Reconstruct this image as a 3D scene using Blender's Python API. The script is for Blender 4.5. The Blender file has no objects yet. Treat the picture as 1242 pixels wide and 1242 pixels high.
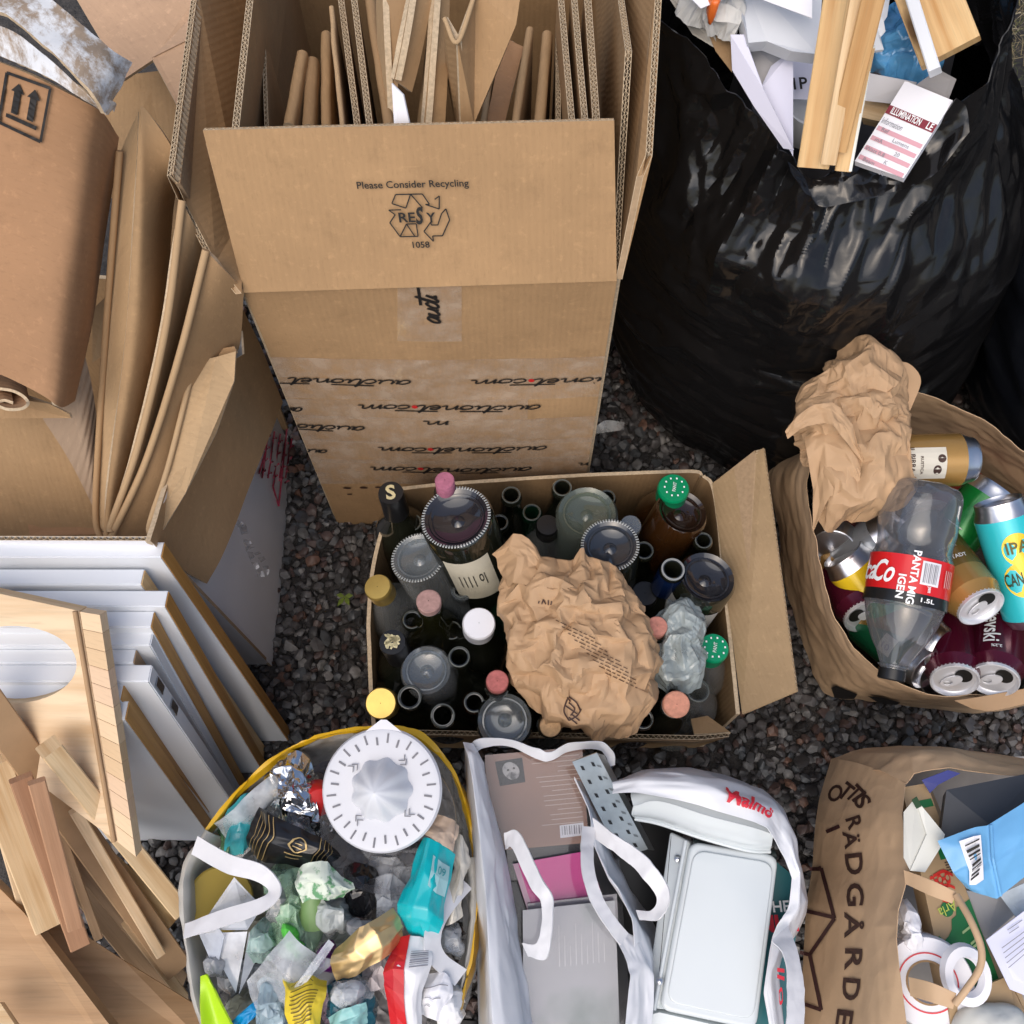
import bpy, bmesh, math, random
import numpy as np
from mathutils import Vector, Matrix, noise as mnoise

# ------------------------------------------------------------------ camera, sky, sun, exposure
SC = bpy.context.scene
COL = SC.collection
TILT, FOCAL, CAMZ, MID = math.radians(23.0), 1250.0, 1.5, 621.0
_cd = bpy.data.cameras.new('camera')
_cd.sensor_width = 36.0
_cd.lens = 36.0 * FOCAL / 1242.0
_cd.clip_start = 0.02
_cd.clip_end = 2000.0
CAM = bpy.data.objects.new('camera', _cd)
COL.objects.link(CAM)
CAM.location = (0, 0, CAMZ)
CAM.rotation_euler = (TILT, 0, 0)
SC.camera = CAM

SUN_EL, SUN_AZ = math.radians(55), math.radians(203)      # azimuth of the light, clockwise from +Y
world = bpy.data.worlds.new('World')
SC.world = world
world.use_nodes = True
_wn = world.node_tree.nodes
_bg = _wn['Background']
_sky = _wn.new('ShaderNodeTexSky')
_sky.sky_type = 'NISHITA'
_sky.sun_disc = False
_sky.sun_elevation = SUN_EL
_sky.sun_rotation = SUN_AZ
_sky.air_density = 1.0
_sky.dust_density = 4.0
_sky.ozone_density = 0.7
world.node_tree.links.new(_sky.outputs[0], _bg.inputs[0])
_bg.inputs[1].default_value = 0.15
_sl = bpy.data.lights.new('sun', 'SUN')
_sl.energy = 1.3
_sl.angle = math.radians(75)
_sl.color = (1.0, 0.96, 0.90)
_so = bpy.data.objects.new('sun', _sl)
COL.objects.link(_so)
_dir = Vector((math.sin(SUN_AZ) * math.cos(SUN_EL), math.cos(SUN_AZ) * math.cos(SUN_EL), math.sin(SUN_EL)))
_so.rotation_euler = _dir.to_track_quat('Z', 'Y').to_euler()
SC.view_settings.view_transform = 'Standard'
SC.view_settings.look = 'None'
SC.view_settings.gamma = 1.0
SC.view_settings.use_curve_mapping = False
SC.view_settings.exposure = 0.16
SC.render.engine = 'CYCLES'
SC.cycles.use_denoising = True
SC.cycles.max_bounces = 10
SC.cycles.transmission_bounces = 10
SC.cycles.transparent_max_bounces = 16
SC.cycles.sample_clamp_indirect = 6.0
SC.cycles.caustics_reflective = False
SC.cycles.caustics_refractive = False

# ------------------------------------------------------------------ places read off the photograph
CA, SA = math.cos(TILT), math.sin(TILT)
V = lambda *a: np.array(a, float)

def _ray(px, py):
    x, y, z = px - MID, MID - py, -FOCAL
    return V(x, y * CA - z * SA, y * SA + z * CA)

def Q(px, py, z=0.0):
    """world point seen at (px, py) that stands z metres above the ground"""
    r = _ray(px, py)
    t = (z - CAMZ) / r[2]
    return V(r[0] * t, r[1] * t, z)

def QX(px, py, X):
    r = _ray(px, py); t = X / r[0]
    return V(X, r[1] * t, CAMZ + r[2] * t)

def QY(px, py, Y):
    r = _ray(px, py); t = Y / r[1]
    return V(r[0] * t, Y, CAMZ + r[2] * t)

def QL(pts):
    return [Q(*p) for p in pts]

def unit(v):
    v = np.asarray(v, float); n = np.linalg.norm(v)
    return v / n if n > 1e-12 else v

# ------------------------------------------------------------------ noise
def _hash(ix, iy, iz, seed):
    h = (ix.astype(np.int64) * 374761393 + iy.astype(np.int64) * 668265263 + iz.astype(np.int64) * 2147483647 + seed * 974634777) & 0xFFFFFFFF
    h = ((h ^ (h >> 13)) * 1274126177) & 0xFFFFFFFF
    h = ((h ^ (h >> 16)) * 2246822519) & 0xFFFFFFFF
    return ((h ^ (h >> 15)) & 0xFFFFFF) / float(0xFFFFFF)

def vnoise(p, seed=0):
    p = np.asarray(p, float)
    i = np.floor(p).astype(np.int64); f = p - i
    f = f * f * (3 - 2 * f)
    out = 0
    for dx in (0, 1):
        for dy in (0, 1):
            for dz in (0, 1):
                w = (f[..., 0] if dx else 1 - f[..., 0]) * (f[..., 1] if dy else 1 - f[..., 1]) * (f[..., 2] if dz else 1 - f[..., 2])
                out = out + w * _hash(i[..., 0] + dx, i[..., 1] + dy, i[..., 2] + dz, seed)
    return out * 2 - 1

def fbm(p, seed=0, oct=3):
    a, s, out = 1.0, 1.0, 0
    for k in range(oct):
        out = out + a * vnoise(np.asarray(p) * s, seed + k * 17)
        a *= 0.5; s *= 2.03
    return out / 1.75

def facet(p, seed=0):
    """piecewise-flat noise (value noise on tetrahedra): flat faces meeting in sharp folds"""
    p = np.asarray(p, float)
    i = np.floor(p).astype(np.int64); f = p - i
    o = np.argsort(-f, axis=-1); fs = np.take_along_axis(f, o, -1)
    w = [1 - fs[..., 0], fs[..., 0] - fs[..., 1], fs[..., 1] - fs[..., 2], fs[..., 2]]
    c = i.copy(); out = w[0] * _hash(c[..., 0], c[..., 1], c[..., 2], seed)
    for k in range(3):
        c = c + (np.arange(3) == o[..., k:k + 1])
        out = out + w[k + 1] * _hash(c[..., 0], c[..., 1], c[..., 2], seed)
    return out * 2 - 1

_ROT = [np.array(Matrix.Rotation(1.1 * k + .4, 3, Vector((.3, .8, .5 - .3 * k))))for k in range(5)]
def crease(p, scale, seed=0, n=6, warp=0.12, w=(1.0, .42, .16)):
    """crumpled sheet: flat facets and sharp folds at several sizes"""
    p = np.asarray(p, float) * scale
    wp = np.stack([vnoise(p * 0.6, seed + 3), vnoise(p * 0.6 + 9.1, seed + 4), vnoise(p * 0.6 + 4.7, seed + 5)], -1)
    p = p + warp * wp
    out, s = 0, 1.0
    for k, a in enumerate(w):
        q = (p * s) @ _ROT[k] + seed * 1.37
        out = out + a * (facet(q, seed + k) if k != 1 else 1.6 * np.abs(facet(q, seed + k)) - .6)
        s *= 2.1
    return out

# ------------------------------------------------------------------ objects
W0 = {}

def place(o, parent, c):
    pw = W0[parent.name] if parent is not None else V(0, 0, 0)
    o.location = tuple(c - pw)
    if parent is not None:
        o.parent = parent
    W0[o.name] = np.array(c, float)

def tag(o, label=None, cat=None, group=None, kind=None):
    if label: o['label'] = label
    if cat: o['category'] = cat
    if group: o['group'] = group
    if kind: o['kind'] = kind
    return o

def thing(name, label, cat, loc, group=None):
    o = bpy.data.objects.new(name, None)
    o.empty_display_size = 0.05
    COL.objects.link(o)
    place(o, None, V(*loc))
    return tag(o, label, cat, group)

def mk(name, verts, faces, mats, parent=None, smooth=False, uv=None, fmat=None, autos=None):
    """one mesh object; verts in world metres; origin moves to the middle of its base"""
    v = np.asarray(verts, float)
    lo, hi = v.min(0), v.max(0)
    c = V((lo[0] + hi[0]) / 2, (lo[1] + hi[1]) / 2, lo[2])
    me = bpy.data.meshes.new(name)
    me.from_pydata((v - c).tolist(), [], [list(map(int, f)) for f in faces])
    if not isinstance(mats, (list, tuple)):
        mats = [mats]
    for m in mats:
        me.materials.append(m)
    if fmat is not None:
        me.polygons.foreach_set('material_index', np.asarray(fmat, dtype=np.int32))
    if uv is not None:
        ul = me.uv_layers.new(name='UVMap')
        uv = np.asarray(uv, float)
        if len(uv) == len(v) and len(uv) != len(me.loops):
            li = np.empty(len(me.loops), dtype=np.int32); me.loops.foreach_get('vertex_index', li)
            uv = uv[li]
        elif len(uv) == len(v):
            li = np.empty(len(me.loops), dtype=np.int32); me.loops.foreach_get('vertex_index', li)
            uv = uv[li]
        ul.data.foreach_set('uv', uv.astype(np.float32).ravel())
    if smooth:
        me.polygons.foreach_set('use_smooth', np.ones(len(me.polygons), dtype=bool))
        if autos:
            me.set_sharp_from_angle(angle=math.radians(autos))
    me.update()
    o = bpy.data.objects.new(name, me)
    COL.objects.link(o)
    place(o, parent, c)
    return o

class MB:
    """collects pieces of ONE part"""
    def __init__(s): s.v, s.f, s.m, s.uv = [], [], [], []
    def add(s, v, f, m=0, uv=None):
        b = len(s.v)
        s.v += [tuple(map(float, p)) for p in v]
        s.f += [[int(i) + b for i in q] for q in f]
        s.m += [m] * len(f) if np.isscalar(m) else list(m)
        s.uv += [tuple(map(float, p)) for p in (uv if uv is not None else [(0, 0)] * len(v))]
        return s
    def build(s, name, mats, parent=None, smooth=False, autos=None):
        return mk(name, s.v, s.f, mats, parent, smooth, uv=s.uv, fmat=s.m, autos=autos)

# ------------------------------------------------------------------ materials
def _new(name):
    m = bpy.data.materials.new(name); m.use_nodes = True
    nt = m.node_tree
    return m, nt, nt.nodes['Principled BSDF']

def _mix(nt, a, b, fac, blend='MIX'):
    n = nt.nodes.new('ShaderNodeMix'); n.data_type = 'RGBA'; n.blend_type = blend
    for s, x in ((n.inputs[6], a), (n.inputs[7], b), (n.inputs[0], fac)):
        if hasattr(x, 'is_linked'): nt.links.new(x, s)
        else: s.default_value = (*x, 1) if isinstance(x, (tuple, list)) else x
    return n.outputs[2]

def _noise(nt, scale, detail=4, vec='Object', stretch=None, rough=0.55):
    tc = nt.nodes.new('ShaderNodeTexCoord')
    v = tc.outputs[vec]
    if stretch:
        mp = nt.nodes.new('ShaderNodeMapping'); mp.inputs[3].default_value = stretch
        nt.links.new(v, mp.inputs[0]); v = mp.outputs[0]
    n = nt.nodes.new('ShaderNodeTexNoise')
    n.inputs['Scale'].default_value = scale; n.inputs['Detail'].default_value = detail
    n.inputs['Roughness'].default_value = rough
    nt.links.new(v, n.inputs['Vector'])
    return n.outputs['Fac']

def _ramp(nt, fac, lo, hi):
    n = nt.nodes.new('ShaderNodeMapRange')
    n.inputs[1].default_value, n.inputs[2].default_value = lo, hi
    nt.links.new(fac, n.inputs[0])
    return n.outputs[0]

def _bump(nt, b, h, strength, dist):
    n = nt.nodes.new('ShaderNodeBump')
    n.inputs['Strength'].default_value = strength; n.inputs['Distance'].default_value = dist
    nt.links.new(h, n.inputs['Height'])
    prev = b.inputs['Normal'].links
    if prev: nt.links.new(prev[0].from_socket, n.inputs['Normal'])
    nt.links.new(n.outputs[0], b.inputs['Normal'])

def M(name, col, rough=0.6, metal=0.0, var=0.12, vscale=9.0, bump=0.0, bscale=60.0, bdist=0.001, spec=0.5, trans=0.0,
      ior=1.45, coat=0.0, alpha=1.0, vec='Object', stretch=None, two=None, two_scale=5.0, two_lo=0.5, two_hi=0.7, speck=None, rvar=0.0, thin=0.0, crumple=None):
    m, nt, b = _new(name)
    c = tuple(col)
    out = None
    if var:
        f = _noise(nt, vscale, 5, vec, stretch)
        out = _mix(nt, tuple(x * (1 - var) for x in c), tuple(min(1, x * (1 + var)) for x in c), _ramp(nt, f, 0.3, 0.7))
    if two:
        f = _ramp(nt, _noise(nt, two_scale, 5, vec, stretch), two_lo, two_hi)
        out = _mix(nt, out if out is not None else c, tuple(two), f)
    if speck:
        f = _ramp(nt, _noise(nt, speck[1], 2, vec), speck[2], speck[2] + 0.06)
        out = _mix(nt, out if out is not None else c, tuple(speck[0]), f)
    if out is not None: nt.links.new(out, b.inputs['Base Color'])
    else: b.inputs['Base Color'].default_value = (*c, 1)
    b.inputs['Roughness'].default_value = rough
    if rvar:
        r = nt.nodes.new('ShaderNodeMapRange')
        r.inputs[3].default_value, r.inputs[4].default_value = max(0.02, rough - rvar), min(1, rough + rvar)
        nt.links.new(_noise(nt, 14, 4, vec), r.inputs[0]); nt.links.new(r.outputs[0], b.inputs['Roughness'])
    b.inputs['Metallic'].default_value = metal
    b.inputs['Specular IOR Level'].default_value = spec
    b.inputs['Transmission Weight'].default_value = trans
    b.inputs['IOR'].default_value = ior
    b.inputs['Coat Weight'].default_value = coat
    b.inputs['Coat Roughness'].default_value = 0.1
    b.inputs['Alpha'].default_value = alpha
    if bump:
        _bump(nt, b, _noise(nt, bscale, 6, vec, stretch), bump, bdist)
    if crumple:      # fine random folds: (cells per metre, depth)
        tc = nt.nodes.new('ShaderNodeTexCoord')
        ns = nt.nodes.new('ShaderNodeTexNoise'); ns.inputs['Scale'].default_value = crumple[0] * .6
        nt.links.new(tc.outputs['Object'], ns.inputs['Vector'])
        va = nt.nodes.new('ShaderNodeVectorMath'); va.operation = 'MULTIPLY_ADD'
        va.inputs[1].default_value = (1.2 / crumple[0],) * 3
        nt.links.new(ns.outputs['Color'], va.inputs[0]); nt.links.new(tc.outputs['Object'], va.inputs[2])
        for kk in (1.0, 2.3):
            vo = nt.nodes.new('ShaderNodeTexVoronoi'); vo.inputs['Scale'].default_value = crumple[0] * kk
            nt.links.new(va.outputs[0], vo.inputs['Vector'])
            _bump(nt, b, vo.outputs['Distance'], 0.6, crumple[1] / kk)
    if thin:
        tl = nt.nodes.new('ShaderNodeBsdfTranslucent')
        tl.inputs[0].default_value = (*c, 1)
        mx = nt.nodes.new('ShaderNodeMixShader'); mx.inputs[0].default_value = thin
        nt.links.new(b.outputs[0], mx.inputs[1]); nt.links.new(tl.outputs[0], mx.inputs[2])
        nt.links.new(mx.outputs[0], nt.nodes['Material Output'].inputs[0])
    return m

def cardboard(name, col, ribs=0.25, rib_pitch=150.0, axis=0, stain=0.0, scuff=None):
    """kraft board: fibre mottle, faint rib lines telegraphing through the liner"""
    m, nt, b = _new(name)
    c = tuple(col)
    f = _ramp(nt, _noise(nt, 7, 6, 'UV'), 0.3, 0.7)
    out = _mix(nt, tuple(x * 0.86 for x in c), tuple(x * 1.1 for x in c), f)
    fib = _noise(nt, 420, 3, 'UV', (1, 0.25, 1) if axis == 0 else (0.25, 1, 1))
    out = _mix(nt, out, tuple(x * 0.72 for x in c), _ramp(nt, fib, 0.56, 0.95))
    blot = _noise(nt, 90, 5, 'UV', rough=0.7)
    out = _mix(nt, out, tuple(min(1, x * 1.25) for x in c), _ramp(nt, blot, 0.55, 0.80))
    scr = _noise(nt, 1.0, 3, 'UV', (14, 260, 1))
    out = _mix(nt, out, tuple(min(1, x * 1.3) for x in c), _ramp(nt, scr, 0.68, 0.80))
    dirt = _noise(nt, 24, 8, 'UV', rough=0.8)
    out = _mix(nt, out, tuple(x * 0.68 for x in c), _ramp(nt, dirt, 0.53, 0.85))
    if stain:
        out = _mix(nt, out, (c[0] * 0.6, c[1] * 0.55, c[2] * 0.5), _ramp(nt, _noise(nt, 3.1, 4, 'UV'), 0.62, 1.1))
    if scuff:
        out = _mix(nt, out, scuff, _ramp(nt, _noise(nt, 16, 8, 'UV', rough=0.75), 0.44, 0.54))
    nt.links.new(out, b.inputs['Base Color'])
    b.inputs['Roughness'].default_value = 0.78
    b.inputs['Specular IOR Level'].default_value = 0.25
    if ribs:
        tc = nt.nodes.new('ShaderNodeTexCoord')
        sep = nt.nodes.new('ShaderNodeSeparateXYZ'); nt.links.new(tc.outputs['UV'], sep.inputs[0])
        mul = nt.nodes.new('ShaderNodeMath'); mul.operation = 'MULTIPLY'; mul.inputs[1].default_value = rib_pitch * 6.2832
        nt.links.new(sep.outputs[axis], mul.inputs[0])
        sn = nt.nodes.new('ShaderNodeMath'); sn.operation = 'SINE'; nt.links.new(mul.outputs[0], sn.inputs[0])
        _bump(nt, b, sn.outputs[0], ribs, 0.0004)
    _bump(nt, b, _noise(nt, 13, 5, 'UV'), 0.35, 0.006)
    return m

def wood(name, col, dark, ring=26.0, rough=0.55, knots=True, gl=3.0, amount=0.75):
    """grain runs along u (metres)"""
    m, nt, b = _new(name)
    c = tuple(col)
    f1 = _noise(nt, 1.0, 6, 'UV', (gl, ring * 3, 1))
    f2 = _noise(nt, 1.0, 3, 'UV', (gl * 8, ring * 22, 1))
    out = _mix(nt, c, dark, _ramp(nt, f1, 0.42, 0.42 + 0.22 / max(amount, 0.05)))
    out = _mix(nt, out, tuple(x * 0.7 for x in c), _ramp(nt, f2, 0.52, 0.85))
    out = _mix(nt, out, tuple(min(1, x * 1.15) for x in c), _ramp(nt, _noise(nt, 6, 3, 'UV'), 0.45, 0.95))
    if knots:
        tc = nt.nodes.new('ShaderNodeTexCoord')
        mp = nt.nodes.new('ShaderNodeMapping'); mp.inputs[3].default_value = (5, 17, 1)
        nt.links.new(tc.outputs['UV'], mp.inputs[0])
        vo = nt.nodes.new('ShaderNodeTexVoronoi'); vo.inputs['Scale'].default_value = 1.0
        nt.links.new(mp.outputs[0], vo.inputs['Vector'])
        k = nt.nodes.new('ShaderNodeMapRange'); k.inputs[1].default_value, k.inputs[2].default_value = 0.13, 0.05
        nt.links.new(vo.outputs['Distance'], k.inputs[0])
        out = _mix(nt, out, tuple(x * 0.35 for x in dark), k.outputs[0])
    nt.links.new(out, b.inputs['Base Color'])
    b.inputs['Roughness'].default_value = rough
    b.inputs['Specular IOR Level'].default_value = 0.35
    _bump(nt, b, f2, 0.25, 0.0006)
    return m

def film(name, col, alpha=0.4, rough=0.12, milky=0.3, var=0.25, vscale=25):
    """thin clear or tinted plastic sheet: see-through with gloss"""
    m, nt, b = _new(name)
    c = tuple(col)
    f = _noise(nt, vscale, 4)
    nt.links.new(_mix(nt, tuple(x * (1 - var) for x in c), tuple(min(1, x * (1 + var)) for x in c), f), b.inputs['Base Color'])
    b.inputs['Roughness'].default_value = rough
    r = nt.nodes.new('ShaderNodeMapRange')
    r.inputs[3].default_value, r.inputs[4].default_value = max(0.02, alpha - milky * 0.5), min(1, alpha + milky * 0.5)
    nt.links.new(_ramp(nt, f, 0.35, 0.65), r.inputs[0]); nt.links.new(r.outputs[0], b.inputs['Alpha'])
    b.inputs['Specular IOR Level'].default_value = 0.7
    return m

def glass(name, col, rough=0.02, dens=None):
    m, nt, b = _new(name)
    b.inputs['Base Color'].default_value = (*col, 1)
    b.inputs['Roughness'].default_value = rough
    b.inputs['Transmission Weight'].default_value = 1.0
    b.inputs['IOR'].default_value = 1.45
    return m

KRAFT = (0.385, 0.24, 0.122)
m_card = cardboard('kraft_board', KRAFT)
m_card2 = cardboard('kraft_board_dull', (0.33, 0.21, 0.108), stain=1)
m_card3 = cardboard('kraft_board_pink', (0.355, 0.20, 0.105), rib_pitch=120, axis=1)
m_cardp = cardboard('kraft_board_pale', (0.43, 0.295, 0.165))
m_cardl = cardboard('kraft_leaf', (0.39, 0.25, 0.13), ribs=0.0)
m_cardd = cardboard('kraft_leaf_dark', (0.31, 0.195, 0.10), ribs=0.0, stain=1)
m_cardq = cardboard('kraft_leaf_pale', (0.43, 0.29, 0.16), ribs=0.0)
m_peach = cardboard('kraft_board_peach', (0.55, 0.36, 0.23), ribs=0.1)
m_cut = M('cut_board', (0.50, 0.39, 0.26), 0.85, var=0.2, vscale=300)
m_flute = M('flute_paper', (0.36, 0.25, 0.15), 0.9, var=0.15, vscale=200)
m_kraftpaper = M('kraft_paper', (0.45, 0.29, 0.165), 0.62, var=0.1, vscale=14, bump=0.2, bscale=220, bdist=0.0006, spec=0.35)
m_kraftbag = M('kraft_bag', (0.54, 0.37, 0.225), 0.6, var=0.1, vscale=10, bump=0.2, bscale=200, bdist=0.0005, spec=0.35, crumple=(22, .002))
m_ink = M('ink_black', (0.012, 0.010, 0.009), 0.6, var=0.2, vscale=200)
m_inkb = M('ink_brown', (0.05, 0.022, 0.015), 0.6, var=0.2, vscale=100)
m_inkred = M('ink_red', (0.55, 0.02, 0.02), 0.5, var=0.1)
m_inkwhite = M('ink_white', (0.85, 0.85, 0.85), 0.5, var=0.03)
m_inkgrey = M('ink_grey', (0.25, 0.25, 0.28), 0.6, var=0.1)
m_inkpink = M('ink_pink', (0.45, 0.10, 0.16), 0.6, var=0.15, vscale=120)
m_tape = film('clear_tape', (0.60, 0.47, 0.35), alpha=0.34, rough=0.10, milky=0.4, vscale=40)
m_white = M('white_paint', (0.72, 0.745, 0.78), 0.32, var=0.03, vscale=4, spec=0.5)
m_paper = M('white_paper', (0.80, 0.80, 0.84), 0.6, var=0.03, vscale=8)
m_lav = M('lavender_paper', (0.68, 0.69, 0.84), 0.55, var=0.04, vscale=8)
m_pine = wood('pine', (0.66, 0.45, 0.22), (0.45, 0.23, 0.075))
m_pinep = wood('pine_pale', (0.70, 0.52, 0.31), (0.48, 0.28, 0.12), amount=0.95)
m_oak = wood('oiled_pine_edge', (0.46, 0.245, 0.07), (0.30, 0.13, 0.03), ring=40, knots=False)
m_ply = wood('birch_ply', (0.72, 0.55, 0.36), (0.50, 0.31, 0.15), ring=12, knots=False, amount=0.85)
m_oldwood = wood('weathered_batten', (0.40, 0.27, 0.16), (0.24, 0.145, 0.075), ring=30)
m_mdf = M('fibreboard', (0.39, 0.245, 0.13), 0.7, var=0.1, vscale=30, bump=0.1, bscale=150)
m_veneer = wood('veneer_board', (0.44, 0.27, 0.14), (0.29, 0.155, 0.065), ring=16, knots=False, amount=0.6)
# ------------------------------------------------------------------ shape helpers
def poly_normal(p):
    p = np.asarray(p); n = V(0, 0, 0)
    for i in range(len(p)):
        a, b = p[i], p[(i + 1) % len(p)]
        n += np.cross(a, b)
    return unit(n)

def towards_cam(n, at):
    return n if np.dot(n, V(0, 0, CAMZ) - at) > 0 else -n

def slab_data(pts, t, mb=None, m_top=0, m_side=0, m_bot=None, flip=None):
    """polygon (world points) given thickness away from the eye; uv in metres"""
    p = np.asarray(pts, float)
    n = towards_cam(poly_normal(p), p.mean(0)) if flip is None else unit(flip)
    if np.dot(poly_normal(p), n) < 0: p = p[::-1]
    k = len(p)
    e1 = unit(p[1] - p[0]); e2 = np.cross(n, e1)
    uv = [((q - p[0]) @ e1, (q - p[0]) @ e2) for q in p]
    mb = mb or MB()
    mb.add(p, [list(range(k))], m_top, uv)
    mb.add(p - n * t, [list(range(k))[::-1]], m_bot if m_bot is not None else m_top, uv)
    for i in range(k):
        a, b = p[i], p[(i + 1) % k]; L = np.linalg.norm(b - a)
        mb.add([a, a - n * t, b - n * t, b], [[0, 1, 2, 3]], m_side, [(0, 0), (0, t), (L, t), (L, 0)])
    return mb

def card(name, pts, t=0.004, mats=None, parent=None, corr=(), walls=1, flip=None):
    """a sheet of corrugated board; edges listed in corr show their open flutes"""
    mats = mats or [m_card, m_cut, m_flute]
    if not isinstance(mats, (list, tuple)): mats = [mats, m_cut, m_flute]
    p = np.asarray(pts, float)
    if not len(corr):
        return slab_data(p, t, None, 0, 1, None, flip).build(name, mats, parent)
    n = towards_cam(poly_normal(p), p.mean(0)) if flip is None else unit(flip)
    rev = np.dot(poly_normal(p), n) < 0
    k = len(p); lt = 0.0006; inset = 0.012
    cen = p.mean(0)
    mb = MB()
    slab_data(p, lt, mb, 0, 1, None, n)
    slab_data(p - n * (t - lt), lt, mb, 0, 1, None, n)
    # core, pulled back from the open edges
    core = p.copy()
    for i in corr:
        a, b = p[i], p[(i + 1) % k]
        d = unit(b - a); inw = np.cross(n, d)
        if inw @ (cen - (a + b) / 2) < 0: inw = -inw
        core[i] = core[i] + inw * inset; core[(i + 1) % k] = core[(i + 1) % k] + inw * inset
    slab_data(core - n * (lt + 0.0001), t - 2 * lt - 0.0002, mb, 2, 2, None, n)
    ht = (t - 2 * lt) / walls
    for i in corr:
        a, b = p[i], p[(i + 1) % k]
        L = np.linalg.norm(b - a); d = (b - a) / L; inw = np.cross(n, d)
        if inw @ (cen - (a + b) / 2) < 0: inw = -inw
        for w in range(walls):
            per = 0.0068 if w == 0 else 0.0056
            m = max(8, int(L / per * 8)); s = np.linspace(0, L, m + 1)
            off = lt + ht * w + ht * (0.5 + 0.44 * np.sin(s / per * 2 * math.pi + w))
            top = a + s[:, None] * d - off[:, None] * n
            hh = 0.00028
            v = np.concatenate([top + n * hh, top - n * hh, top + n * hh + inw * inset, top - n * hh + inw * inset])
            q = m + 1; f = []
            for j in range(m):
                f += [[j, j + 1, q + j + 1, q + j], [j, 2 * q + j, 2 * q + j + 1, j + 1], [q + j, q + j + 1, 3 * q + j + 1, 3 * q + j]]
            mb.add(v, f, 1)
            if w:
                o = lt + ht * w
                slab_data([a - n * (o - .0002), b - n * (o - .0002), b - n * (o - .0002) + inw * inset, a - n * (o - .0002) + inw * inset], 0.0004, mb, 1, 1, None, n)
    return mb.build(name, mats, parent)

def cat_rows(P, n):
    """Catmull-Rom through P (k, ..., 3) along axis 0 to n samples"""
    P = np.asarray(P, float); k = len(P)
    if k == 2:
        t = np.linspace(0, 1, n).reshape((-1,) + (1,) * (P.ndim - 1))
        return P[0] * (1 - t) + P[1] * t
    E = np.concatenate([[2 * P[0] - P[1]], P, [2 * P[-1] - P[-2]]])
    out = []
    for x in np.linspace(0, k - 1, n):
        i = min(int(x), k - 2); t = x - i
        a, b, c, d = E[i], E[i + 1], E[i + 2], E[i + 3]
        out.append(0.5 * (2 * b + (c - a) * t + (2 * a - 5 * b + 4 * c - d) * t * t + (3 * b - a - 3 * c + d) * t ** 3))
    return np.array(out)

def cat_loop(P, n):
    P = np.asarray(P, float); k = len(P); out = []
    for x in np.arange(n) / n * k:
        i = int(x); t = x - i
        a, b, c, d = P[(i - 1) % k], P[i % k], P[(i + 1) % k], P[(i + 2) % k]
        out.append(0.5 * (2 * b + (c - a) * t + (2 * a - 5 * b + 4 * c - d) * t * t + (3 * b - a - 3 * c + d) * t ** 3))
    return np.array(out)

def grid_normals(G, closed=False):
    if closed:
        du = np.roll(G, -1, 1) - np.roll(G, 1, 1)
    else:
        du = np.gradient(G, axis=1)
    dv = np.gradient(G, axis=0)
    n = np.cross(du, dv)
    return n / np.maximum(np.linalg.norm(n, axis=-1, keepdims=True), 1e-9)

def grid_faces(r, c, closed=False, base=0, flip=False):
    f = []
    for i in range(r - 1):
        for j in range(c if closed else c - 1):
            a, b = i * c + j, i * c + (j + 1) % c
            q = [base + a, base + b, base + b + c, base + a + c]
            f.append(q[::-1] if flip else q)
    return f

def grid_uv(G):
    r, c = G.shape[:2]
    su = np.concatenate([[0], np.cumsum(np.linalg.norm(np.diff(G.mean(0), axis=0), axis=1))])
    sv = np.concatenate([[0], np.cumsum(np.linalg.norm(np.diff(G.mean(1), axis=0), axis=1))])
    sv = sv if sv[-1] > 1e-6 else np.linspace(0, 1, r) * 0.2
    return np.stack(np.meshgrid(su, sv), -1).reshape(-1, 2)

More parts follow.
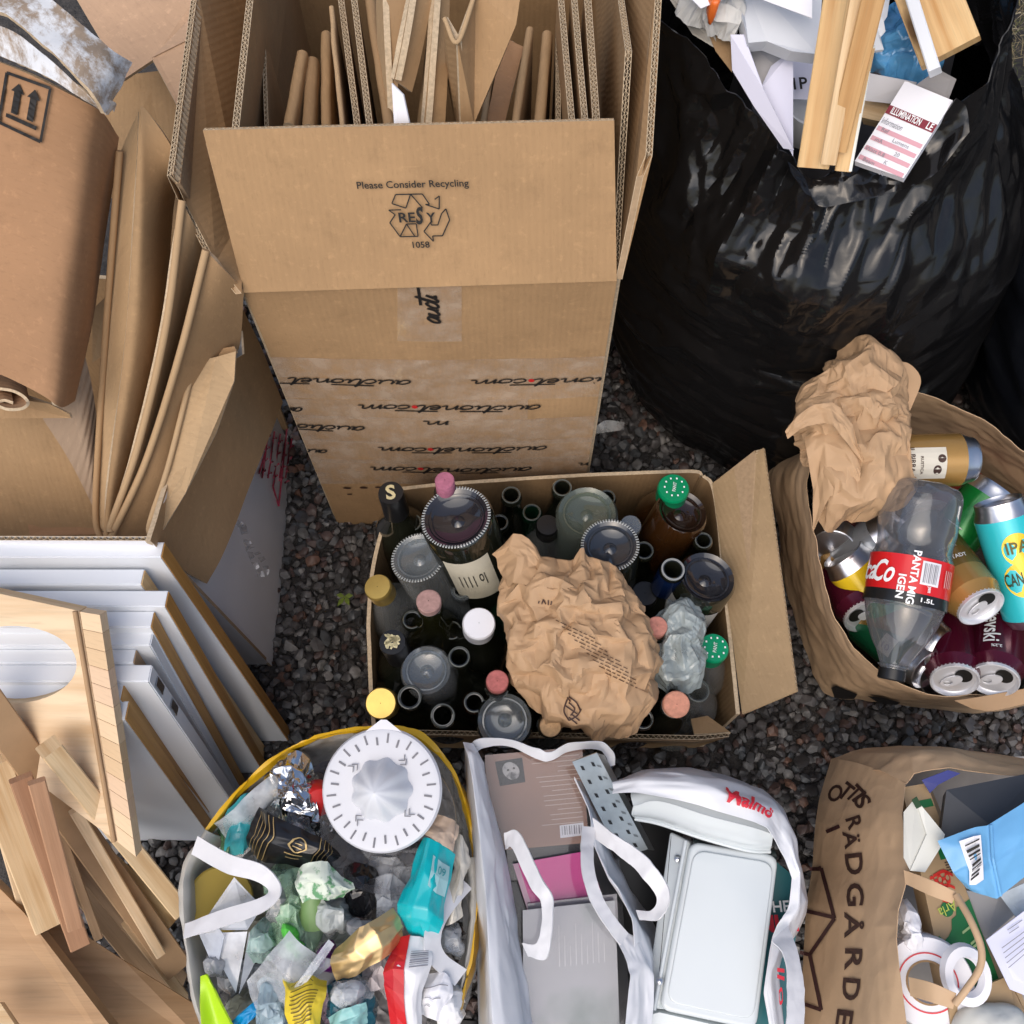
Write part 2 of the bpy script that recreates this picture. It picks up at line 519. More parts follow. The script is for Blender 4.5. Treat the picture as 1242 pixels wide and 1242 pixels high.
class Sheet:
    """bent sheet through rows of (px,py,z) controls; closed=True makes each row a ring"""
    def __init__(s, rows, nu=40, nv=40, closed=False, world=False):
        R = [[V(*q) if world else Q(*q) for q in r] for r in rows]
        R = [cat_loop(r, nu) if closed else cat_rows(r, nu) for r in R]
        s.G = cat_rows(np.array(R), nv); s.closed = closed
    def push(s, amp, fn, toward=None):
        n = grid_normals(s.G, s.closed)
        s.G = s.G + n * (amp * fn(s.G))[..., None]
        return s
    def crumple(s, amp, scale, seed=0, n=6):
        return s.push(amp, lambda p: crease(p, scale, seed, n))
    def ripple(s, amp, scale, seed=0, oct=3):
        sc = np.asarray(scale, float)
        return s.push(amp, lambda p: fbm(p * sc, seed, oct))
    def build(s, name, mats, parent=None, t=0.0, smooth=True, autos=None):
        G = s.G; r, c = G.shape[:2]
        v = G.reshape(-1, 3); uv = grid_uv(G)
        f = grid_faces(r, c, s.closed); fm = [0] * len(f)
        if t:
            n = grid_normals(G, s.closed).reshape(-1, 3)
            cen = v.mean(0); 
            if np.mean([np.dot(a, V(0, 0, CAMZ) - b) for a, b in zip(n[::37], v[::37])]) > 0: n = -n
            k = len(v)
            v = np.concatenate([v, v + n * t]); uv = np.concatenate([uv, uv])
            f2 = grid_faces(r, c, s.closed, k, True)
            side = []
            if s.closed:
                side += [[j, k + j, k + (j + 1) % c, (j + 1) % c] for j in range(c)]
                side += [[(r - 1) * c + j, (r - 1) * c + (j + 1) % c, k + (r - 1) * c + (j + 1) % c, k + (r - 1) * c + j] for j in range(c)]
            else:
                loop = [j for j in range(c)] + [i * c + c - 1 for i in range(1, r)] + [(r - 1) * c + j for j in range(c - 2, -1, -1)] + [i * c for i in range(r - 2, 0, -1)]
                side += [[loop[i], k + loop[i], k + loop[(i + 1) % len(loop)], loop[(i + 1) % len(loop)]] for i in range(len(loop))]
            sm = 1 if isinstance(mats, (list, tuple)) and len(mats) > 1 else 0
            fm = fm + [0] * len(f2) + [sm] * len(side); f = f + f2 + side
        return mk(name, v, f, mats, parent, smooth, uv=uv, fmat=fm, autos=autos or (50 if t else None))
    def at(s, u, v, lift=0.0008):
        r, c = s.G.shape[:2]
        if not hasattr(s, 'N'):
            s.N = grid_normals(s.G, s.closed)
            m = s.G[r // 2, c // 2]
            if np.dot(s.N[r // 2, c // 2], V(0, 0, CAMZ) - m) < 0: s.N = -s.N
        x = min(max(u, 0), 1) * (c - 1); y = min(max(v, 0), 1) * (r - 1)
        i, j = min(int(y), r - 2), min(int(x), c - 2); a, b = y - i, x - j
        w = ((1 - a) * (1 - b), (1 - a) * b, a * (1 - b), a * b)
        idx = ((i, j), (i, j + 1), (i + 1, j), (i + 1, j + 1))
        return sum(k * s.G[q] for k, q in zip(w, idx)) + lift * unit(sum(k * s.N[q] for k, q in zip(w, idx)))

def pillow(name, outline, z_edge, z_top, mats, parent=None, amp=0.006, scale=28, seed=1, nu=90, nr=26, power=0.55, depth=0.03, fine=0.25, n=7, px=True, smooth=True, autos=None, centre=None):
    """crumpled lump with the given outline: a dome over it and a shallower belly under it"""
    out = [Q(x[0], x[1], x[2] if len(x) > 2 else z_edge) if px else V(*x) for x in outline]
    ring = cat_loop(out, nu)
    cen = ring.mean(0) if centre is None else Q(*centre, z_edge)
    cen[2] = z_edge
    rows = []
    ts = list(np.linspace(0.02, 1, nr))
    for t in ts:
        r = cen + (ring - cen) * t
        r[:, 2] = (ring[:, 2] * t + z_edge * (1 - t)) + (z_top - z_edge) * (1 - t ** (1 / power)) ** power
        rows.append(r)
    for t in ts[::-1][1::2]:
        r = cen + (ring - cen) * t
        r[:, 2] = (ring[:, 2] * t + z_edge * (1 - t)) - depth * (1 - t ** 2) ** 0.5
        rows.append(r)
    G = np.array(rows)
    nn = grid_normals(G, True)
    if nn[2, :, 2].mean() < 0: nn = -nn
    G = G + nn * (amp * crease(G, scale, seed, n) + amp * fine * crease(G, scale * 2.7, seed + 9, n))[..., None]
    R, Cc = G.shape[:2]
    v = G.reshape(-1, 3); f = grid_faces(R, Cc, True)
    k = len(v)
    v = np.concatenate([v, [G[0].mean(0)], [G[-1].mean(0)]])
    f += [[(j + 1) % Cc, j, k] for j in range(Cc)]
    f += [[(R - 1) * Cc + j, (R - 1) * Cc + (j + 1) % Cc, k + 1] for j in range(Cc)]
    uv = np.concatenate([v[:, :2]])
    o = mk(name, v, f, mats, parent, smooth, uv=uv, autos=autos)
    o['_'] = 0; del o['_']
    return o, G[:len(ts)]

def frame_of(axis, hint=None):
    a = unit(axis); h = V(0, 0, 1) if hint is None else np.asarray(hint, float)
    if abs(a @ unit(h)) > 0.97: h = V(0, 1, 0.1)
    x = unit(np.cross(h, a)); y = np.cross(a, x)
    return x, y, a

def lathe_data(prof, base, axis, seg=28, hint=None, mb=None, m=0, caps=False, squash=1.0, dent=None):
    x, y, a = frame_of(axis, hint); base = np.asarray(base, float)
    mb = mb or MB()
    th = np.arange(seg) / seg * 2 * math.pi
    v, uv = [], []
    for (r, h) in prof:
        for t in th:
            v.append(base + a * h + (x * math.cos(t) + y * math.sin(t) * squash) * r); uv.append((t / (2 * math.pi), h))
    f = grid_faces(len(prof), seg, True)
    v = np.array(v)
    if dent is not None:
        v = v + dent(v)
    if caps:
        k = len(v); v = np.concatenate([v, [base + a * prof[0][1]], [base + a * prof[-1][1]]]); uv += [(0, 0), (0, 1)]
        f += [[(j + 1) % seg, j, k] for j in range(seg)]
        b = (len(prof) - 1) * seg
        f += [[b + j, b + (j + 1) % seg, k + 1] for j in range(seg)]
    mb.add(v, f, m, uv)
    return mb

def lathe(name, prof, base, axis, mats, parent=None, seg=28, caps=False, hint=None, smooth=True, autos=40, squash=1.0, dent=None):
    return lathe_data(prof, base, axis, seg, hint, None, 0, caps, squash, dent).build(name, mats, parent, smooth, autos)

def tube(name, pts, r, mats, parent=None, seg=10, n=None):
    P = cat_rows(np.array(pts), n or max(2, len(pts) * 6)) if len(pts) > 2 else np.array(pts)
    mb = MB(); v = []
    d = np.gradient(P, axis=0); hint = V(0.13, 0.21, 1)
    for i, p in enumerate(P):
        x, y, _ = frame_of(d[i], hint)
        rr = r if np.isscalar(r) else np.interp(i / (len(P) - 1), np.linspace(0, 1, len(r)), r)
        for t in np.arange(seg) / seg * 2 * math.pi: v.append(p + (x * math.cos(t) + y * math.sin(t)) * rr)
    f = grid_faces(len(P), seg, True)
    f += [list(range(seg))[::-1], [(len(P) - 1) * seg + j for j in range(seg)]]
    mb.add(v, f)
    return mb.build(name, mats, parent, True, 50)

def bar(name, p0, p1, w, h, mats, parent=None, hint=None, bev=0.0012, m_ends=None, taper=1.0, cut=0.0):
    """timber of rectangular section from p0 to p1 (centre line of its upper face); w across, h deep; grain along"""
    p0, p1 = np.asarray(p0, float), np.asarray(p1, float)
    a = unit(p1 - p0); L = np.linalg.norm(p1 - p0)
    mid = (p0 + p1) / 2
    up = V(0, 0, CAMZ) - mid if hint is None else np.asarray(hint, float)
    up = unit(up - a * (up @ a)); s = np.cross(a, up)
    b = min(bev, w * .2, h * .2)
    sec = [(-w / 2 + b, 0), (w / 2 - b, 0), (w / 2, -b), (w / 2, -h + b), (w / 2 - b, -h), (-w / 2 + b, -h), (-w / 2, -h + b), (-w / 2, -b)]
    per = np.concatenate([[0], np.cumsum([np.hypot(sec[(i + 1) % 8][0] - sec[i][0], sec[(i + 1) % 8][1] - sec[i][1]) for i in range(8)])])
    off = random.random() * 5; mb = MB()
    for i in range(8):
        q = [sec[i], sec[(i + 1) % 8]]
        v = [p0 + s * q[0][0] + up * q[0][1], p0 + s * q[1][0] + up * q[1][1],
             p1 + (s * q[1][0] + up * q[1][1]) * taper + a * cut * (q[1][0] / w), p1 + (s * q[0][0] + up * q[0][1]) * taper + a * cut * (q[0][0] / w)]
        mb.add(v, [[0, 1, 2, 3]], 0, [(off, off + per[i]), (off, off + per[i + 1]), (off + L, off + per[i + 1]), (off + L, off + per[i])])
    e = 1 if m_ends else 0
    mb.add([p0 + s * x + up * y for x, y in sec], [list(range(8))[::-1]], e, [(off + y * .2, off + x) for x, y in sec])
    mb.add([p1 + (s * x + up * y) * taper + a * cut * (x / w) for x, y in sec], [list(range(8))], e, [(off + y * .2, off + x) for x, y in sec])
    return mb.build(name, [mats, m_ends] if m_ends else mats, parent)

def ribbon(name, pts, widths, mats, parent=None, n=40, t=0.0015, world=False, ripple=0.0, seed=0):
    """strap: pts = left edge, widths = right edge controls"""
    L = [V(*q) if world else Q(*q) for q in pts]; R = [V(*q) if world else Q(*q) for q in widths]
    s = Sheet.__new__(Sheet); s.closed = False
    a, b = cat_rows(np.array(L), n), cat_rows(np.array(R), n)
    k = np.linspace(0, 1, 7)[None, :, None]
    s.G = a[:, None] * (1 - k) + b[:, None] * k
    if ripple: s.crumple(ripple, 40, seed)
    return s.build(name, mats, parent, t=t)

# ------------------------------------------------------------------ lettering
_tc = {}
def glyphs(text, shear=0.0, bold=0.0, spacing=1.0):
    key = (text, shear, bold, spacing)
    if key in _tc: return _tc[key]
    cu = bpy.data.curves.new('t', 'FONT'); cu.body = text; cu.size = 1.0; cu.shear = shear; cu.offset = bold
    cu.space_character = spacing; cu.resolution_u = 3; cu.align_x = 'CENTER'; cu.align_y = 'CENTER'
    ob = bpy.data.objects.new('t', cu); COL.objects.link(ob)
    dg = bpy.context.evaluated_depsgraph_get(); dg.update()
    me = ob.evaluated_get(dg).to_mesh()
    bm = bmesh.new(); bm.from_mesh(me)
    bmesh.ops.triangulate(bm, faces=bm.faces)
    v = np.array([w.co[:] for w in bm.verts]).reshape(-1, 3)[:, :2]; f = [[w.index for w in g.verts] for g in bm.faces]
    bm.free(); ob.evaluated_get(dg).to_mesh_clear()
    bpy.data.objects.remove(ob); bpy.data.curves.remove(cu)
    if len(v):
        v = v - (v.min(0) + v.max(0)) / 2
    _tc[key] = (v, f)
    return v, f

def subdiv2(v, f, mx):
    """split long triangle edges so that flat lettering can bend"""
    v = [tuple(a) for a in v]; f = [list(t) for t in f]
    for _ in range(6):
        cache = {}; nf = []; did = False
        for t in f:
            e = [(math.dist(v[t[i]], v[t[(i + 1) % 3]]), i) for i in range(3)]
            L, i = max(e)
            if L <= mx: nf.append(t); continue
            did = True
            a, b, c = t[i], t[(i + 1) % 3], t[(i + 2) % 3]
            k = (min(a, b), max(a, b))
            if k not in cache:
                cache[k] = len(v); v.append(((v[a][0] + v[b][0]) / 2, (v[a][1] + v[b][1]) / 2))
            m = cache[k]
            nf += [[a, m, c], [m, b, c]]
        f = nf
        if not did: break
    return np.array(v), f

def letter(text, origin, ex, ey, height, mat, parent, name='lettering', shear=0.0, bold=0.0, spacing=1.0, width=None, lift=0.0007):
    """flat print: centred on origin; ex, ey the text's directions; height of capitals in metres"""
    v, f = glyphs(text, shear, bold, spacing)
    s = height / 0.7
    sx = s if width is None else width / max(1e-6, np.ptp(v[:, 0]))
    ex, ey = unit(ex), unit(ey); n = np.cross(ex, ey)
    P = np.asarray(origin)[None] + v[:, :1] * sx * ex + v[:, 1:] * s * ey + n * lift
    return mk(name, P, f, mat, parent)

def letter_on(text, fn, mat, parent, w, h, name='lettering', shear=0.0, bold=0.0, spacing=1.0, mx=0.2):
    """print bent over a surface: fn(x, y) with x in [-w/2,w/2], y in [-h/2,h/2]"""
    v, f = glyphs(text, shear, bold, spacing)
    v, f = subdiv2(v, f, mx)
    k = np.ptp(v, axis=0)
    P = [fn(a / k[0] * w, b / k[1] * h) for a, b in v]
    return mk(name, P, f, mat, parent)

def strokes(lines, fn, width, mat, parent, name='print_line', per=10):
    """drawn lines: each a list of (x, y) control points, fn maps to the surface"""
    mb = MB()
    for L in lines:
        P = cat_rows(np.array(L, float), max(2, (len(L) - 1) * per)) if len(L) > 2 else np.array([np.array(L[0], float) + (np.array(L[1], float) - np.array(L[0], float)) * t for t in np.linspace(0, 1, per)])
        d = np.gradient(P, axis=0); d /= np.maximum(np.linalg.norm(d, axis=1, keepdims=True), 1e-9)
        nn = np.stack([-d[:, 1], d[:, 0]], -1) * width / 2
        v = [fn(*q) for q in P + nn] + [fn(*q) for q in P - nn]
        k = len(P)
        mb.add(v, [[i, i + k, i + k + 1, i + 1] for i in range(k - 1)])
    return mb.build(name, mat, parent)

# handwritten logo letters as strokes on a unit x-height, drawn left to right
SCRIPT = {
 'a': (1.05, [[(0.85, .8), (.45, 1), (.08, .55), (.2, .05), (.6, .15), (.88, .95), (.82, .2), (1.05, .1)]]),
 'u': (1.1, [[(0, .35), (.15, .95), (.1, .25), (.4, .0), (.8, .35), (.92, .98), (.86, .2), (1.1, .1)]]),
 'c': (.85, [[(.78, .78), (.5, 1), (.1, .55), (.25, .05), (.6, .05), (.85, .3)]]),
 't': (.75, [[(0, .3), (.42, 1.9), (.3, .9), (.25, .1), (.5, .0), (.75, .25)]]),
 'i': (.5, [[(0, .3), (.2, .95), (.16, .15), (.5, .2)], [(.28, 1.42), (.33, 1.5)]]),
 'o': (.95, [[(.6, .98), (.15, .75), (.12, .2), (.5, .0), (.82, .45), (.6, .95), (.95, .75)]]),
 'n': (1.1, [[(0, .8), (.14, .95), (.12, .0), (.35, .75), (.7, .98), (.78, .5), (.8, .05), (1.1, .2)]]),
 'e': (.85, [[(.05, .45), (.6, .62), (.62, .95), (.3, .98), (.08, .45), (.35, .0), (.85, .28)]]),
 'm': (1.6, [[(0, .8), (.14, .95), (.12, .0), (.35, .8), (.62, .95), (.66, .0), (.9, .8), (1.2, .95), (1.27, .2), (1.6, .15)]]),
}
def script_logo(text, fn, xh, width, parent, slant=0.35, dot=True, bar_line=True, name='logo_lettering', aspect=1.25):
    x = 0; L = []; marks = []
    for ch in text:
        if ch == '.':
            marks.append(x + .18); x += .36; continue
        w, st = SCRIPT[ch]
        for s in st: L.append([((a + x) * aspect * xh + b * slant * xh, b * xh) for a, b in s])
        if ch == 't' and bar_line: L.append([((x - .75) * aspect * xh + 1.5 * slant * xh, 1.5 * xh), ((x + 2.0) * aspect * xh + 1.5 * slant * xh, 1.52 * xh)])
        x += w
    tot = x * aspect * xh
    o = strokes([[(a - tot / 2, b - xh * .5) for a, b in s] for s in L], fn, width, m_ink, parent, name, per=6)
    for mx in marks:
        th = np.linspace(0, 2 * math.pi, 13)[:-1]
        P = [fn(mx * aspect * xh - tot / 2 + .42 * xh * math.cos(t), .42 * xh * math.sin(t) - .1 * xh) for t in th]
        if dot: mk('logo_dot', P, [list(range(12))], m_inkred, parent)
    return o, tot

# ------------------------------------------------------------------ crushed paper: an unstretchable sheet squeezed into a smaller outline
def up_tri(X, m1, m2=None):
    """resample a grid, flat inside each of its triangles"""
    m2 = m2 or m1
    g1, g2 = np.linspace(0, len(X) - 1, m1), np.linspace(0, X.shape[1] - 1, m2)
    i, j = np.minimum(g1.astype(int), len(X) - 2), np.minimum(g2.astype(int), X.shape[1] - 2)
    I, J = np.meshgrid(i, j, indexing='ij'); A, B = np.meshgrid(g1 - i, g2 - j, indexing='ij')
    alt = ((I + J) % 2 == 0)
    x00, x01, x10, x11 = X[I, J], X[I, J + 1], X[I + 1, J], X[I + 1, J + 1]
    A_, B_ = A[..., None], B[..., None]
    d1 = np.where((A_ >= B_), x00 + (x10 - x00) * A_ + (x11 - x10) * B_, x00 + (x01 - x00) * B_ + (x11 - x01) * A_)
    d2 = np.where((A_ + B_ <= 1), x00 + (x10 - x00) * A_ + (x01 - x00) * B_, x11 + (x01 - x11) * (1 - A_) + (x10 - x11) * (1 - B_))
    return np.where(alt[..., None], d1, d2)

def squeeze(P, excess, band, iters, n0, pull, rng):
    n, m = P.shape[:2]
    N = grid_normals(P)
    if N[..., 2].mean() < 0: N = -N
    X = P + N * (rng.normal(size=P.shape[:2]) * n0)[..., None]
    cons = []
    for dy, dx in ((0, 1), (1, 0), (1, 1), (1, -1)):
        for par in (0, 1):
            if dy == 0: i, j = np.meshgrid(np.arange(n), np.arange(par, m - 1, 2), indexing='ij')
            else: i, j = np.meshgrid(np.arange(par, n - 1, 2), np.arange(max(0, -dx), m - max(0, dx)), indexing='ij')
            if not i.size: continue
            L = np.linalg.norm(P[i, j] - P[i + dy, j + dx], axis=-1) * excess
            cons.append((i, j, i + dy, j + dx, L))
    for it in range(iters):
        for (i, j, i2, j2, L) in cons:
            dl = X[i2, j2] - X[i, j]; ln = np.linalg.norm(dl, axis=-1) + 1e-9
            c = (.5 * (ln - L) / ln)[..., None] * dl * .8
            X[i, j] += c; X[i2, j2] -= c
        D = X - P; h = (D * N).sum(-1); T = D - h[..., None] * N
        X = P + N * np.clip(h, -band, band)[..., None] + T * (1 - pull)
    return X

def soften(X, k=1):
    for _ in range(k):
        X[1:-1, 1:-1] += .5 * ((X[:-2, 1:-1] + X[2:, 1:-1] + X[1:-1, :-2] + X[1:-1, 2:]) / 4 - X[1:-1, 1:-1])
    return X

def squash(s, size=.03, e1=1.08, e2=1.025, band=.01, seed=1, soft=1):
    """crumple a bent sheet by squeezing: size = width of the larger folds in metres"""
    rng = np.random.RandomState(seed)
    G = s.G; r, c = G.shape[:2]
    lu = np.linalg.norm(np.diff(G, axis=1), axis=-1).sum(1).mean(); lv = np.linalg.norm(np.diff(G, axis=0), axis=-1).sum(0).mean()
    k1, k2 = max(4, int(lv / size) + 1), max(4, int(lu / size) + 1)
    gi, gj = np.linspace(0, r - 1, k1), np.linspace(0, c - 1, k2)
    I, J = np.meshgrid(gi, gj, indexing='ij')
    I[1:-1] += rng.uniform(-.3, .3, I[1:-1].shape) * (gi[1] - gi[0]); J[:, 1:-1] += rng.uniform(-.3, .3, J[:, 1:-1].shape) * (gj[1] - gj[0])
    base = G[np.clip(I.round().astype(int), 0, r - 1), np.clip(J.round().astype(int), 0, c - 1)]
    X = squeeze(base, e1, band, 40, band * .4, .2, rng)
    X = squeeze(up_tri(X, k1 * 2 + 1, k2 * 2 + 1), e2, band * .4, 30, band * .1, .2, rng)
    # keep the large bends of the sheet, add only the folds
    rr, cc = max(r, k1 * 6), max(c, k2 * 6)
    s.G = soften(up_tri(X, rr, cc), soft)
    return s
Sheet.squash = squash

def crush(outline, z_edge, z_top, n=110, seed=1, power=.6, n1=17, e1=1.2, band=.016, n2=45, e2=1.05, soft=0):
    rng = np.random.RandomState(seed)
    ring_ = cat_loop([Q(x[0], x[1], x[2] if len(x) > 2 else z_edge) for x in outline], 256)
    cen = ring_.mean(0); cen[2] = z_edge
    g = np.linspace(-1, 1, n1)
    s, t = np.meshgrid(g, g)
    jit = .36 * (g[1] - g[0])
    s[:, 1:-1] += rng.uniform(-1, 1, s[:, 1:-1].shape) * jit; t[1:-1] += rng.uniform(-1, 1, t[1:-1].shape) * jit
    u, v = s * np.sqrt(1 - t * t / 2), t * np.sqrt(1 - s * s / 2)          # square -> disc
    r = np.sqrt(u * u + v * v); a = (np.arctan2(v, u) / (2 * math.pi)) % 1.0
    d = ring_ - cen; ra = (np.arctan2(d[:, 1], d[:, 0]) / (2 * math.pi)) % 1.0; o = np.argsort(ra)
    def per(k): return np.interp(a, np.concatenate([ra[o] - 1, ra[o], ra[o] + 1]), np.tile(d[o, k], 3))
    P = np.stack([cen[0] + per(0) * r, cen[1] + per(1) * r, z_edge + per(2) * r + (z_top - z_edge) * (1 - np.clip(r, 0, 1) ** (1 / power)) ** power], -1)
    X = squeeze(P, e1, band, 60, band * .4, .15, rng)
    X = squeeze(up_tri(X, n2), e2, band * .4, 40, band * .1, .2, rng)
    X = up_tri(X, n)
    return soften(X, soft)

def crushed(name, X, mat, parent, t=.0007, autos=20):
    s = Sheet.__new__(Sheet); s.closed = False; s.G = X
    return s.build(name, mat, parent, t=t, autos=autos)
# ------------------------------------------------------------------ ground
random.seed(7)
m_soil = M('soil', (0.055, 0.050, 0.047), 0.9, var=0.4, vscale=40, bump=0.8, bscale=120, bdist=0.01)
g = mk('ground', [(-400, -400, 0), (400, -400, 0), (400, 400, 0), (-400, 400, 0)], [[0, 1, 2, 3]], m_soil)
tag(g, 'dark damp ground under the gravel', kind='structure')

def stone_variants(n):
    out = []
    rng = np.random.RandomState(5)
    for k in range(n):
        bm = bmesh.new()
        ax = V(1.0, rng.uniform(.62, .95), rng.uniform(.45, .75))
        for i in range(22):
            d = unit(rng.normal(size=3)); d = np.sign(d) * np.abs(d) ** 0.8
            bm.verts.new(tuple(unit(d) * ax * rng.uniform(.86, 1.08)))
        r = bmesh.ops.convex_hull(bm, input=bm.verts)
        for v in [v for v in bm.verts if not v.link_faces]: bm.verts.remove(v)
        bmesh.ops.bevel(bm, geom=list(bm.edges), offset=0.07, segments=1, affect='EDGES', clamp_overlap=True) if False else None
        bm.verts.index_update()
        out.append((np.array([v.co[:] for v in bm.verts]), [[v.index for v in f.verts] for f in bm.faces]))
        bm.free()
    return out

def scatter_gravel():
    rng = np.random.RandomState(11)
    var = stone_variants(14)
    holes = [(-.255, .085, .65, 2), (-.12, .20, .33, .53), (-.9, -.42, .42, .75), (.36, .70, .86, 1.15), (.46, .75, .36, .58), (-.30, -.12, -.2, .13), (.44, .8, -.2, .12), (.02, .30, -.2, .12)]
    vs, fs, fm = [], [], []; base = 0
    def put(x, y, r):
        nonlocal base
        for h in holes:
            if h[0] < x < h[1] and h[2] < y < h[3]: return
        v, f = var[rng.randint(len(var))]
        q = Matrix.Rotation(rng.uniform(0, 6.28), 3, 'Z') @ Matrix.Rotation(rng.normal() * .5, 3, 'X') @ Matrix.Rotation(rng.normal() * .5, 3, 'Y')
        p = v * r @ np.array(q).T + V(x, y, r * rng.uniform(.3, 1.0))
        vs.append(p); fs.extend([[i + base for i in t] for t in f]); fm.extend([int(rng.choice(8, p=[.21, .17, .19, .13, .11, .09, .06, .04]))] * len(f))
        base += len(p)
    step = .0105
    for i in range(int(1.7 / step)):
        for j in range(int(1.42 / step)):
            x, y = -.62 + (i + rng.rand()) * step, -.15 + (j + rng.rand()) * step
            if rng.rand() < .93: put(x, y, rng.choice([.0062, .0078, .0092, .0110, .0135], p=[.25, .30, .25, .14, .06]))
    return np.concatenate(vs), fs, fm
tones = [(0.075, 0.070, 0.070), (0.115, 0.108, 0.106), (0.052, 0.050, 0.050), (0.10, 0.068, 0.060), (0.155, 0.15, 0.145), (0.09, 0.095, 0.10), (0.23, 0.22, 0.21), (0.16, 0.09, 0.065)]
stone_m = [M('stone_tone', c, 0.42, var=0.3, vscale=120, bump=0.3, bscale=300, bdist=0.001, spec=0.5, rvar=0.15) for c in tones]
_v, _f, _m = scatter_gravel()
gv = mk('gravel', _v, _f, stone_m, None, True, fmat=_m, autos=32)
tag(gv, 'dark crushed stone gravel between the boxes and bags', kind='stuff')

# dry grass at the far right
def dry_grass():
    rng = np.random.RandomState(3); mb = MB()
    for k in range(5200):
        x, y = rng.uniform(.74, 1.35), rng.uniform(1.02, 2.1)
        L = rng.uniform(.02, .07); a = rng.uniform(0, 6.28); el = rng.uniform(-.1, .9)
        d = V(math.cos(a) * math.cos(el), math.sin(a) * math.cos(el), math.sin(el)); w = rng.uniform(.0006, .0014)
        s = unit(np.cross(d, V(0, 0, 1) + rng.normal(size=3) * .3)) * w
        b = V(x, y, rng.uniform(0, .025)); mid = b + d * L * .5 + V(0, 0, .004)
        mb.add([b - s, b + s, mid + s * .8, mid - s * .8, b + d * L - V(0, 0, L * .2)], [[0, 1, 2, 3], [3, 2, 4]], int(rng.choice(4, p=[.4, .3, .2, .1])))
    return mb
gm = [M('straw', c, .8, var=.2) for c in ((.30, .24, .13), (.20, .16, .085), (.11, .12, .04), (.40, .34, .22))]
o = dry_grass().build('dry_grass', gm); tag(o, 'dry straw coloured grass beyond the black bags', kind='stuff')

# a small green leaf on the gravel
lf = Q(418, 723, .017)
t = thing('leaf', 'small green leaf lying on the gravel left of the bottle box', 'leaf', lf)
m_leaf = M('leaf_green', (0.16, 0.22, 0.03), .6, var=.3, vscale=200)
for k, (ang, L) in enumerate(((-.5, .02), (.5, .018), (1.6, .013), (-1.7, .013))):
    d = V(math.sin(ang), -math.cos(ang), .15); s = V(math.cos(ang), math.sin(ang), .1) * .004
    mk('leaflet', [lf, lf + d * L * .5 + s, lf + d * L, lf + d * L * .5 - s], [[0, 1, 2, 3]], m_leaf, t)

# ------------------------------------------------------------------ tall cardboard box with its flaps up
XL, XR, YF, YB, ZR = -.274, .105, .617, 1.12, .64
box = thing('tall_cardboard_box', 'tall open brown cardboard box with taped front, standing full of folded cardboard', 'cardboard box', (-.085, .87, 0))
front = Sheet([[(XL + .379 * i / 4, YF - .006 * math.sin(math.pi * i / 4) * math.sin(math.pi * j / 4), ZR - ZR * j / 4) for i in range(5)] for j in range(5)], 60, 80, world=True)
front.ripple(.0035, (7, 7, 9), 5)
front.build('front_panel', [m_card, m_cut], box, t=.006)
def onfront(x, z, lift=.0012): return front.at((x - XL) / (XR - XL), (ZR - z) / ZR, lift)
def fpx(px, py): return QY(px, py, YF - .003)
card('side_panel', [(XL + .001, YF + .008, 0), (XL + .001, YB, 0), (XL + .001, YB, ZR), (XL + .001, YF + .008, ZR)], .006, m_card2, box)
card('side_panel', [(XR - .001, YF + .008, 0), (XR - .001, YB, 0), (XR - .001, YB, ZR), (XR - .001, YF + .008, ZR)], .006, m_card2, box)
card('back_panel', [(XL, YB, 0), (XR, YB, 0), (XR, YB, ZR), (XL, YB, ZR)], .006, m_card2, box)
card('bottom_panel', [(XL + .01, YF + .01, .004), (XR - .01, YF + .01, .004), (XR - .01, YB - .01, .004), (XL + .01, YB - .01, .004)], .003, m_card2, box)
# front flap leaning back over the opening
ff = QL([(246, 158, .770), (745, 146, .780), (748, 341, .642), (296, 355, .638)])
_n = unit(np.cross(ff[1] - ff[0], ff[2] - ff[0]))
_r = _ray(296, 355); ff[3] = V(0, 0, CAMZ) + _r * (((ff[0] - V(0, 0, CAMZ)) @ _n) / (_r @ _n))
flap = card('front_flap', ff, .0065, [m_card, m_cut, m_flute], box, corr=(0,), walls=2)
fx, fy = unit(ff[1] - ff[0]), unit((ff[0] + ff[1]) / 2 - (ff[2] + ff[3]) / 2)
fn_ = np.cross(fx, fy)
def plane_at(px, py, P, n):
    r = _ray(px, py); o = V(0, 0, CAMZ); tt = ((P - o) @ n) / (r @ n)
    return o + r * tt
def onflap(px, py): return plane_at(px, py, (ff[0] + ff[2]) / 2, fn_)
pxm = np.linalg.norm(onflap(600, 260) - onflap(500, 260)) / 100
letter('Please Consider Recycling', onflap(501, 223), fx, fy, 8.5 * pxm, m_ink, flap, bold=.012, width=133 * pxm, lift=.0035)
letter('1058', onflap(511, 295), fx, fy, 8 * pxm, m_ink, flap, bold=.015, width=21 * pxm, lift=.0035)
letter('RE', onflap(494, 262), fx, fy, 12 * pxm, m_ink, flap, bold=.02, width=20 * pxm, lift=.0035)
letter('S', onflap(509, 260), fx, fy, 20 * pxm, m_ink, flap, bold=.035, width=10 * pxm, lift=.0035, shear=.2)
letter('Y', onflap(523, 262), fx, fy, 12 * pxm, m_ink, flap, bold=.02, width=11 * pxm, lift=.0035)
oc = onflap(508, 260)
def fl2(x, y): return oc + fx * x * pxm + fy * y * pxm + fn_ * .0036
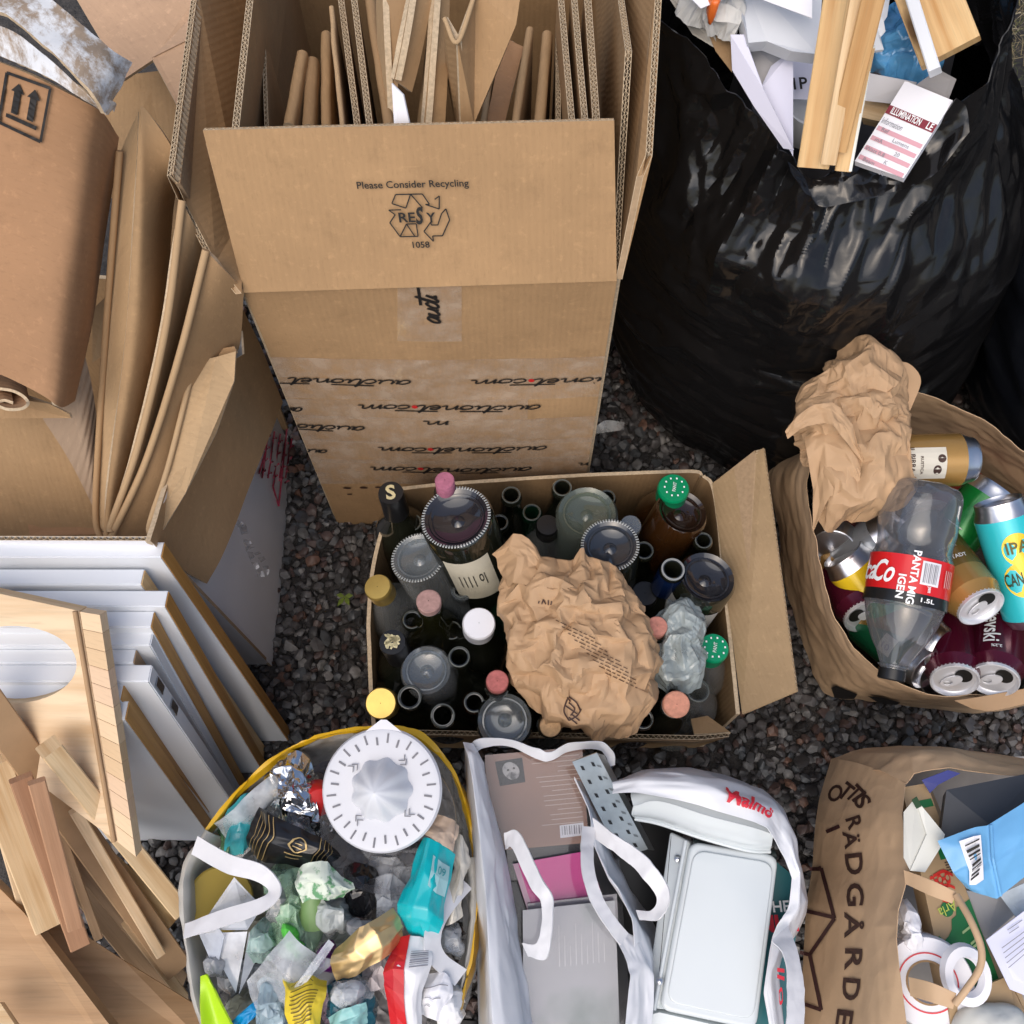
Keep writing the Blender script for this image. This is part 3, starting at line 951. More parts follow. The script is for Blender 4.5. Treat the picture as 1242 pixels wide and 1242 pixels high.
hexa = [[(-24, 27), (-6, 27)], [(-6, 27), (8, 27)], [(-30, 16), (-24, 27)], [(-30, 16), (-14, 10)], [(-14, 10), (-6, 27)], [(-6, 27), (6, 10)], [(8, 27), (15, 14)], [(15, 14), (10, 14)], [(10, 14), (26, 8)], [(26, 8), (28, 24)], [(28, 24), (22, 20)],
        [(-35, 8), (-20, 8)], [(-35, 8), (-28, 2)], [(-36, -8), (-28, 2)], [(-36, -8), (-26, -26)], [(-26, -26), (-10, -26)], [(-26, -26), (-16, -10)], [(-16, -10), (-8, -26)], [(-16, -10), (-4, -10)], [(-4, -10), (-4, -26)], [(-10, -26), (-4, -26)],
        [(34, 8), (37, -6)], [(37, -6), (26, -26)], [(26, -26), (14, -26)], [(14, -26), (14, -33)], [(14, -33), (4, -20)], [(4, -20), (14, -8)], [(14, -8), (14, -12)], [(14, -12), (22, -12)], [(22, -12), (28, 2)], [(28, 2), (34, 8)]]
strokes(hexa, fl2, 1.5, m_ink, flap, 'recycling_symbol', per=3)
# side flaps standing up, each doubled
zz = lambda *p: V(*p)
lf_ = [Q(210, 212, .752), Q(240, -12, .765), V(XL - .004, 1.0, ZR), V(XL - .004, .70, ZR), Q(293, 356, .64), Q(262, 318, .655), Q(226, 248, .70)]
card('side_flap', lf_, .0065, None, box, corr=(0, 5), walls=2)
card('inner_flap', [V(-.250, .69, .768), V(-.252, 1.05, .782), V(-.262, 1.05, .63), V(-.262, .69, .63)], .0065, m_card2, box, corr=(0,), walls=2)
rf_ = [Q(747, 338, .642), Q(772, 214, .735), Q(783, 188, .752), Q(795, -12, .80), V(XR + .004, 1.0, ZR), V(XR + .004, .66, ZR)]
card('side_flap', rf_, .0065, None, box, corr=(2,), walls=2)
card('inner_flap', [V(.100, .622, .642), V(.106, .775, .78), V(.106, 1.05, .70), V(.100, 1.05, .60)], .0065, m_card2, box, corr=(0, 1), walls=2)
bkf = [V(XL + .01, YB - .01, ZR), V(XR - .01, YB - .01, ZR), V(XR - .02, YB + .10, ZR + .11), V(XL + .02, YB + .10, ZR + .11)]
card('back_flap', bkf, .0065, m_card2, box)
# tape across the front, printed upside down
ey_ = V(0, 0, -1)
def tape(px0, py0, px1, py1, hpx, name='tape_strip'):
    a, b = fpx(px0, py0), fpx(px1, py1)
    h = abs(fpx(px0, py0 + hpx)[2] - a[2]) / 2
    rows = []
    for s in np.linspace(0, 1, 3):
        rows.append([onfront(*(a + (b - a) * q)[[0, 2]] + V(0, h * (1 - 2 * s)), .0009) for q in np.linspace(0, 1, 9)])
    s = Sheet(rows, 60, 8, world=True); s.crumple(.0006, 60, int(py0))
    o = s.build(name, m_tape, box); return o
for a in ((304, 448, 742, 446, 22), (318, 472, 735, 470, 24), (332, 497, 640, 494, 22), (345, 520, 728, 522, 30), (368, 548, 725, 546, 26), (380, 573, 722, 568, 28)):
    tape(*a)
vt = Sheet([[onfront(*fpx(x, y)[[0, 2]], .0012) for x in (482, 520, 560)] for y in (349, 380, 413)], 12, 12, world=True)
vt.build('tape_strip', m_tape, box)
def logo(text, px, py, wpx, xh_px=9, rot=None, wd=None):
    c = fpx(px, py); k = np.linalg.norm(fpx(px + 50, py) - fpx(px - 50, py)) / 100
    xh = xh_px * k
    units = sum(SCRIPT[ch][0] if ch != '.' else .36 for ch in text)
    asp = wpx * k / (units * xh)
    if rot == 'up':
        f = lambda x, y: onfront(c[0] - y, c[2] + x, .0022)
    else:
        f = lambda x, y: onfront(c[0] - x, c[2] - y, .0022)
    script_logo(text, f, xh, wd or xh * .27, box, aspect=asp)
logo('auctionet', 425, 461, 150, 9); logo('ionet.com', 652, 461, 160, 9)
logo('auctionet.com', 546, 491, 222, 9); logo('au', 355, 497, 26, 9)
logo('m', 530, 508, 32, 8); logo('auctio', 402, 517, 84, 9)
logo('auctionet.com', 562, 541, 205, 9); logo('au', 386, 547, 24, 8)
logo('auctionet.com', 548, 566, 196, 9); logo('m', 712, 563, 20, 7)
logo('aucti', 525, 376, 56, 14, rot='up')
# flap line low on the front and faint ink blots
for (x, y, r) in ((421, 592, 6), (441, 591, 6), (459, 590, 5), (424, 600, 4)):
    c = fpx(x, y); th = np.linspace(0, 6.283, 15)[:-1]
    mk('ink_spot', [onfront(c[0] + r * .001 * math.cos(q), c[2] + .55 * r * .001 * math.sin(q), .002) for q in th], [list(range(14))], m_inkb, box)
# loose tape end sticking out
s = Sheet([[(718, 520, .20), (735, 510, .21), (757, 512, .19)], [(716, 527, .19), (738, 524, .20), (757, 521, .18)]], 16, 8)
s.crumple(.003, 60, 3).build('loose_tape', film('tape_film', (.7, .7, .66), .4), box)

# ------------------------------------------------------------------ folded sheets standing in the tall box
GS = 'folded cardboard in the tall box'
def fold_bundle(label, near, far, tpx, z=.72, depth=.5, mat=None, lean=0.0, leaves=2, name='folded_cardboard', bow=0.0, rnd=True):
    """flattened carton on edge: top fold runs from near to far (pixels); hangs down into the box"""
    A, B = Q(*near, z if len(near) == 2 else near[2]) if len(near) == 2 else Q(*near), Q(*far, z) if len(far) == 2 else Q(*far)
    d = unit(B - A); k = 1.0 / (FOCAL / (CAMZ - z) * 1.1)
    tt = tpx * k
    s = unit(np.cross(d, V(0, 0, 1)))
    down = unit(V(0, 0, -1) + s * lean)
    prof = []
    if rnd:
        prof += [(-tt / 2, depth), (-tt / 2, .03), (-tt / 2, .006)]
        for q in np.linspace(math.pi, 0, 9): prof.append((math.cos(q) * tt / 2, .004 - math.sin(q) * min(tt / 2, .006)))
        prof += [(tt / 2, .006), (tt / 2, .03), (tt / 2, depth)]
    else:
        prof = [(-tt / 2, depth), (-tt / 2, 0), (tt / 2, 0), (tt / 2, depth)]
    n = 14; G = []
    for i in range(n):
        q = i / (n - 1); c = A + (B - A) * q + s * bow * math.sin(q * math.pi)
        G.append([c + s * x + down * y for x, y in prof])
    G = np.array(G)
    G = G + (V(1, 0, 0) * .0016)[None, None] * fbm(G * 22, 3)[..., None]
    r, cc = G.shape[:2]
    v = G.reshape(-1, 3); f = grid_faces(r, cc)
    f += [[j for j in range(cc)][::-1], [(r - 1) * cc + j for j in range(cc)]]
    uv = np.stack(np.meshgrid(np.linspace(0, 1, cc) * .1, np.linspace(0, np.linalg.norm(B - A), r)), -1).reshape(-1, 2)
    fm = [0] * (len(f) - 2) + [1, 1]
    o = mk(name, v, f, [{m_card2: m_cardd, m_cardp: m_cardq}.get(mat, m_cardl), m_cut], None, rnd, uv=uv, fmat=fm, autos=60 if rnd else None)
    return tag(o, label, 'folded cardboard', GS)

def stand_sheet(label, near, far, z=.72, depth=.5, t=.005, mat=None, lean=0.0, walls=2, name='cardboard_sheet', zfar=None, group=GS):
    """single sheet on edge with open flutes along its top"""
    A, B = Q(*near, z), Q(*far, zfar or z)
    s = unit(np.cross(B - A, V(0, 0, 1))); down = unit(V(0, 0, -1) + s * lean)
    o = card(name, [A, B, B + down * depth, A + down * depth], t, [mat or m_card, m_cut, m_flute], None, corr=(0,), walls=walls)
    return tag(o, label, 'cardboard', group)
stand_sheet('thin lone cardboard sheet standing nearest the left wall of the tall box', (326, 160), (322, 45), .70, walls=1, t=.004)
fold_bundle('small rolled cardboard bundle with open fluted end, left in the tall box', (350, 150), (366, 62), 20, .71)
fold_bundle('short rounded cardboard bundle just right of the rolled one in the tall box', (374, 152), (378, 70), 23, .70, mat=m_card2)
fold_bundle('narrow upright cardboard bundle behind the short rounded one in the tall box', (395, 152), (394, 38), 18, .69)
fold_bundle('tall thin cardboard fold tipping left in the tall box', (414, 152), (401, 5), 9, .745, mat=m_cardp)
stand_sheet('ragged fluted cardboard sheet, left one of a pair in the tall box', (437, 150), (416, -10), .735, t=.006)
stand_sheet('ragged fluted cardboard sheet, right one of a pair in the tall box', (452, 150), (432, -10), .745, t=.006)
fold_bundle('bent cardboard fold beside the ragged fluted pair in the tall box', (471, 150), (448, -10), 20, .74, mat=m_card2)
def leaves(label, parts, loc, name='folded_carton'):
    t = thing(name, label, 'folded cardboard', loc, GS)
    for k, (rows, mt) in enumerate(parts):
        Sheet(rows, 14, 24).ripple(.002, 10, k + 3).build('leaf', [mt, m_cut], t, t=.006)
    return t
leaves('wide flattened carton leaning right, left of the white card', [([[(463, -20, .80), (496, -20, .80)], [(466, 60, .77), (486, 70, .765)], [(470, 152, .73), (478, 152, .73)]], m_cardd), ([[(455, -20, .77), (464, -20, .80)], [(458, 60, .74), (467, 60, .772)], [(462, 152, .70), (470, 152, .732)]], m_cardq)], Q(480, 80, .3))
leaves('thick cardboard fold tilting to the right above the white card', [([[(500, -20, .81), (527, -20, .80)], [(488, 50, .79), (513, 60, .77)], [(478, 96, .765), (500, 112, .745)]], m_cardl), ([[(496, -20, .77), (501, -20, .812)], [(482, 50, .75), (489, 50, .792)], [(474, 96, .73), (479, 96, .767)]], m_cardd)], Q(495, 80, .3))
leaves('long cardboard fold with dark open end right of the white card', [([[(528, -20, .80), (546, -20, .79)], [(522, 60, .775), (544, 70, .76)], [(514, 152, .735), (540, 152, .725)]], m_cardl), ([[(526, -20, .78), (529, -20, .802)], [(516, 60, .75), (523, 60, .777)], [(504, 152, .70), (515, 152, .737)]], m_cardq)], Q(525, 80, .3))
o = card('white_card', QL([(475, 101, .785), (489, 115, .785), (497, 152, .76), (478, 152, .76)]), .002, [m_paper, m_paper, m_paper])
tag(o, 'bluish white card slipped among the brown folds of the tall box', 'card')
t = thing('folded_carton', 'large carton folded to a sharp V in the middle of the tall box', 'folded cardboard', Q(580, 100, .3), GS)
card('leaf', QL([(538, 22, .83), (555, 51, .82), (558, 150, .74), (552, 150, .70), (541, 90, .74)]), .004, m_card2, t)
card('leaf', QL([(555, 51, .822), (577, -10, .84), (632, -10, .84), (626, 30, .82), (596, 105, .76), (575, 150, .74), (559, 150, .74)]), .004, m_card, t)
tube('fold_edge', QL([(539, 22, .832), (555, 51, .824), (577, -10, .842)]), .0022, m_cardp, t)
fold_bundle('pale cardboard fold leaning by the V shaped carton', (585, 152), (600, 52), 11, .70, mat=m_cardp)
o = Sheet([[(610, 46, .71), (622, 50, .715), (636, 58, .71)], [(603, 80, .70), (615, 85, .70), (626, 92, .70)], [(590, 150, .69), (603, 150, .69), (612, 150, .69)]], 14, 18).crumple(.003, 40, 5).build('torn_cardboard_label', [m_card3, m_cut], t=.003)
tag(o, 'crumpled torn cardboard piece with pale label in the tall box', 'cardboard', GS)
fold_bundle('smooth rounded cardboard bundle, left of two alike at the right of the tall box', (624, 152), (642, 32), 14, .72, depth=.4)
fold_bundle('smooth rounded cardboard bundle, right of two alike in the tall box', (653, 152), (664, 38), 19, .71, depth=.4)
stand_sheet('thin dark sheet between the rounded bundle and the fluted sheets', (674, 150), (674, 30), .70, mat=m_card2)
stand_sheet('fluted cardboard sheet, leftmost of three at the right wall of tall box', (690, 150), (676, -10), .75, t=.006)
stand_sheet('fluted cardboard sheet, middle one of three at the right wall of tall box', (706, 150), (692, -10), .755, t=.006)
stand_sheet('fluted cardboard sheet, rightmost of three at the right wall of tall box', (719, 150), (708, -10), .75, t=.007)
# ------------------------------------------------------------------ left box, its hanging flap and what stands in it
lb = thing('open_cardboard_box', 'open box with white printed side and brown flap hanging out, left of the gravel', 'cardboard box', (-.6, .57, 0))
m_whiteboard = M('white_carton', (0.80, 0.80, 0.82), .28, var=.06, vscale=6, coat=.3, bump=.1, bscale=14, bdist=.004)
s = Sheet([[(182, 657, .52), (215, 560, .49), (250, 460, .45), (290, 370, .42)], [(250, 730, .27), (275, 630, .25), (300, 550, .22), (322, 470, .20)], [(330, 808, .004), (340, 720, .003), (347, 630, .003), (352, 545, .003)]], 24, 24)
side_sheet = s
s.build('side_panel', [m_whiteboard, m_cut], lb, t=.005)
fl = Sheet([[(183, 656, .524), (213, 560, .494), (252, 455, .452), (291, 368, .43)], [(212, 684, .425), (245, 595, .40), (285, 500, .37), (318, 425, .35)], [(251, 708, .318), (272, 668, .312), (308, 580, .285), (343, 488, .255)]], 30, 20)
fl.ripple(.003, 9, 3); fl.build('hanging_flap', [m_cardl, m_cut], lb, t=.005)
card('front_panel', [Q(-120, 655, .50), Q(182, 656, .52), Q(327, 806, .01), Q(70, 806, .01)], .005, [m_whiteboard, m_cut, m_flute], lb, corr=(0,))
card('back_panel', [V(-.95, .80, 0), V(-.365, .78, 0), V(-.352, .765, .42), V(-.95, .79, .45)], .005, m_card2, lb)
card('bottom_panel', [V(-.95, .40, .005), V(-.375, .40, .005), V(-.375, .77, .005), V(-.95, .77, .005)], .003, m_card2, lb)
card('inner_flap', QL([(-60, 500, .50), (70, 505, .50), (150, 660, .36), (-60, 664, .36)]), .004, m_card2, lb)
card('taped_patch', QL([(32, 622, .395), (118, 612, .395), (128, 648, .375), (36, 650, .375)]), .001, m_card3, lb)
# white stickers of tape on the side, red print
def onside(px, py, l=.002): 
    best = None
    r = unit(_ray(px, py)); G = side_sheet.G.reshape(-1, 3)
    d = G - V(0, 0, CAMZ); dd = np.linalg.norm(d - (d @ r)[:, None] * r, axis=1); i = int(dd.argmin())
    p = V(0, 0, CAMZ) + r * (d[i] @ r)
    return p - r * (l + .002)
m_inkfade = M('ink_faded_red', (.30, .03, .06), .6, var=.3, vscale=60)
rl = []
rr = random.Random(4)
for k in range(5):
    x0, y0 = 318 + k * 7, 560 + k * 3
    rl.append([(x0, y0 + 20 - k * 3), (x0 + 8, y0 - 40)])
    for q in range(4): rl.append([(x0 + q * 2 - 1, y0 + 14 - q * 14), (x0 + q * 2 + 5, y0 + 10 - q * 14)])
rl += [[(314, 575), (322, 548)], [(338, 614), (348, 520)], [(338, 614), (331, 590)], [(331, 590), (340, 560)]]
strokes(rl, lambda x, y: onside(x, y), 2.2, m_inkfade, lb, 'red_lettering', per=4)
m_fray = film('frayed_tape', (.8, .8, .82), .55, rough=.2)
for pts in ([(292, 636), (302, 660), (318, 678), (323, 694), (312, 697)], [(284, 632), (296, 640), (300, 662), (312, 690)]):
    strokes([pts], lambda x, y: onside(x, y, .001), 7, m_fray, lb, 'peeled_tape', per=8)

GL = 'cardboard sheets standing in the left box'
t = thing('folded_carton', 'tallest folded carton with pointed top standing in the left box', 'folded cardboard', Q(150, 500, .1), GL)
def leaf(rows, mat, seed, par, nu=16, nv=40):
    return Sheet(rows, nu, nv).ripple(.0025, 9, seed).build('leaf', [mat, m_cut], par, t=.006)
leaf([[(147, 182, .715), (158, 158, .73), (169, 136, .745)], [(128, 420, .575), (138, 410, .585), (154, 400, .605)], [(117, 606, .45), (122, 600, .455), (133, 590, .465)], [(120, 648, .435), (123, 646, .435), (127, 642, .437)]], m_cardq, 1, t)
leaf([[(169, 137, .748), (176, 132, .75), (212, 187, .715), (222, 240, .66)], [(163, 250, .70), (176, 250, .695), (196, 250, .67), (212, 250, .62)], [(151, 420, .60), (166, 420, .595), (184, 420, .57), (196, 420, .52)], [(130, 590, .48), (138, 590, .475), (148, 590, .455), (156, 590, .43)], [(126, 650, .445), (130, 652, .445), (135, 650, .44), (140, 648, .43)]], m_cardl, 2, t)
tube('fold_edge', QL([(145, 183, .722), (127, 420, .578), (116, 606, .452), (121, 650, .438), (133, 657, .44)]), .0035, m_card, t)
t = thing('cardboard_sheet', 'cardboard sheet with pale folded edge, second from the left in the left box', 'cardboard', Q(190, 500, .1), GL)
leaf([[(221, 244, .71), (234, 270, .69), (252, 306, .64)], [(200, 400, .63), (210, 404, .61), (226, 410, .55)], [(166, 545, .515), (173, 548, .50), (186, 552, .45)], [(134, 645, .452), (139, 648, .445), (148, 648, .43)]], m_cardl, 3, t)
tube('fold_edge', QL([(221, 243, .712), (201, 398, .634), (167, 542, .52), (136, 632, .46), (134, 646, .455)]), .0038, m_cardq, t)
t = thing('cardboard_sheet', 'broad dark cardboard sheet leaning right under the torn flap corner', 'cardboard', Q(230, 500, .1), GL)
leaf([[(250, 304, .685), (270, 325, .67), (296, 352, .63)], [(218, 430, .605), (245, 440, .57), (285, 445, .52)], [(178, 555, .50), (196, 570, .48), (232, 575, .44)], [(136, 655, .445), (160, 658, .43), (196, 655, .41)]], m_cardd, 4, t)
tube('fold_edge', QL([(250, 303, .688), (218, 430, .608), (178, 556, .505), (140, 640, .455), (132, 658, .445)]), .0038, m_cardq, t)
t = thing('folded_carton', 'pale flattened carton standing lowest against the hanging flap', 'folded cardboard', Q(240, 560, .1), GL)
card('leaf', QL([(236, 438, .565), (262, 433, .568), (286, 426, .57), (284, 462, .55), (262, 525, .52), (225, 598, .50), (192, 652, .49), (181, 645, .49), (184, 625, .492), (205, 560, .51)]), .004, m_cardp, t)
card('leaf', QL([(232, 429, .56), (284, 420, .565), (288, 428, .56), (238, 442, .555)]), .003, m_card, t)
tube('fold_edge', QL([(236, 438, .568), (205, 562, .513), (184, 626, .495), (181, 645, .493), (191, 652, .492)]), .003, m_cardp, t)
o = card('cardboard_scrap', QL([(283, 408, .55), (292, 402, .56), (294, 430, .54), (284, 436, .53)]), .003, M('grey_board', (.25, .25, .26), .6)); tag(o, 'small grey card corner at the back rim of the left box', 'card', GL)
o = Sheet([[(52, 508, .52), (75, 470, .55), (100, 420, .58)], [(85, 560, .48), (100, 520, .52), (112, 470, .54)], [(118, 625, .42), (119, 590, .45), (122, 540, .48)]], 16, 20)
o = o.build('ribbed_flap', [cardboard('kraft_ribbed', (.33, .235, .16), ribs=1.0, rib_pitch=70, axis=1), m_cut], t=.003); tag(o, 'greyish ribbed cardboard flap hanging under the big arrow box', 'cardboard', GL)
o = card('cardboard_scrap', QL([(112, 375, .55), (128, 360, .57), (126, 430, .50), (112, 440, .48)]), .003, m_card2); tag(o, 'dark cardboard corner in the gap beside the big arrow box', 'card', GL)

# big brown box with the two arrows
ab = thing('arrow_box', 'crushed brown box with two printed arrows and a peeling white top', 'cardboard box', Q(40, 300, .3))
af = Sheet([[(-70, 50, .80), (-10, 72, .81), (40, 92, .82), (100, 122, .80), (128, 140, .775), (147, 168, .73)],
            [(-70, 200, .74), (-10, 205, .75), (40, 215, .75), (92, 235, .735), (115, 245, .71), (134, 255, .665)],
            [(-70, 340, .67), (-10, 345, .68), (35, 355, .68), (75, 370, .67), (98, 375, .645), (116, 380, .60)],
            [(-70, 440, .62), (-10, 452, .63), (22, 465, .63), (55, 482, .625), (75, 494, .605), (90, 486, .55)]], 44, 44)
af.ripple(.004, 8, 21); af.build('front_panel', [m_card3, m_cut], ab, t=.005)
card('bottom_flap', QL([(-70, 470, .585), (20, 476, .585), (60, 490, .59), (84, 502, .575), (86, 507, .57), (-70, 508, .57)]), .004, m_card2, ab)
path = [(-60, 470), (0, 470), (24, 476), (36, 488), (28, 497), (8, 498), (-8, 490), (4, 484), (16, 487)]
Sheet([[(x, y, .612) for x, y in path], [(x - 3, y - 16, .59) for x, y in path], [(x - 8, y - 40, .55) for x, y in path]], 50, 8).build('rolled_edge', [m_card3, m_cut], ab, t=.003)
m_peel = cardboard('peeled_white_liner', (.34, .26, .19), ribs=.1, scuff=(.68, .69, .70))
s = Sheet([[(-40, 10, .83), (10, 20, .835), (60, 60, .835), (110, 110, .825), (126, 138, .80)], [(-20, -40, .83), (45, -10, .83), (90, 20, .83), (135, 60, .815), (160, 76, .79)]], 34, 18)
s.crumple(.003, 24, 8).build('peeled_top', [m_peel, m_cut], ab, t=.004)
s = Sheet([[(-40, 52, .812), (20, 76, .826), (60, 95, .828), (100, 120, .815), (130, 138, .79)], [(-40, 30, .82), (10, 35, .832), (60, 72, .832), (104, 112, .822), (128, 133, .80)]], 34, 10)
s.crumple(.003, 40, 9).build('peeled_strip', [m_peel, m_cut], ab, t=.002)
rag = Sheet([[(128, 128, .80), (136, 124, .80), (140, 125, .79)], [(126, 138, .79), (135, 133, .785), (139, 136, .78)]], 8, 6); rag.crumple(.003, 150, 3).build('torn_shred', M('shred', (.6, .55, .5), .8), ab, t=.001)
def onarrow(px, py):
    r = unit(_ray(px, py)); G = af.G.reshape(-1, 3); d = G - V(0, 0, CAMZ)
    dd = np.linalg.norm(d - (d @ r)[:, None] * r, axis=1); idx = np.argsort(dd)[:4]
    dist = np.average([d[i] @ r for i in idx], weights=1 / (dd[idx] + 1e-5))
    return V(0, 0, CAMZ) + r * (dist - .0035)
# arrows printed in a frame that leans with the panel
A0, A1, A2, A3 = (8, 88), (61, 107), (49, 172), (-2, 148)
def afr(u, v):   # u right, v down in the frame
    x = (1 - v) * ((1 - u) * A0[0] + u * A1[0]) + v * ((1 - u) * A3[0] + u * A2[0])
    y = (1 - v) * ((1 - u) * A0[1] + u * A1[1]) + v * ((1 - u) * A3[1] + u * A2[1])
    return onarrow(x, y)
strokes([[(0, 0), (1, 0)], [(1, 0), (1, 1)], [(1, 1), (0, 1)], [(0, 1), (0, 0)]], afr, .06, m_ink, ab, 'arrow_frame', per=12)
strokes([[(.14, .80), (.86, .80)]], afr, .075, m_ink, ab, 'arrow_baseline', per=12)
for ux in (.31, .68):
    strokes([[(ux, .26), (ux, .72)]], afr, .15, m_ink, ab, 'printed_arrow', per=10)
    mb = MB(); mb.add([afr(ux - .15, .30), afr(ux, .12), afr(ux + .15, .30)], [[0, 1, 2]]); mb.build('arrow_head', m_ink, ab)

t = thing('peach_cardboard', 'large peach coloured cardboard sheet behind the arrow box', 'cardboard', Q(170, 40, .4))
card('sheet', QL([(70, -40, .66), (262, -40, .66), (216, 128, .62), (186, 72, .64), (150, 96, .64)]), .004, m_peach, t)
card('folded_corner', QL([(184, 70, .645), (236, 44, .66), (262, -10, .66), (216, 130, .625)]), .002, m_peach, t)
t = thing('cardboard_box', 'shadowed open box interior behind the pointed folded carton', 'cardboard box', Q(180, 140, .2))
card('panel', QL([(120, 95, .56), (192, 86, .58), (218, 130, .56), (222, 240, .50), (120, 240, .50)]), .004, m_card2, t)
card('panel', QL([(150, 170, .45), (260, 170, .45), (280, 420, .35), (130, 420, .35)]), .004, m_card2, t)

# ------------------------------------------------------------------ white boards leaning on the left box
GB = 'white boards with bare wood ends'
def lean_board(label, top, bot, zt, th=.019, mend=None, name='white_board', left=-.95, mface=None):
    A, B = Q(*top, zt), Q(*bot, .003)                   # back right edge, top and foot
    up = unit(A - B); out = unit(np.cross(V(1, 0, 0), up)); out = out if out[1] < 0 else -out
    r = [A, A + out * th, B + out * th, B]              # right end
    l = [V(left, *q[1:]) for q in r]
    v = l + r; off = random.random() * 3
    H_ = np.linalg.norm(A - B)
    bm = MB()
    bm.add([l[0], l[1], r[1], r[0]], [[0, 1, 2, 3]], 0)                 # top
    bm.add([l[1], l[2], r[2], r[1]], [[0, 1, 2, 3]], 0)                 # face to the eye
    bm.add([l[3], l[0], r[0], r[3]], [[0, 1, 2, 3]], 0)                 # back
    bm.add(r, [[0, 1, 2, 3]], 1, [(off, 0), (off, th), (off + H_, th), (off + H_, 0)])
    bm.add(l, [[3, 2, 1, 0]], 0)
    bm.add([l[2], l[3], r[3], r[2]], [[0, 1, 2, 3]], 0)
    o = bm.build(name, [mface or m_white, mend or m_oak])
    me = o.data
    b2 = bmesh.new(); b2.from_mesh(me); bmesh.ops.remove_doubles(b2, verts=b2.verts, dist=1e-5)
    bmesh.ops.bevel(b2, geom=list(b2.edges), offset=.0012, segments=2, affect='EDGES', material=-1); b2.to_mesh(me); b2.free()
    return tag(o, label, 'board', GB), (A, B, out, up)
lean_board('white board with bare wood end, the rearmost against the open box', (200, 657), (352, 884), .50)
lean_board('short white board second from the back, its wood end set back', (176, 690), (322, 905), .49, mend=m_pine)
lean_board('white board with long honey coloured end, third from the back', (205, 716), (322, 922), .49)
lean_board('white board fourth from the back, its honey end beside a longer one', (188, 741), (298, 946), .485)
lean_board('thin white board fifth from the back with plain end', (186, 766), (292, 955), .475, th=.016, mend=m_white)
lean_board('white board sixth from the back with grey wood end set back', (166, 787), (288, 970), .47, th=.016, mend=m_oldwood)
brd, (A, B, out, up) = lean_board('white board with a small metal fitting on its end, seventh from the back', (185, 806), (303, 985), .47, mend=m_white)
for k in range(2):
    c = A - up * (.03 + .055 * k) + out * .010 + V(.0006, 0, 0)
    e = V(.0012, 0, 0)
    P = [c + up * .012 - out * .005, c + up * .012 + out * .005, c - up * .012 + out * .005, c - up * .012 - out * .005]
    slab_data([p + e for p in P], .001, None, 0, 0, None, V(1, 0, 0)).build('metal_fitting', M('steel', (.5, .5, .52), .3, metal=1), brd)
lean_board('narrow white board second from the front, honey end half covered', (151, 829), (268, 985), .465, th=.018)
lean_board('foremost white board with broad white face and honey wood end', (157, 850), (262, 1002), .46, th=.02)

# plywood seat with oval cut-out
pl = [Q(-70, 705, .545), Q(96, 741, .535), Q(143, 1022, .40)]
pn = unit(np.cross(pl[1] - pl[0], pl[2] - pl[0]))
def onply(px, py): return plane_at(px, py, pl[0], pn)
t = thing('plywood_panel', 'pale plywood panel with a large oval cut-out leaning on the white boards', 'plywood', Q(80, 1000, 0))
arc = [(15 + 78 * math.cos(a), 806 + 47 * math.sin(a)) for a in np.linspace(1.95, -1.95, 26)]
outl = [(-70, 705), (96, 741), (143, 1022), (60, 960), (-70, 930)]
inn = [(x, y) for x, y in arc if x > -68]
P = [onply(*q) for q in outl] + [onply(-70, 852)] + [onply(*q) for q in inn] + [onply(-70, 762)]
slab_data(P, .016, None, 0, 1).build('panel', [m_ply, m_pinep], t)
lam = [wood('lamella_' + k, c, d, ring=14, knots=False, amount=.4) for k, c, d in (('pale', (.70, .52, .33), (.58, .38, .2)), ('pink', (.66, .47, .31), (.54, .34, .2)), ('tan', (.62, .44, .26), (.5, .32, .17)))]
for k in range(13):
    a, b = k / 13, (k + .97) / 13
    Lx = lambda q: (97 + 46 * q, 742 + 280 * q); Rx = lambda q: (121 + 44 * q, 746 + 294 * q)
    pts = [onply(*Lx(a)) , onply(*Rx(a)), onply(*Rx(b)), onply(*Lx(b))]
    lift = unit(V(0, 0, CAMZ) - pts[0]) * (.002 + .0005 * (k % 3))
    slab_data([p + lift for p in pts], .015, None, 0, 0).build('lamella', lam[(k * 5 + k // 2) % 3], t)
tube('groove_strip', [onply(92, 742) + V(0, 0, .002), onply(115, 880) + V(0, 0, .002), onply(139, 1021) + V(0, 0, .002)], .0025, m_mdf, t)

# offcuts and battens, bottom left
GW = 'wood offcuts in the bottom left corner'
def batten(label, p0, p1, w, h, mat, name='wood_batten', **k):
    return tag(bar(name, Q(*p0), Q(*p1), w, h, mat, **k), label, 'wood batten', GW)
batten('square pale pine batten lying across the other offcuts by plywood panel', (64, 912, .50), (222, 1108, .24), .021, .021, m_pinep)
batten('long brown fibreboard batten running under the pale pine batten', (-30, 832, .54), (218, 1178, .14), .032, .016, m_mdf)
batten('short bright pine block below the pale pine batten', (114, 1030, .30), (212, 1118, .18), .022, .02, m_pine)
batten('rough splintered grey brown batten beside the fibreboard one', (70, 1012, .33), (222, 1196, .08), .024, .02, m_oldwood, cut=.02)
batten('thin reddish wood strip, left of two standing at left edge', (26, 946, .49), (98, 1150, .30), .021, .008, wood('cedar_strip', (.42, .23, .13), (.3, .15, .08), knots=False))
batten('thin reddish wood strip, right of two and more upright', (45, 950, .50), (92, 1128, .34), .016, .007, wood('cedar_strip_pale', (.46, .26, .15), (.33, .17, .09), knots=False))
batten('wide pale planed plank with light edge at the left border', (-10, 930, .47), (64, 1125, .3), .036, .014, m_pinep)
batten('slender pale strip along the left border beside the planed plank', (-26, 900, .46), (30, 1100, .30), .014, .010, m_ply)
batten('thin pale lath lying across the fibreboard batten', (92, 985, .40), (196, 1160, .19), .012, .008, m_ply)
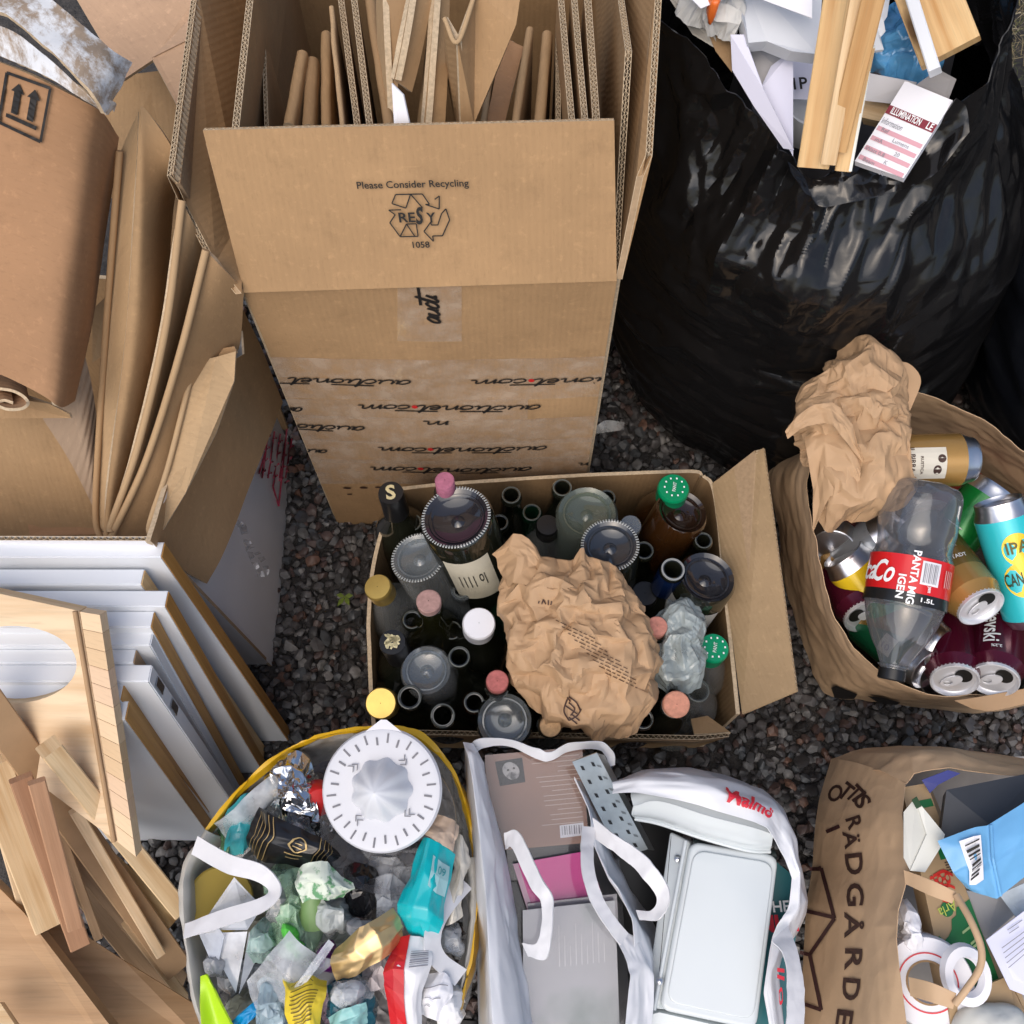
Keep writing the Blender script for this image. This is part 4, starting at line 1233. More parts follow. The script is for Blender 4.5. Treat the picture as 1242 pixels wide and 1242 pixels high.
batten('splintery thin lath ending by the clear bag', (120, 1075, .24), (228, 1216, .10), .013, .009, m_pinep, cut=.02)
batten('narrow dark lath between the reddish strips and plank', (70, 1000, .36), (120, 1140, .24), .010, .008, m_oldwood)
batten('brown hardwood strip half hidden under the left offcuts', (-40, 905, .30), (240, 1250, .02), .03, .015, m_oldwood)
batten('narrow brown strip touching the clear bag at lower left', (150, 1062, .05), (232, 1092, .02), .014, .014, m_oak)
o = slab_data(QL([(24, 1108, .255), (48, 1098, .255), (150, 1165, .20), (246, 1224, .14), (262, 1280, .13), (110, 1280, .2)]), .018, None, 0, 1).build('veneer_board', [m_veneer, m_oak]); tag(o, 'veneered board with pointed corner at the bottom left', 'board', GW)
o = slab_data(QL([(-60, 1020, .335), (0, 1078, .32), (30, 1108, .31), (142, 1255, .26), (150, 1300, .25), (-60, 1300, .27)]), .018, None, 0, 1).build('fibreboard_panel', [m_veneer, m_mdf]); tag(o, 'wide tan board with fuzzy cut edge in the bottom left corner', 'board', GW)
o = slab_data(QL([(-20, 1215, .33), (0, 1216, .33), (30, 1260, .33), (-20, 1260, .33)]), .01, None, 0, 1).build('wood_chip', [m_pinep, m_pinep]); tag(o, 'pale wood corner poking in at the lowest left border', 'wood', GW)
# ------------------------------------------------------------------ glass and metal
def thinglass(name, tint, body=0.06, rough=0.03, edge=0.75, milk=None, gloss=0.45):
    """thin wall: tinted see-through, reflecting more at grazing angles as glass does"""
    m, nt, b = _new(name)
    b.inputs['Base Color'].default_value = (*(milk or (0.6, 0.62, 0.62)), 1)
    b.inputs['Roughness'].default_value = rough
    b.inputs['Specular IOR Level'].default_value = 0.8
    tr = nt.nodes.new('ShaderNodeBsdfTransparent'); tr.inputs[0].default_value = (*tint, 1)
    lw = nt.nodes.new('ShaderNodeLayerWeight'); lw.inputs[0].default_value = 0.35
    mr = nt.nodes.new('ShaderNodeMapRange'); mr.inputs[3].default_value, mr.inputs[4].default_value = body, edge
    nt.links.new(lw.outputs['Facing'], mr.inputs[0])
    gl = nt.nodes.new('ShaderNodeBsdfGlossy'); gl.inputs['Roughness'].default_value = rough + .02
    gl.inputs[0].default_value = (.9, .9, .9, 1)
    m1 = nt.nodes.new('ShaderNodeMixShader'); m1.inputs[0].default_value = gloss
    nt.links.new(b.outputs[0], m1.inputs[1]); nt.links.new(gl.outputs[0], m1.inputs[2])
    mx = nt.nodes.new('ShaderNodeMixShader')
    nt.links.new(mr.outputs[0], mx.inputs[0]); nt.links.new(tr.outputs[0], mx.inputs[1]); nt.links.new(m1.outputs[0], mx.inputs[2])
    nt.links.new(mx.outputs[0], nt.nodes['Material Output'].inputs[0])
    return m
g_dark = M('dark_glass', (.010, .011, .007), .05, var=.3, coat=.9, spec=.7)
g_brown = M('brown_glass', (.028, .011, .003), .05, var=.3, coat=.9, spec=.6)
g_olive = thinglass('olive_glass', (.18, .17, .05), .12, milk=(.05, .05, .015))
g_green = thinglass('green_glass', (.04, .22, .10), .15, milk=(.02, .10, .05))
g_clear = thinglass('clear_glass', (.82, .86, .85), .05)
g_frost = thinglass('frosted_glass', (.70, .75, .78), .34, rough=.12, edge=.65, milk=(.32, .36, .39), gloss=.14)
g_greenish = thinglass('greenish_glass', (.60, .66, .58), .28, milk=(.24, .28, .24), gloss=.12, edge=.55)
m_steel = M('aluminium', (.72, .72, .74), .28, metal=1, var=.05)
m_gold = M('gold_cap', (.72, .50, .14), .32, metal=.75, var=.06, vscale=90)
m_black = M('black_plastic', (.012, .012, .013), .3, var=.2)
m_cream = M('cream_label', (.62, .58, .46), .55, var=.08, vscale=40)
m_cork = M('cork', (.50, .32, .17), .85, var=.25, vscale=160, bump=.4, bscale=250, bdist=.001)
def cork_tint(c): return M('stained_cork', c, .85, var=.2, vscale=180, bump=.4, bscale=260, bdist=.001)

# ------------------------------------------------------------------ bottle box
bb = thing('bottle_box', 'low open cardboard box crowded with empty glass bottles on the gravel', 'cardboard box', (.03, .41, 0))
RB = .235
rim = {'bl': Q(488, 596, RB), 'br': Q(862, 574, RB), 'fr': Q(893, 866, RB), 'fl': Q(450, 884, RB)}
def wall(name, pts, nu=30, nv=10, t=.005, amp=.002, seed=1):
    """rim points -> wall standing under them"""
    rows = [pts, [p * V(.985, 1, 1) + V(0, 0, -RB * .5) for p in pts], [p * V(.97, 1, 1) + V(0, 0, -RB + .004) for p in pts]]
    s = Sheet(rows, nu, nv, world=True); s.ripple(amp, 9, seed)
    return s.build(name, [m_card2, m_cut], bb, t=t)
wall('side_panel', [Q(488, 597, RB), Q(464, 650, RB), Q(452, 720, RB), Q(450, 800, RB), Q(456, 884, RB)], seed=2, amp=.004)
wall('back_panel', [Q(488, 595, RB), Q(560, 588, RB), Q(700, 579, RB), Q(834, 573, RB), Q(850, 580, RB - .01)], seed=3)
wall('side_panel', [Q(851, 578, RB), Q(864, 600, RB), Q(878, 720, RB), Q(893, 866, RB)], seed=4)
fp = [Q(444, 884, RB), Q(850, 892, RB - .004), Q(884, 888, RB - .004), V(.262, .272, .004), V(-.165, .272, .004)]
card('front_panel', fp, .0055, [m_card2, m_cut, m_flute], bb, corr=(0, 1), flip=V(0, .75, .05))
card('bottom_panel', [V(-.16, .28, .006), V(.255, .28, .006), V(.255, .57, .006), V(-.14, .57, .006)], .003, m_card2, bb)
card('open_flap', QL([(864, 586, RB + .002), (926, 543, RB + .055), (966, 838, RB + .035), (900, 866, RB + .002)]), .0055, [cardboard('kraft_flap', (.36, .25, .14)), m_cut, m_flute], bb, corr=(1,), walls=1)
card('front_flap_corner', QL([(838, 872, RB - .02), (858, 868, RB - .02), (886, 888, RB - .008), (842, 890, RB - .008)]), .004, m_card2, bb)

GBOT = 'empty bottles in the low cardboard box'
def prof(kind, H):
    k = H
    if kind == 'wine':
        return [(.0005, .0115), (.012, .0108), (.022, .0078), (.0295, .003), (.0335, 0), (.037, .005), (.0372, k * .58), (.036, k * .63), (.030, k * .69), (.020, k * .745), (.0150, k * .79), (.0140, k * .84), (.0138, k * .955), (.0155, k * .957), (.0157, k * .985), (.0148, k)]
    if kind == 'beer':
        return [(.001, .006), (.022, .004), (.028, 0), (.0305, .004), (.0305, k * .52), (.028, k * .60), (.020, k * .72), (.0150, k * .82), (.0128, k * .95), (.0140, k * .955), (.0142, k * .99), (.0128, k)]
    if kind == 'spirit':
        return [(.0005, .0085), (.014, .008), (.026, .0055), (.033, .002), (.0365, 0), (.040, .006), (.0402, k * .62), (.038, k * .68), (.028, k * .76), (.0170, k * .82), (.0150, k * .88), (.0150, k)]
    if kind == 'jar':
        return [(.001, .010), (.024, .006), (.034, 0), (.039, .004), (.040, .012), (.039, k * .85), (.034, k * .9), (.031, k)]
    if kind == 'magnum':
        return [(.0005, .013), (.014, .0122), (.027, .009), (.037, .003), (.0415, 0), (.0465, .006), (.047, k * .58), (.045, k * .64), (.034, k * .72), (.021, k * .78), (.0165, k * .82), (.0160, k)]
HT = {'wine': .30, 'beer': .235, 'spirit': .28, 'jar': .17, 'magnum': .345}
def ring_beads(base, axis, r, h, n, mat, parent):
    x, y, a = frame_of(axis); mb = MB()
    for i in range(n):
        t = i / n * 2 * math.pi; d = x * math.cos(t) + y * math.sin(t); e = -x * math.sin(t) + y * math.cos(t)
        c = base + d * r + a * h; w = r * math.pi / n * .55
        mb.add([c - d * .0022 - e * w, c - d * .0022 + e * w, c + d * .0016 + e * w, c + d * .0016 - e * w, c - a * .0012], [[0, 1, 4], [1, 2, 4], [2, 3, 4], [3, 0, 4]])
    return mb.build('knurled_ring', mat, parent)
def bottle(label, px, py, kind, mat, lean=(0, 0), down=False, cap=None, capm=None, H=None, wrap=None, lab=None, sc=1.0, beads=None, gold_print=None, base_m=None, fix_z=None, capr=1.0, caph=1.0):
    H = H or HT[kind]
    ax = unit(V(lean[0], lean[1], -1 if down else 1))
    z = fix_z or (.016 + H * abs(ax[2]))
    tip = Q(px, py, z)
    base = tip if down else tip - ax * H
    t = thing('bottle', label, 'bottle', (base + (ax * H * .5)) * V(1, 1, 0) + V(0, 0, .01), GBOT)
    pr_ = [(r * sc, h) for r, h in prof(kind, H)]
    lathe('glass_body', pr_, base, ax, mat, t, seg=36, autos=60)
    rn = pr_[-1][0]; x, y, a = frame_of(ax)
    if cap is None and not down:      # open mouth: a lip rolled inward and the dark bore
        lathe('lip', [(rn, H), (rn * .94, H + .0016), (rn * .74, H + .0012), (rn * .68, H - .003), (rn * .66, H - .03), (.001, H - .05)], base, ax, [g_dark if mat in (g_dark, g_brown) else mat], t, seg=28, autos=60)
        lathe('lip_rim', [(rn * .99, H - .001), (rn * .95, H + .0022), (rn * .86, H + .0024), (rn * .80, H + .0008)], base, ax, M('lip_glass', (.10, .11, .10), .08, var=.1), t, seg=28)
    elif cap == 'screw':
        r = (rn + .0018) * capr; h = .026 * caph
        lathe('cap', [(r, H - h), (r, H - h * .25), (r * 1.03, H - h * .2), (r * 1.03, H - .0015), (r * .95, H + .0015), (r * .5, H + .0018), (.0005, H + .0018)], base, ax, capm, t, seg=32)
    elif cap == 'cork':
        r = rn * .80 * capr; h = .014 * caph
        lathe('cork', [(r * .95, H - .012), (r, H + h * .4), (r * 1.02, H + h), (r * .94, H + h + .0015), (.0005, H + h + .0018)], base, ax, capm or m_cork, t, seg=24)
        lathe('lip', [(rn, H - .002), (rn * .97, H + .0015), (r, H + .0012), (r, H - .012)], base, ax, g_dark, t, seg=28)
    elif cap == 'foil':
        r = rn + .0012
        lathe('foil_capsule', [(r * 1.05, H - .055), (r, H - .02), (r * 1.02, H - .004), (r * .96, H + .0012), (.0005, H + .0016)], base, ax, capm, t, seg=28)
    elif cap == 'foilopen':
        r = rn + .0012
        lathe('foil_collar', [(r * 1.06, H - .06), (r * 1.02, H - .02), (r * 1.04, H - .004)], base, ax, capm, t, seg=28)
        lathe('lip', [(rn, H), (rn * .94, H + .0016), (rn * .74, H + .0012), (rn * .68, H - .003), (rn * .66, H - .03), (.001, H - .05)], base, ax, g_dark, t, seg=28)
        lathe('lip_rim', [(rn * 1.02, H - .003), (rn * .98, H + .0022), (rn * .86, H + .0024), (rn * .78, H + .0004)], base, ax, M('lip_glass', (.28, .29, .29), .08, var=.1), t, seg=28)
    if gold_print:
        gm_ = M('gold_print', (.75, .66, .38), .4, metal=.5, var=.15, vscale=200)
        if gold_print == 'S':
            letter('S', base + a * (H + .0022), unit(V(1, .15, 0)), unit(V(-.15, 1, 0)), rn * 1.25, gm_, t, name='cap_lettering', bold=.03)
        else:
            rr_ = random.Random(px); cc = base + a * (H + .0024)
            ln = [[(rr_.uniform(-1, 1) * rn * .6, rr_.uniform(-1, 1) * rn * .6) for _ in range(5)] for _ in range(7)]
            strokes(ln, lambda u, v: cc + x * u + y * v, rn * .17, gm_, t, 'cap_ornament', per=4)
    if beads:
        ring_beads(base, ax, pr_[4][0] + .001, -.0002, beads, M('bead_glass', (.36, .38, .38), .15, var=.2), t)
        # the glass foot catches the light
    if base_m and down:
        pts = pr_[:5]
        lathe('glass_foot', [(r, h - .0006) for r, h in pts], base, ax, base_m, t, seg=36)
        rg = pr_[4][0]
        lathe('foot_ring', [(rg * .72, pts[2][1] * .9 - .0006), (rg * .78, pts[2][1] * .6 - .0022), (rg * .84, pts[3][1] - .0008)], base, ax, base_m, t, seg=36)
        lathe('foot_boss', [(.0004, pts[0][1] - .005), (.005, pts[0][1] - .004), (.009, pts[0][1] - .0006)], base, ax, base_m, t, seg=20)
    if lab:      # paper label: (h0, h1, angle0, angle1, material, text)
        h0, h1, a0, a1, lm, tx = lab
        rb = max(r for r, h in pr_) + .0006
        th = np.linspace(a0, a1, 18)
        G = [[base + a * h + (x * math.cos(q) + y * math.sin(q)) * rb for q in th] for h in np.linspace(h0, h1, 4)]
        s = Sheet(G, 24, 6, world=True); lo = s.build('paper_label', lm, t)
        if tx:
            am, hm = (a0 + a1) / 2, (h0 + h1) / 2
            def cyl(u, v, s=1):
                q = am + u / rb * (1 if not down else 1)
                return base + a * (hm + v) + (x * math.cos(q) + y * math.sin(q)) * (rb + .0008)
            letter_on(tx, lambda u, v: cyl(u, v), m_ink, lo, (a1 - a0) * rb * .55, (h1 - h0) * .3)
    return t
bottle('black wine bottle with a gold S printed on its capsule, back left corner', 474, 598, 'wine', g_dark, (-.02, .02), cap='foil', capm=m_black, gold_print='S', H=.315,
       lab=None)
bottle('large upturned black bottle with knurled foot and two cream labels', 553, 627, 'magnum', g_dark, (.17, -.12), down=True, beads=70, base_m=M('foot_glass', (.02, .02, .025), .04, var=.2, coat=.6, spec=.6), sc=.97,
       lab=(.035, .135, 3.9, 5.2, m_cream, 'Io 1111'))
bottle('bottle with a tall magenta stained cork behind the large upturned bottle', 541, 596, 'wine', g_dark, (0, .06), cap='cork', capm=m_cork, H=.325, caph=2.0)
t_ = Q(539, 574, .368)
bottle('upturned clear bottle with knurled foot, left of the big black one', 507, 676, 'spirit', g_clear, (.20, -.14), down=True, beads=56, base_m=g_frost, H=.27, sc=.9)
bottle('clear bottle with yellow gold screw cap leaning out on the left, upper one', 458, 712, 'spirit', g_clear, (-.16, .02), cap='screw', capm=m_gold, H=.27)
bottle('olive wine bottle with a mauve cork in the left half', 521, 734, 'wine', g_olive, (.0, .03), cap='cork', capm=cork_tint((.36, .22, .20)), H=.295, capr=1.25)
bottle('bottle with a broad white screw cap left of the crumpled paper', 581, 756, 'spirit', g_dark, (.05, 0), cap='screw', capm=M('white_cap', (.80, .82, .88), .35, var=.02), H=.275, capr=1.18)
bottle('black bottle with an ornate cream and gold capsule at the left side', 476, 779, 'wine', g_dark, (-.05, .0), cap='foil', capm=m_black, gold_print='o', H=.295)
bottle('upturned pale bottle with clouded flat foot in the lower left', 517, 813, 'spirit', g_clear, (.05, .05), down=True, base_m=g_frost, H=.265, sc=.80)
bottle('open dark bottle beside the white screw cap', 557, 797, 'wine', g_dark, (.02, -.02), H=.28, sc=.9)
bottle('dark bottle with yellow gold screw cap in the front left corner', 462, 853, 'spirit', g_dark, (-.07, -.18), cap='screw', capm=m_gold, H=.27, capr=1.1)
bottle('open dark bottle near the front edge with pale glass rim', 537, 868, 'wine', g_dark, (.0, -.22), H=.275)
bottle('dark bottle with a rose red cork left of the crumpled paper', 603, 829, 'wine', g_dark, (.03, -.04), cap='cork', capm=cork_tint((.42, .13, .12)), H=.29, capr=1.1)
bottle('upturned bottle with clouded round foot at the front edge', 612, 874, 'spirit', g_dark, (.03, .26), down=True, base_m=g_frost, H=.255, sc=.88)
bottle('dark bottle with plain tan cork at the front edge', 667, 880, 'wine', g_dark, (.02, -.25), cap='cork', capm=m_cork, H=.275, capr=1.05)
bottle('open beer bottle by the back wall, left of the black screw cap', 620, 601, 'beer', g_dark, (0, .03), H=.255)
bottle('open beer bottle in front of another at the back left', 606, 634, 'beer', g_dark, (0, .0), H=.235, sc=.92)
bottle('open beer bottle by the back wall above the black screw cap', 682, 592, 'beer', g_dark, (.0, .03), H=.26)
bottle('open beer bottle half hidden behind the upturned greenish jar', 736, 604, 'beer', g_dark, (.0, .02), H=.245, sc=.9)
bottle('clear spirit bottle with black screw cap behind the crumpled paper', 664, 637, 'spirit', g_clear, (.0, .0), cap='screw', capm=m_black, H=.245, capr=1.0, sc=.85)
bottle('upturned greenish glass jar at the middle of the back', 712, 622, 'spirit', g_greenish, (.03, -.06), down=True, base_m=g_greenish, H=.27)
bottle('upturned dark bottle with knurled bluish foot behind the crumpled paper', 740, 661, 'wine', g_dark, (.06, -.10), down=True, beads=60, base_m=M('foot_glass_blue', (.03, .035, .045), .05, var=.2, coat=.6, spec=.6), sc=1.0)
bottle('slim clear bottle mouth right of the knurled bluish foot', 765, 637, 'beer', thinglass('straw_glass', (.72, .72, .5), .1), (.02, .02), H=.24, cap='screw', capm=thinglass('clear_top', (.8, .85, .8), .3), sc=.95)
bottle('dark plastic bottle with green lettered cap in the back right corner', 817, 592, 'spirit', g_brown, (.0, .03), cap='screw', capm=M('green_cap', (.0, .23, .09), .35, var=.06), H=.27, capr=1.15, sc=1.05)
bottle('upturned brown beer bottle leaning at the back right', 828, 620, 'wine', g_brown, (-.22, -.16), down=True, base_m=M('foot_glass_brown', (.02, .010, .006), .05, var=.3, coat=.6, spec=.6), H=.27, sc=.95)
bottle('open dark bottle by the right wall above the upturned labelled one', 853, 656, 'beer', g_dark, (.02, .02), H=.245, sc=.9)
bottle('open bottle with a blue foil collar right of the crumpled paper', 816, 691, 'wine', g_dark, (.05, .03), cap='foilopen', capm=M('blue_foil', (.010, .03, .12), .25, metal=.6), H=.285)
bottle('upturned dark bottle with grey paper label by the open flap', 858, 700, 'wine', g_dark, (-.14, -.14), down=True, base_m=M('foot_glass_black', (.02, .02, .024), .05, var=.3, coat=.6, spec=.6), H=.275, sc=1.02,
       lab=(.03, .10, 4.2, 6.4, M('grey_label', (.42, .42, .40), .5, var=.06), 'm. ll'))
bottle('dark bottle with a small pink cork right of the crumpled paper', 795, 764, 'wine', g_dark, (.02, .03), cap='cork', capm=cork_tint((.52, .22, .17)), H=.275, capr=1.05)
bottle('clear plastic bottle with green lettered cap by the right wall', 866, 786, 'spirit', g_clear, (.04, .02), cap='screw', capm=M('green_cap_clear', (.0, .27, .12), .35, var=.06), H=.245, capr=1.1)
bottle('black bottle with salmon pink cork in the front right corner', 818, 855, 'wine', g_dark, (.03, -.17), cap='cork', capm=cork_tint((.55, .25, .17)), H=.285, capr=1.3)
bottle('green glass bottle tucked behind the left edge of crumpled paper', 622, 716, 'wine', g_green, (-.02, .03), H=.26, sc=.95)
bottle('upright clear bottle between the mauve cork and the white cap', 560, 715, 'beer', g_frost, (.03, .02), H=.215)
for lb_t, px_, py_, kd, gm__, ln_, hh_, kw in (
    ('open dark bottle squeezed between the gold cap and the clouded foot', 497, 846, 'wine', g_dark, (-.02, -.12), .27, {}),
    ('slim open brown bottle right of the pale glass rim at the front', 575, 852, 'beer', g_brown, (.02, -.12), .245, {}),
    ('open dark bottle hidden low beside the rose red cork', 640, 850, 'beer', g_dark, (.02, -.10), .22, {}),
    ('open dark bottle between the knurled bluish foot and blue foil collar', 781, 668, 'beer', g_dark, (.02, .0), .235, {}),
    ('dark bottle with black screw cap right of the crumpled paper', 782, 720, 'spirit', g_dark, (.0, .0), .22, dict(cap='screw', capm=m_black)),
    ('open brown bottle in front of the salmon pink cork', 780, 872, 'beer', g_brown, (.0, -.14), .235, {}),
    ('clear bottle mouth just left of the front right corner', 846, 838, 'spirit', g_clear, (.0, -.02), .225, {}),
    ('open dark bottle between the S bottle and the clear upturned one', 500, 634, 'beer', g_dark, (.0, .02), .225, {}),
    ('open green bottle right of the two back left beer bottles', 645, 622, 'beer', g_green, (.0, .0), .215, {}),
    ('open dark bottle under the mauve corked neck', 500, 752, 'beer', g_dark, (.0, .0), .215, {}),
    ('open olive bottle beside the white screw cap', 548, 765, 'beer', g_olive, (.0, .0), .21, {})):
    bottle(lb_t, px_, py_, kd, gm__, ln_, H=hh_, **kw)
# magenta tip of the tall cork
cz = [o for o in COL.objects if o.get('label', '').startswith('bottle with a tall magenta')][0]
ck = [c for c in cz.children if c.name.startswith('cork')][0]
ck.data.materials[0] = cork_tint((.38, .13, .20))
# printed rings on the two green caps
for o in [o for o in COL.objects if 'green lettered cap' in str(o.get('label', ''))]:
    cp = [c for c in o.children if c.name.startswith('cap')][0]
    v = np.array([w.co[:] for w in cp.data.vertices]); top = W0[cp.name] + v[-1]
    for k in range(20):
        q = k / 20 * 6.283; c = top + V(math.cos(q), math.sin(q), 0) * .0125 + V(0, 0, .0022)
        mk('cap_print', [c + V(-.001, -.0012, 0), c + V(.001, -.0012, 0), c + V(.001, .0012, 0), c + V(-.001, .0012, 0)], [[0, 1, 2, 3]], m_inkwhite, cp) if k % 2 == 0 else None
    letter('PANT', top + V(0, 0, .0022), V(.2, 1, 0), V(-1, .2, 0), .0045, m_inkwhite, cp, name='cap_lettering', width=.013)

# frosted plastic wrapper among the bottles
o = crushed('plastic_wrapper', crush([(798, 742), (815, 728), (835, 732), (853, 745), (848, 775), (850, 800), (848, 830), (822, 838), (800, 833), (792, 810), (798, 780)], .275, .305, n=80, n1=9, seed=12, band=.009, power=.5), film('frosted_film', (.40, .46, .46), .6, rough=.2, milky=.35), None)
tag(o, 'crumpled frosted plastic wrapper between the pink cork and green cap', 'plastic wrapper')

# crumpled paper bag on the bottles
pb = thing('paper_bag', 'crumpled brown paper bag lying on top of the glass bottles', 'paper bag', Q(700, 780, .28))
G = crush([(612, 716, .30), (628, 690, .315), (655, 684, .32), (690, 688, .32), (722, 684, .32), (748, 705, .31), (772, 732, .305), (790, 775, .30), (794, 830, .295), (775, 872, .29), (735, 892, .285), (695, 888, .285), (660, 870, .29), (632, 838, .29), (612, 800, .295), (608, 755, .30)], .285, .362, n=110, seed=31)
crushed('bag_body', G, m_kraftpaper, pb)
neck = Sheet([[(598, 672, .34), (625, 650, .355), (640, 652, .362), (655, 672, .352), (668, 688, .345), (690, 686, .345), (700, 672, .35), (713, 664, .355), (718, 690, .345), (732, 700, .34)],
              [(604, 684, .335), (622, 672, .352), (640, 672, .36), (655, 690, .358), (672, 696, .358), (692, 698, .358), (706, 692, .358), (714, 688, .355), (722, 702, .347), (734, 712, .338)],
              [(616, 712, .33), (632, 705, .35), (648, 708, .36), (662, 714, .362), (678, 716, .364), (694, 718, .364), (708, 716, .362), (718, 716, .358), (728, 722, .35), (742, 730, .335)]], 150, 60)
neck.squash(.022, 1.10, 1.04, .010, 5).build('bag_mouth', m_kraftpaper, pb, t=.0008, autos=35)
# small print on the bag
def onbag(px, py, l=.0018):
    r = unit(_ray(px, py)); P = G.reshape(-1, 3); d = P - V(0, 0, CAMZ)
    dd = np.linalg.norm(d - (d @ r)[:, None] * r, axis=1); idx = np.argsort(dd)[:5]
    dist = np.average([d[i] @ r for i in idx], weights=1 / (dd[idx] + 1e-4))
    return V(0, 0, CAMZ) + r * (dist - l)
ln = []; rr = random.Random(8)
for k in range(9):
    x, y = 674 + k * 7.5, 752 + k * 8.0
    tot = 0; L = 62 - 4 * abs(4 - k)
    while tot < L:
        w = rr.uniform(3, 9); ln.append([(x + tot * .88, y - 0 + tot * .42), (x + (tot + w) * .88, y + (tot + w) * .42)]); tot += w + 2.2
strokes(ln, onbag, 1.1, M('ink_faint_brown', (.10, .055, .03), .6), pb, 'small_print', per=4)
sym = [[(688, 848), (684, 862), (690, 874)], [(690, 845), (699, 852), (704, 862)], [(690, 874), (700, 868), (705, 860)], [(686, 856), (700, 866)], [(690, 852), (697, 860), (692, 868)], [(693, 866), (703, 874)], [(690, 870), (700, 878)], [(688, 846), (692, 851)]]
strokes(sym, lambda x, y: onbag(x, y), 1.8, m_inkb, pb, 'recycling_mark', per=6)
strokes([[(653, 732), (654, 729)], [(657, 733), (659, 727)], [(659, 727), (662, 733)], [(665, 728), (665, 734)], [(668, 734), (669, 729)]], lambda x, y: onbag(x, y), 1.6, m_inkb, pb, 'small_print', per=4)
# ------------------------------------------------------------------ black bags
m_bin = M('black_bag_plastic', (.0075, .0072, .0075), .17, var=.15, spec=.6, rvar=.07, bump=.15, bscale=60, bdist=.002)
m_bin2 = M('black_bag_blueish', (.006, .007, .010), .24, var=.15, spec=.5, rvar=.07)
def ring(cx, cy, rx, ry, z, n=15):
    return [V(cx - rx * math.sin(a), cy - ry * math.cos(a), z) for a in np.arange(n) / n * 2 * math.pi]
def bag_folds(s, top, amp_top, amp_low, seed, zs=.62):
    """plastic sheet: loose hanging folds near the mouth, taut sideways creases lower down"""
    G = s.G; cen = G.reshape(-1, 3).mean(0)
    ang = np.arctan2(G[..., 0] - cen[0], G[..., 1] - cen[1]); z = G[..., 2]
    r_ = .27
    su, cu = np.sin(ang) * r_, np.cos(ang) * r_
    def F(a, b, sd, wv=.25):
        p = np.stack([su * a, cu * a, z * b], -1)
        return facet(p + wv * vnoise(p * .5, sd + 50)[..., None], sd)
    w = np.clip((z - zs * .45) / (zs * .4), 0, 1); w = w * w * (3 - 2 * w)
    rid = lambda f: 1.6 * np.abs(f) - .55
    d = w * amp_top * (1.2 * F(6, 6, seed) + .7 * rid(F(14, 9, seed + 1)) + .30 * rid(F(30, 22, seed + 2)) + .07 * F(70, 60, seed + 3))
    d = d + (1 - w) * amp_low * (1.6 * vnoise(np.stack([su * 6, cu * 6, z * 7], -1), seed + 8) + .8 * rid(F(7, 17, seed + 6, .6)) + .28 * rid(F(8, 55, seed + 7, .5)) + .10 * rid(F(30, 45, seed + 9)))
    n = grid_normals(G, True)
    k = np.clip((z - .005) / .03, 0, 1)
    s.G = G + n * (d * k)[..., None]
    return s
rimb = [(990, 216, .60), (955, 190, .615), (922, 148, .635), (885, 100, .66), (842, 45, .69), (800, -8, .71), (800, -80, .72), (930, -130, .72), (1080, -130, .73), (1190, -90, .75), (1222, -10, .75), (1200, 60, .725), (1165, 125, .69), (1118, 164, .65), (1050, 198, .615)]
rows = [ring(.455, .97, .24, .26, .004), ring(.45, .965, .28, .295, .05), ring(.435, .96, .285, .285, .2), ring(.42, .955, .27, .265, .36), ring(.395, .955, .245, .245, .48)]
rimw = QL(rimb)
rows.append([(a * .45 + b * .55) + V(0, 0, -.015) for a, b in zip(rows[-1], rimw)])
rows.append(rimw)
bag = thing('black_bin_bag', 'big shiny black bin bag standing open with wood strips and white waste', 'bin bag', (.45, .97, 0))
s = Sheet(rows, 420, 260, closed=True, world=True)
bag_folds(s, rimw, .018, .011, 14)
s.build('bag_skin', m_bin, bag, t=.0012, autos=30)
# rolled lip of plastic along the front of the mouth
lip = Sheet([[(955, 196, .617), (985, 217, .607), (1030, 205, .617), (1080, 188, .63), (1130, 158, .66), (1160, 118, .70)],
             [(962, 214, .612), (988, 232, .60), (1030, 225, .61), (1082, 208, .62), (1138, 178, .65), (1172, 130, .69)],
             [(975, 235, .60), (995, 250, .59), (1030, 246, .60), (1075, 235, .605), (1130, 215, .635), (1176, 160, .675)]], 120, 50)
lip.crumple(.007, 16, 4).build('bag_lip', m_bin, bag, t=.001)
rows = [ring(1.02, .90, .22, .30, .004), ring(1.0, .90, .27, .36, .06), ring(.985, .91, .285, .37, .25), ring(.97, .95, .27, .33, .45), ring(.95, .98, .2, .24, .60), ring(.94, 1.0, .1, .12, .68), ring(.94, 1.0, .02, .02, .70)]
b2 = thing('black_bin_bag', 'second dark bin bag cut off by the right border beside the big one', 'bin bag', (1.0, .9, 0))
s = Sheet(rows, 200, 120, closed=True, world=True); bag_folds(s, None, .016, .014, 77, .7); s.build('bag_skin', m_bin2, b2, t=.0012, autos=70)

# what shows in the mouth of the black bag
GC = 'waste in the mouth of the black bin bag'
def paper(name, label, pts, cat='paper', mat=None, t=.0008, parent=None, group=GC):
    o = slab_data(QL(pts), t, None, 0, 0).build(name, mat or m_paper, parent)
    return tag(o, label, cat, group) if label else o
def strip(label, p0, p1, w, h, mat, ends=None, name='wood_strip', **k):
    return tag(bar(name, Q(*p0), Q(*p1), w, h, mat, m_ends=ends, **k), label, 'wood strip', GC)
strip('broad knotty pine strip standing left in the black bag', (986, 204, .66), (1024, -30, .80), .032, .014, m_pine)
strip('square pine batten over the broad strip in the black bag', (1004, 200, .675), (1046, -30, .83), .016, .02, m_pinep)
strip('darker pine batten ending above the square one in the black bag', (1014, 184, .685), (1066, -30, .84), .021, .02, wood('pine_orange', (.56, .34, .15), (.40, .19, .06)))
st = strip('pine strip with white painted side, rightmost of the standing strips', (1022, 208, .665), (1051, 58, .755), .016, .020, m_pine)
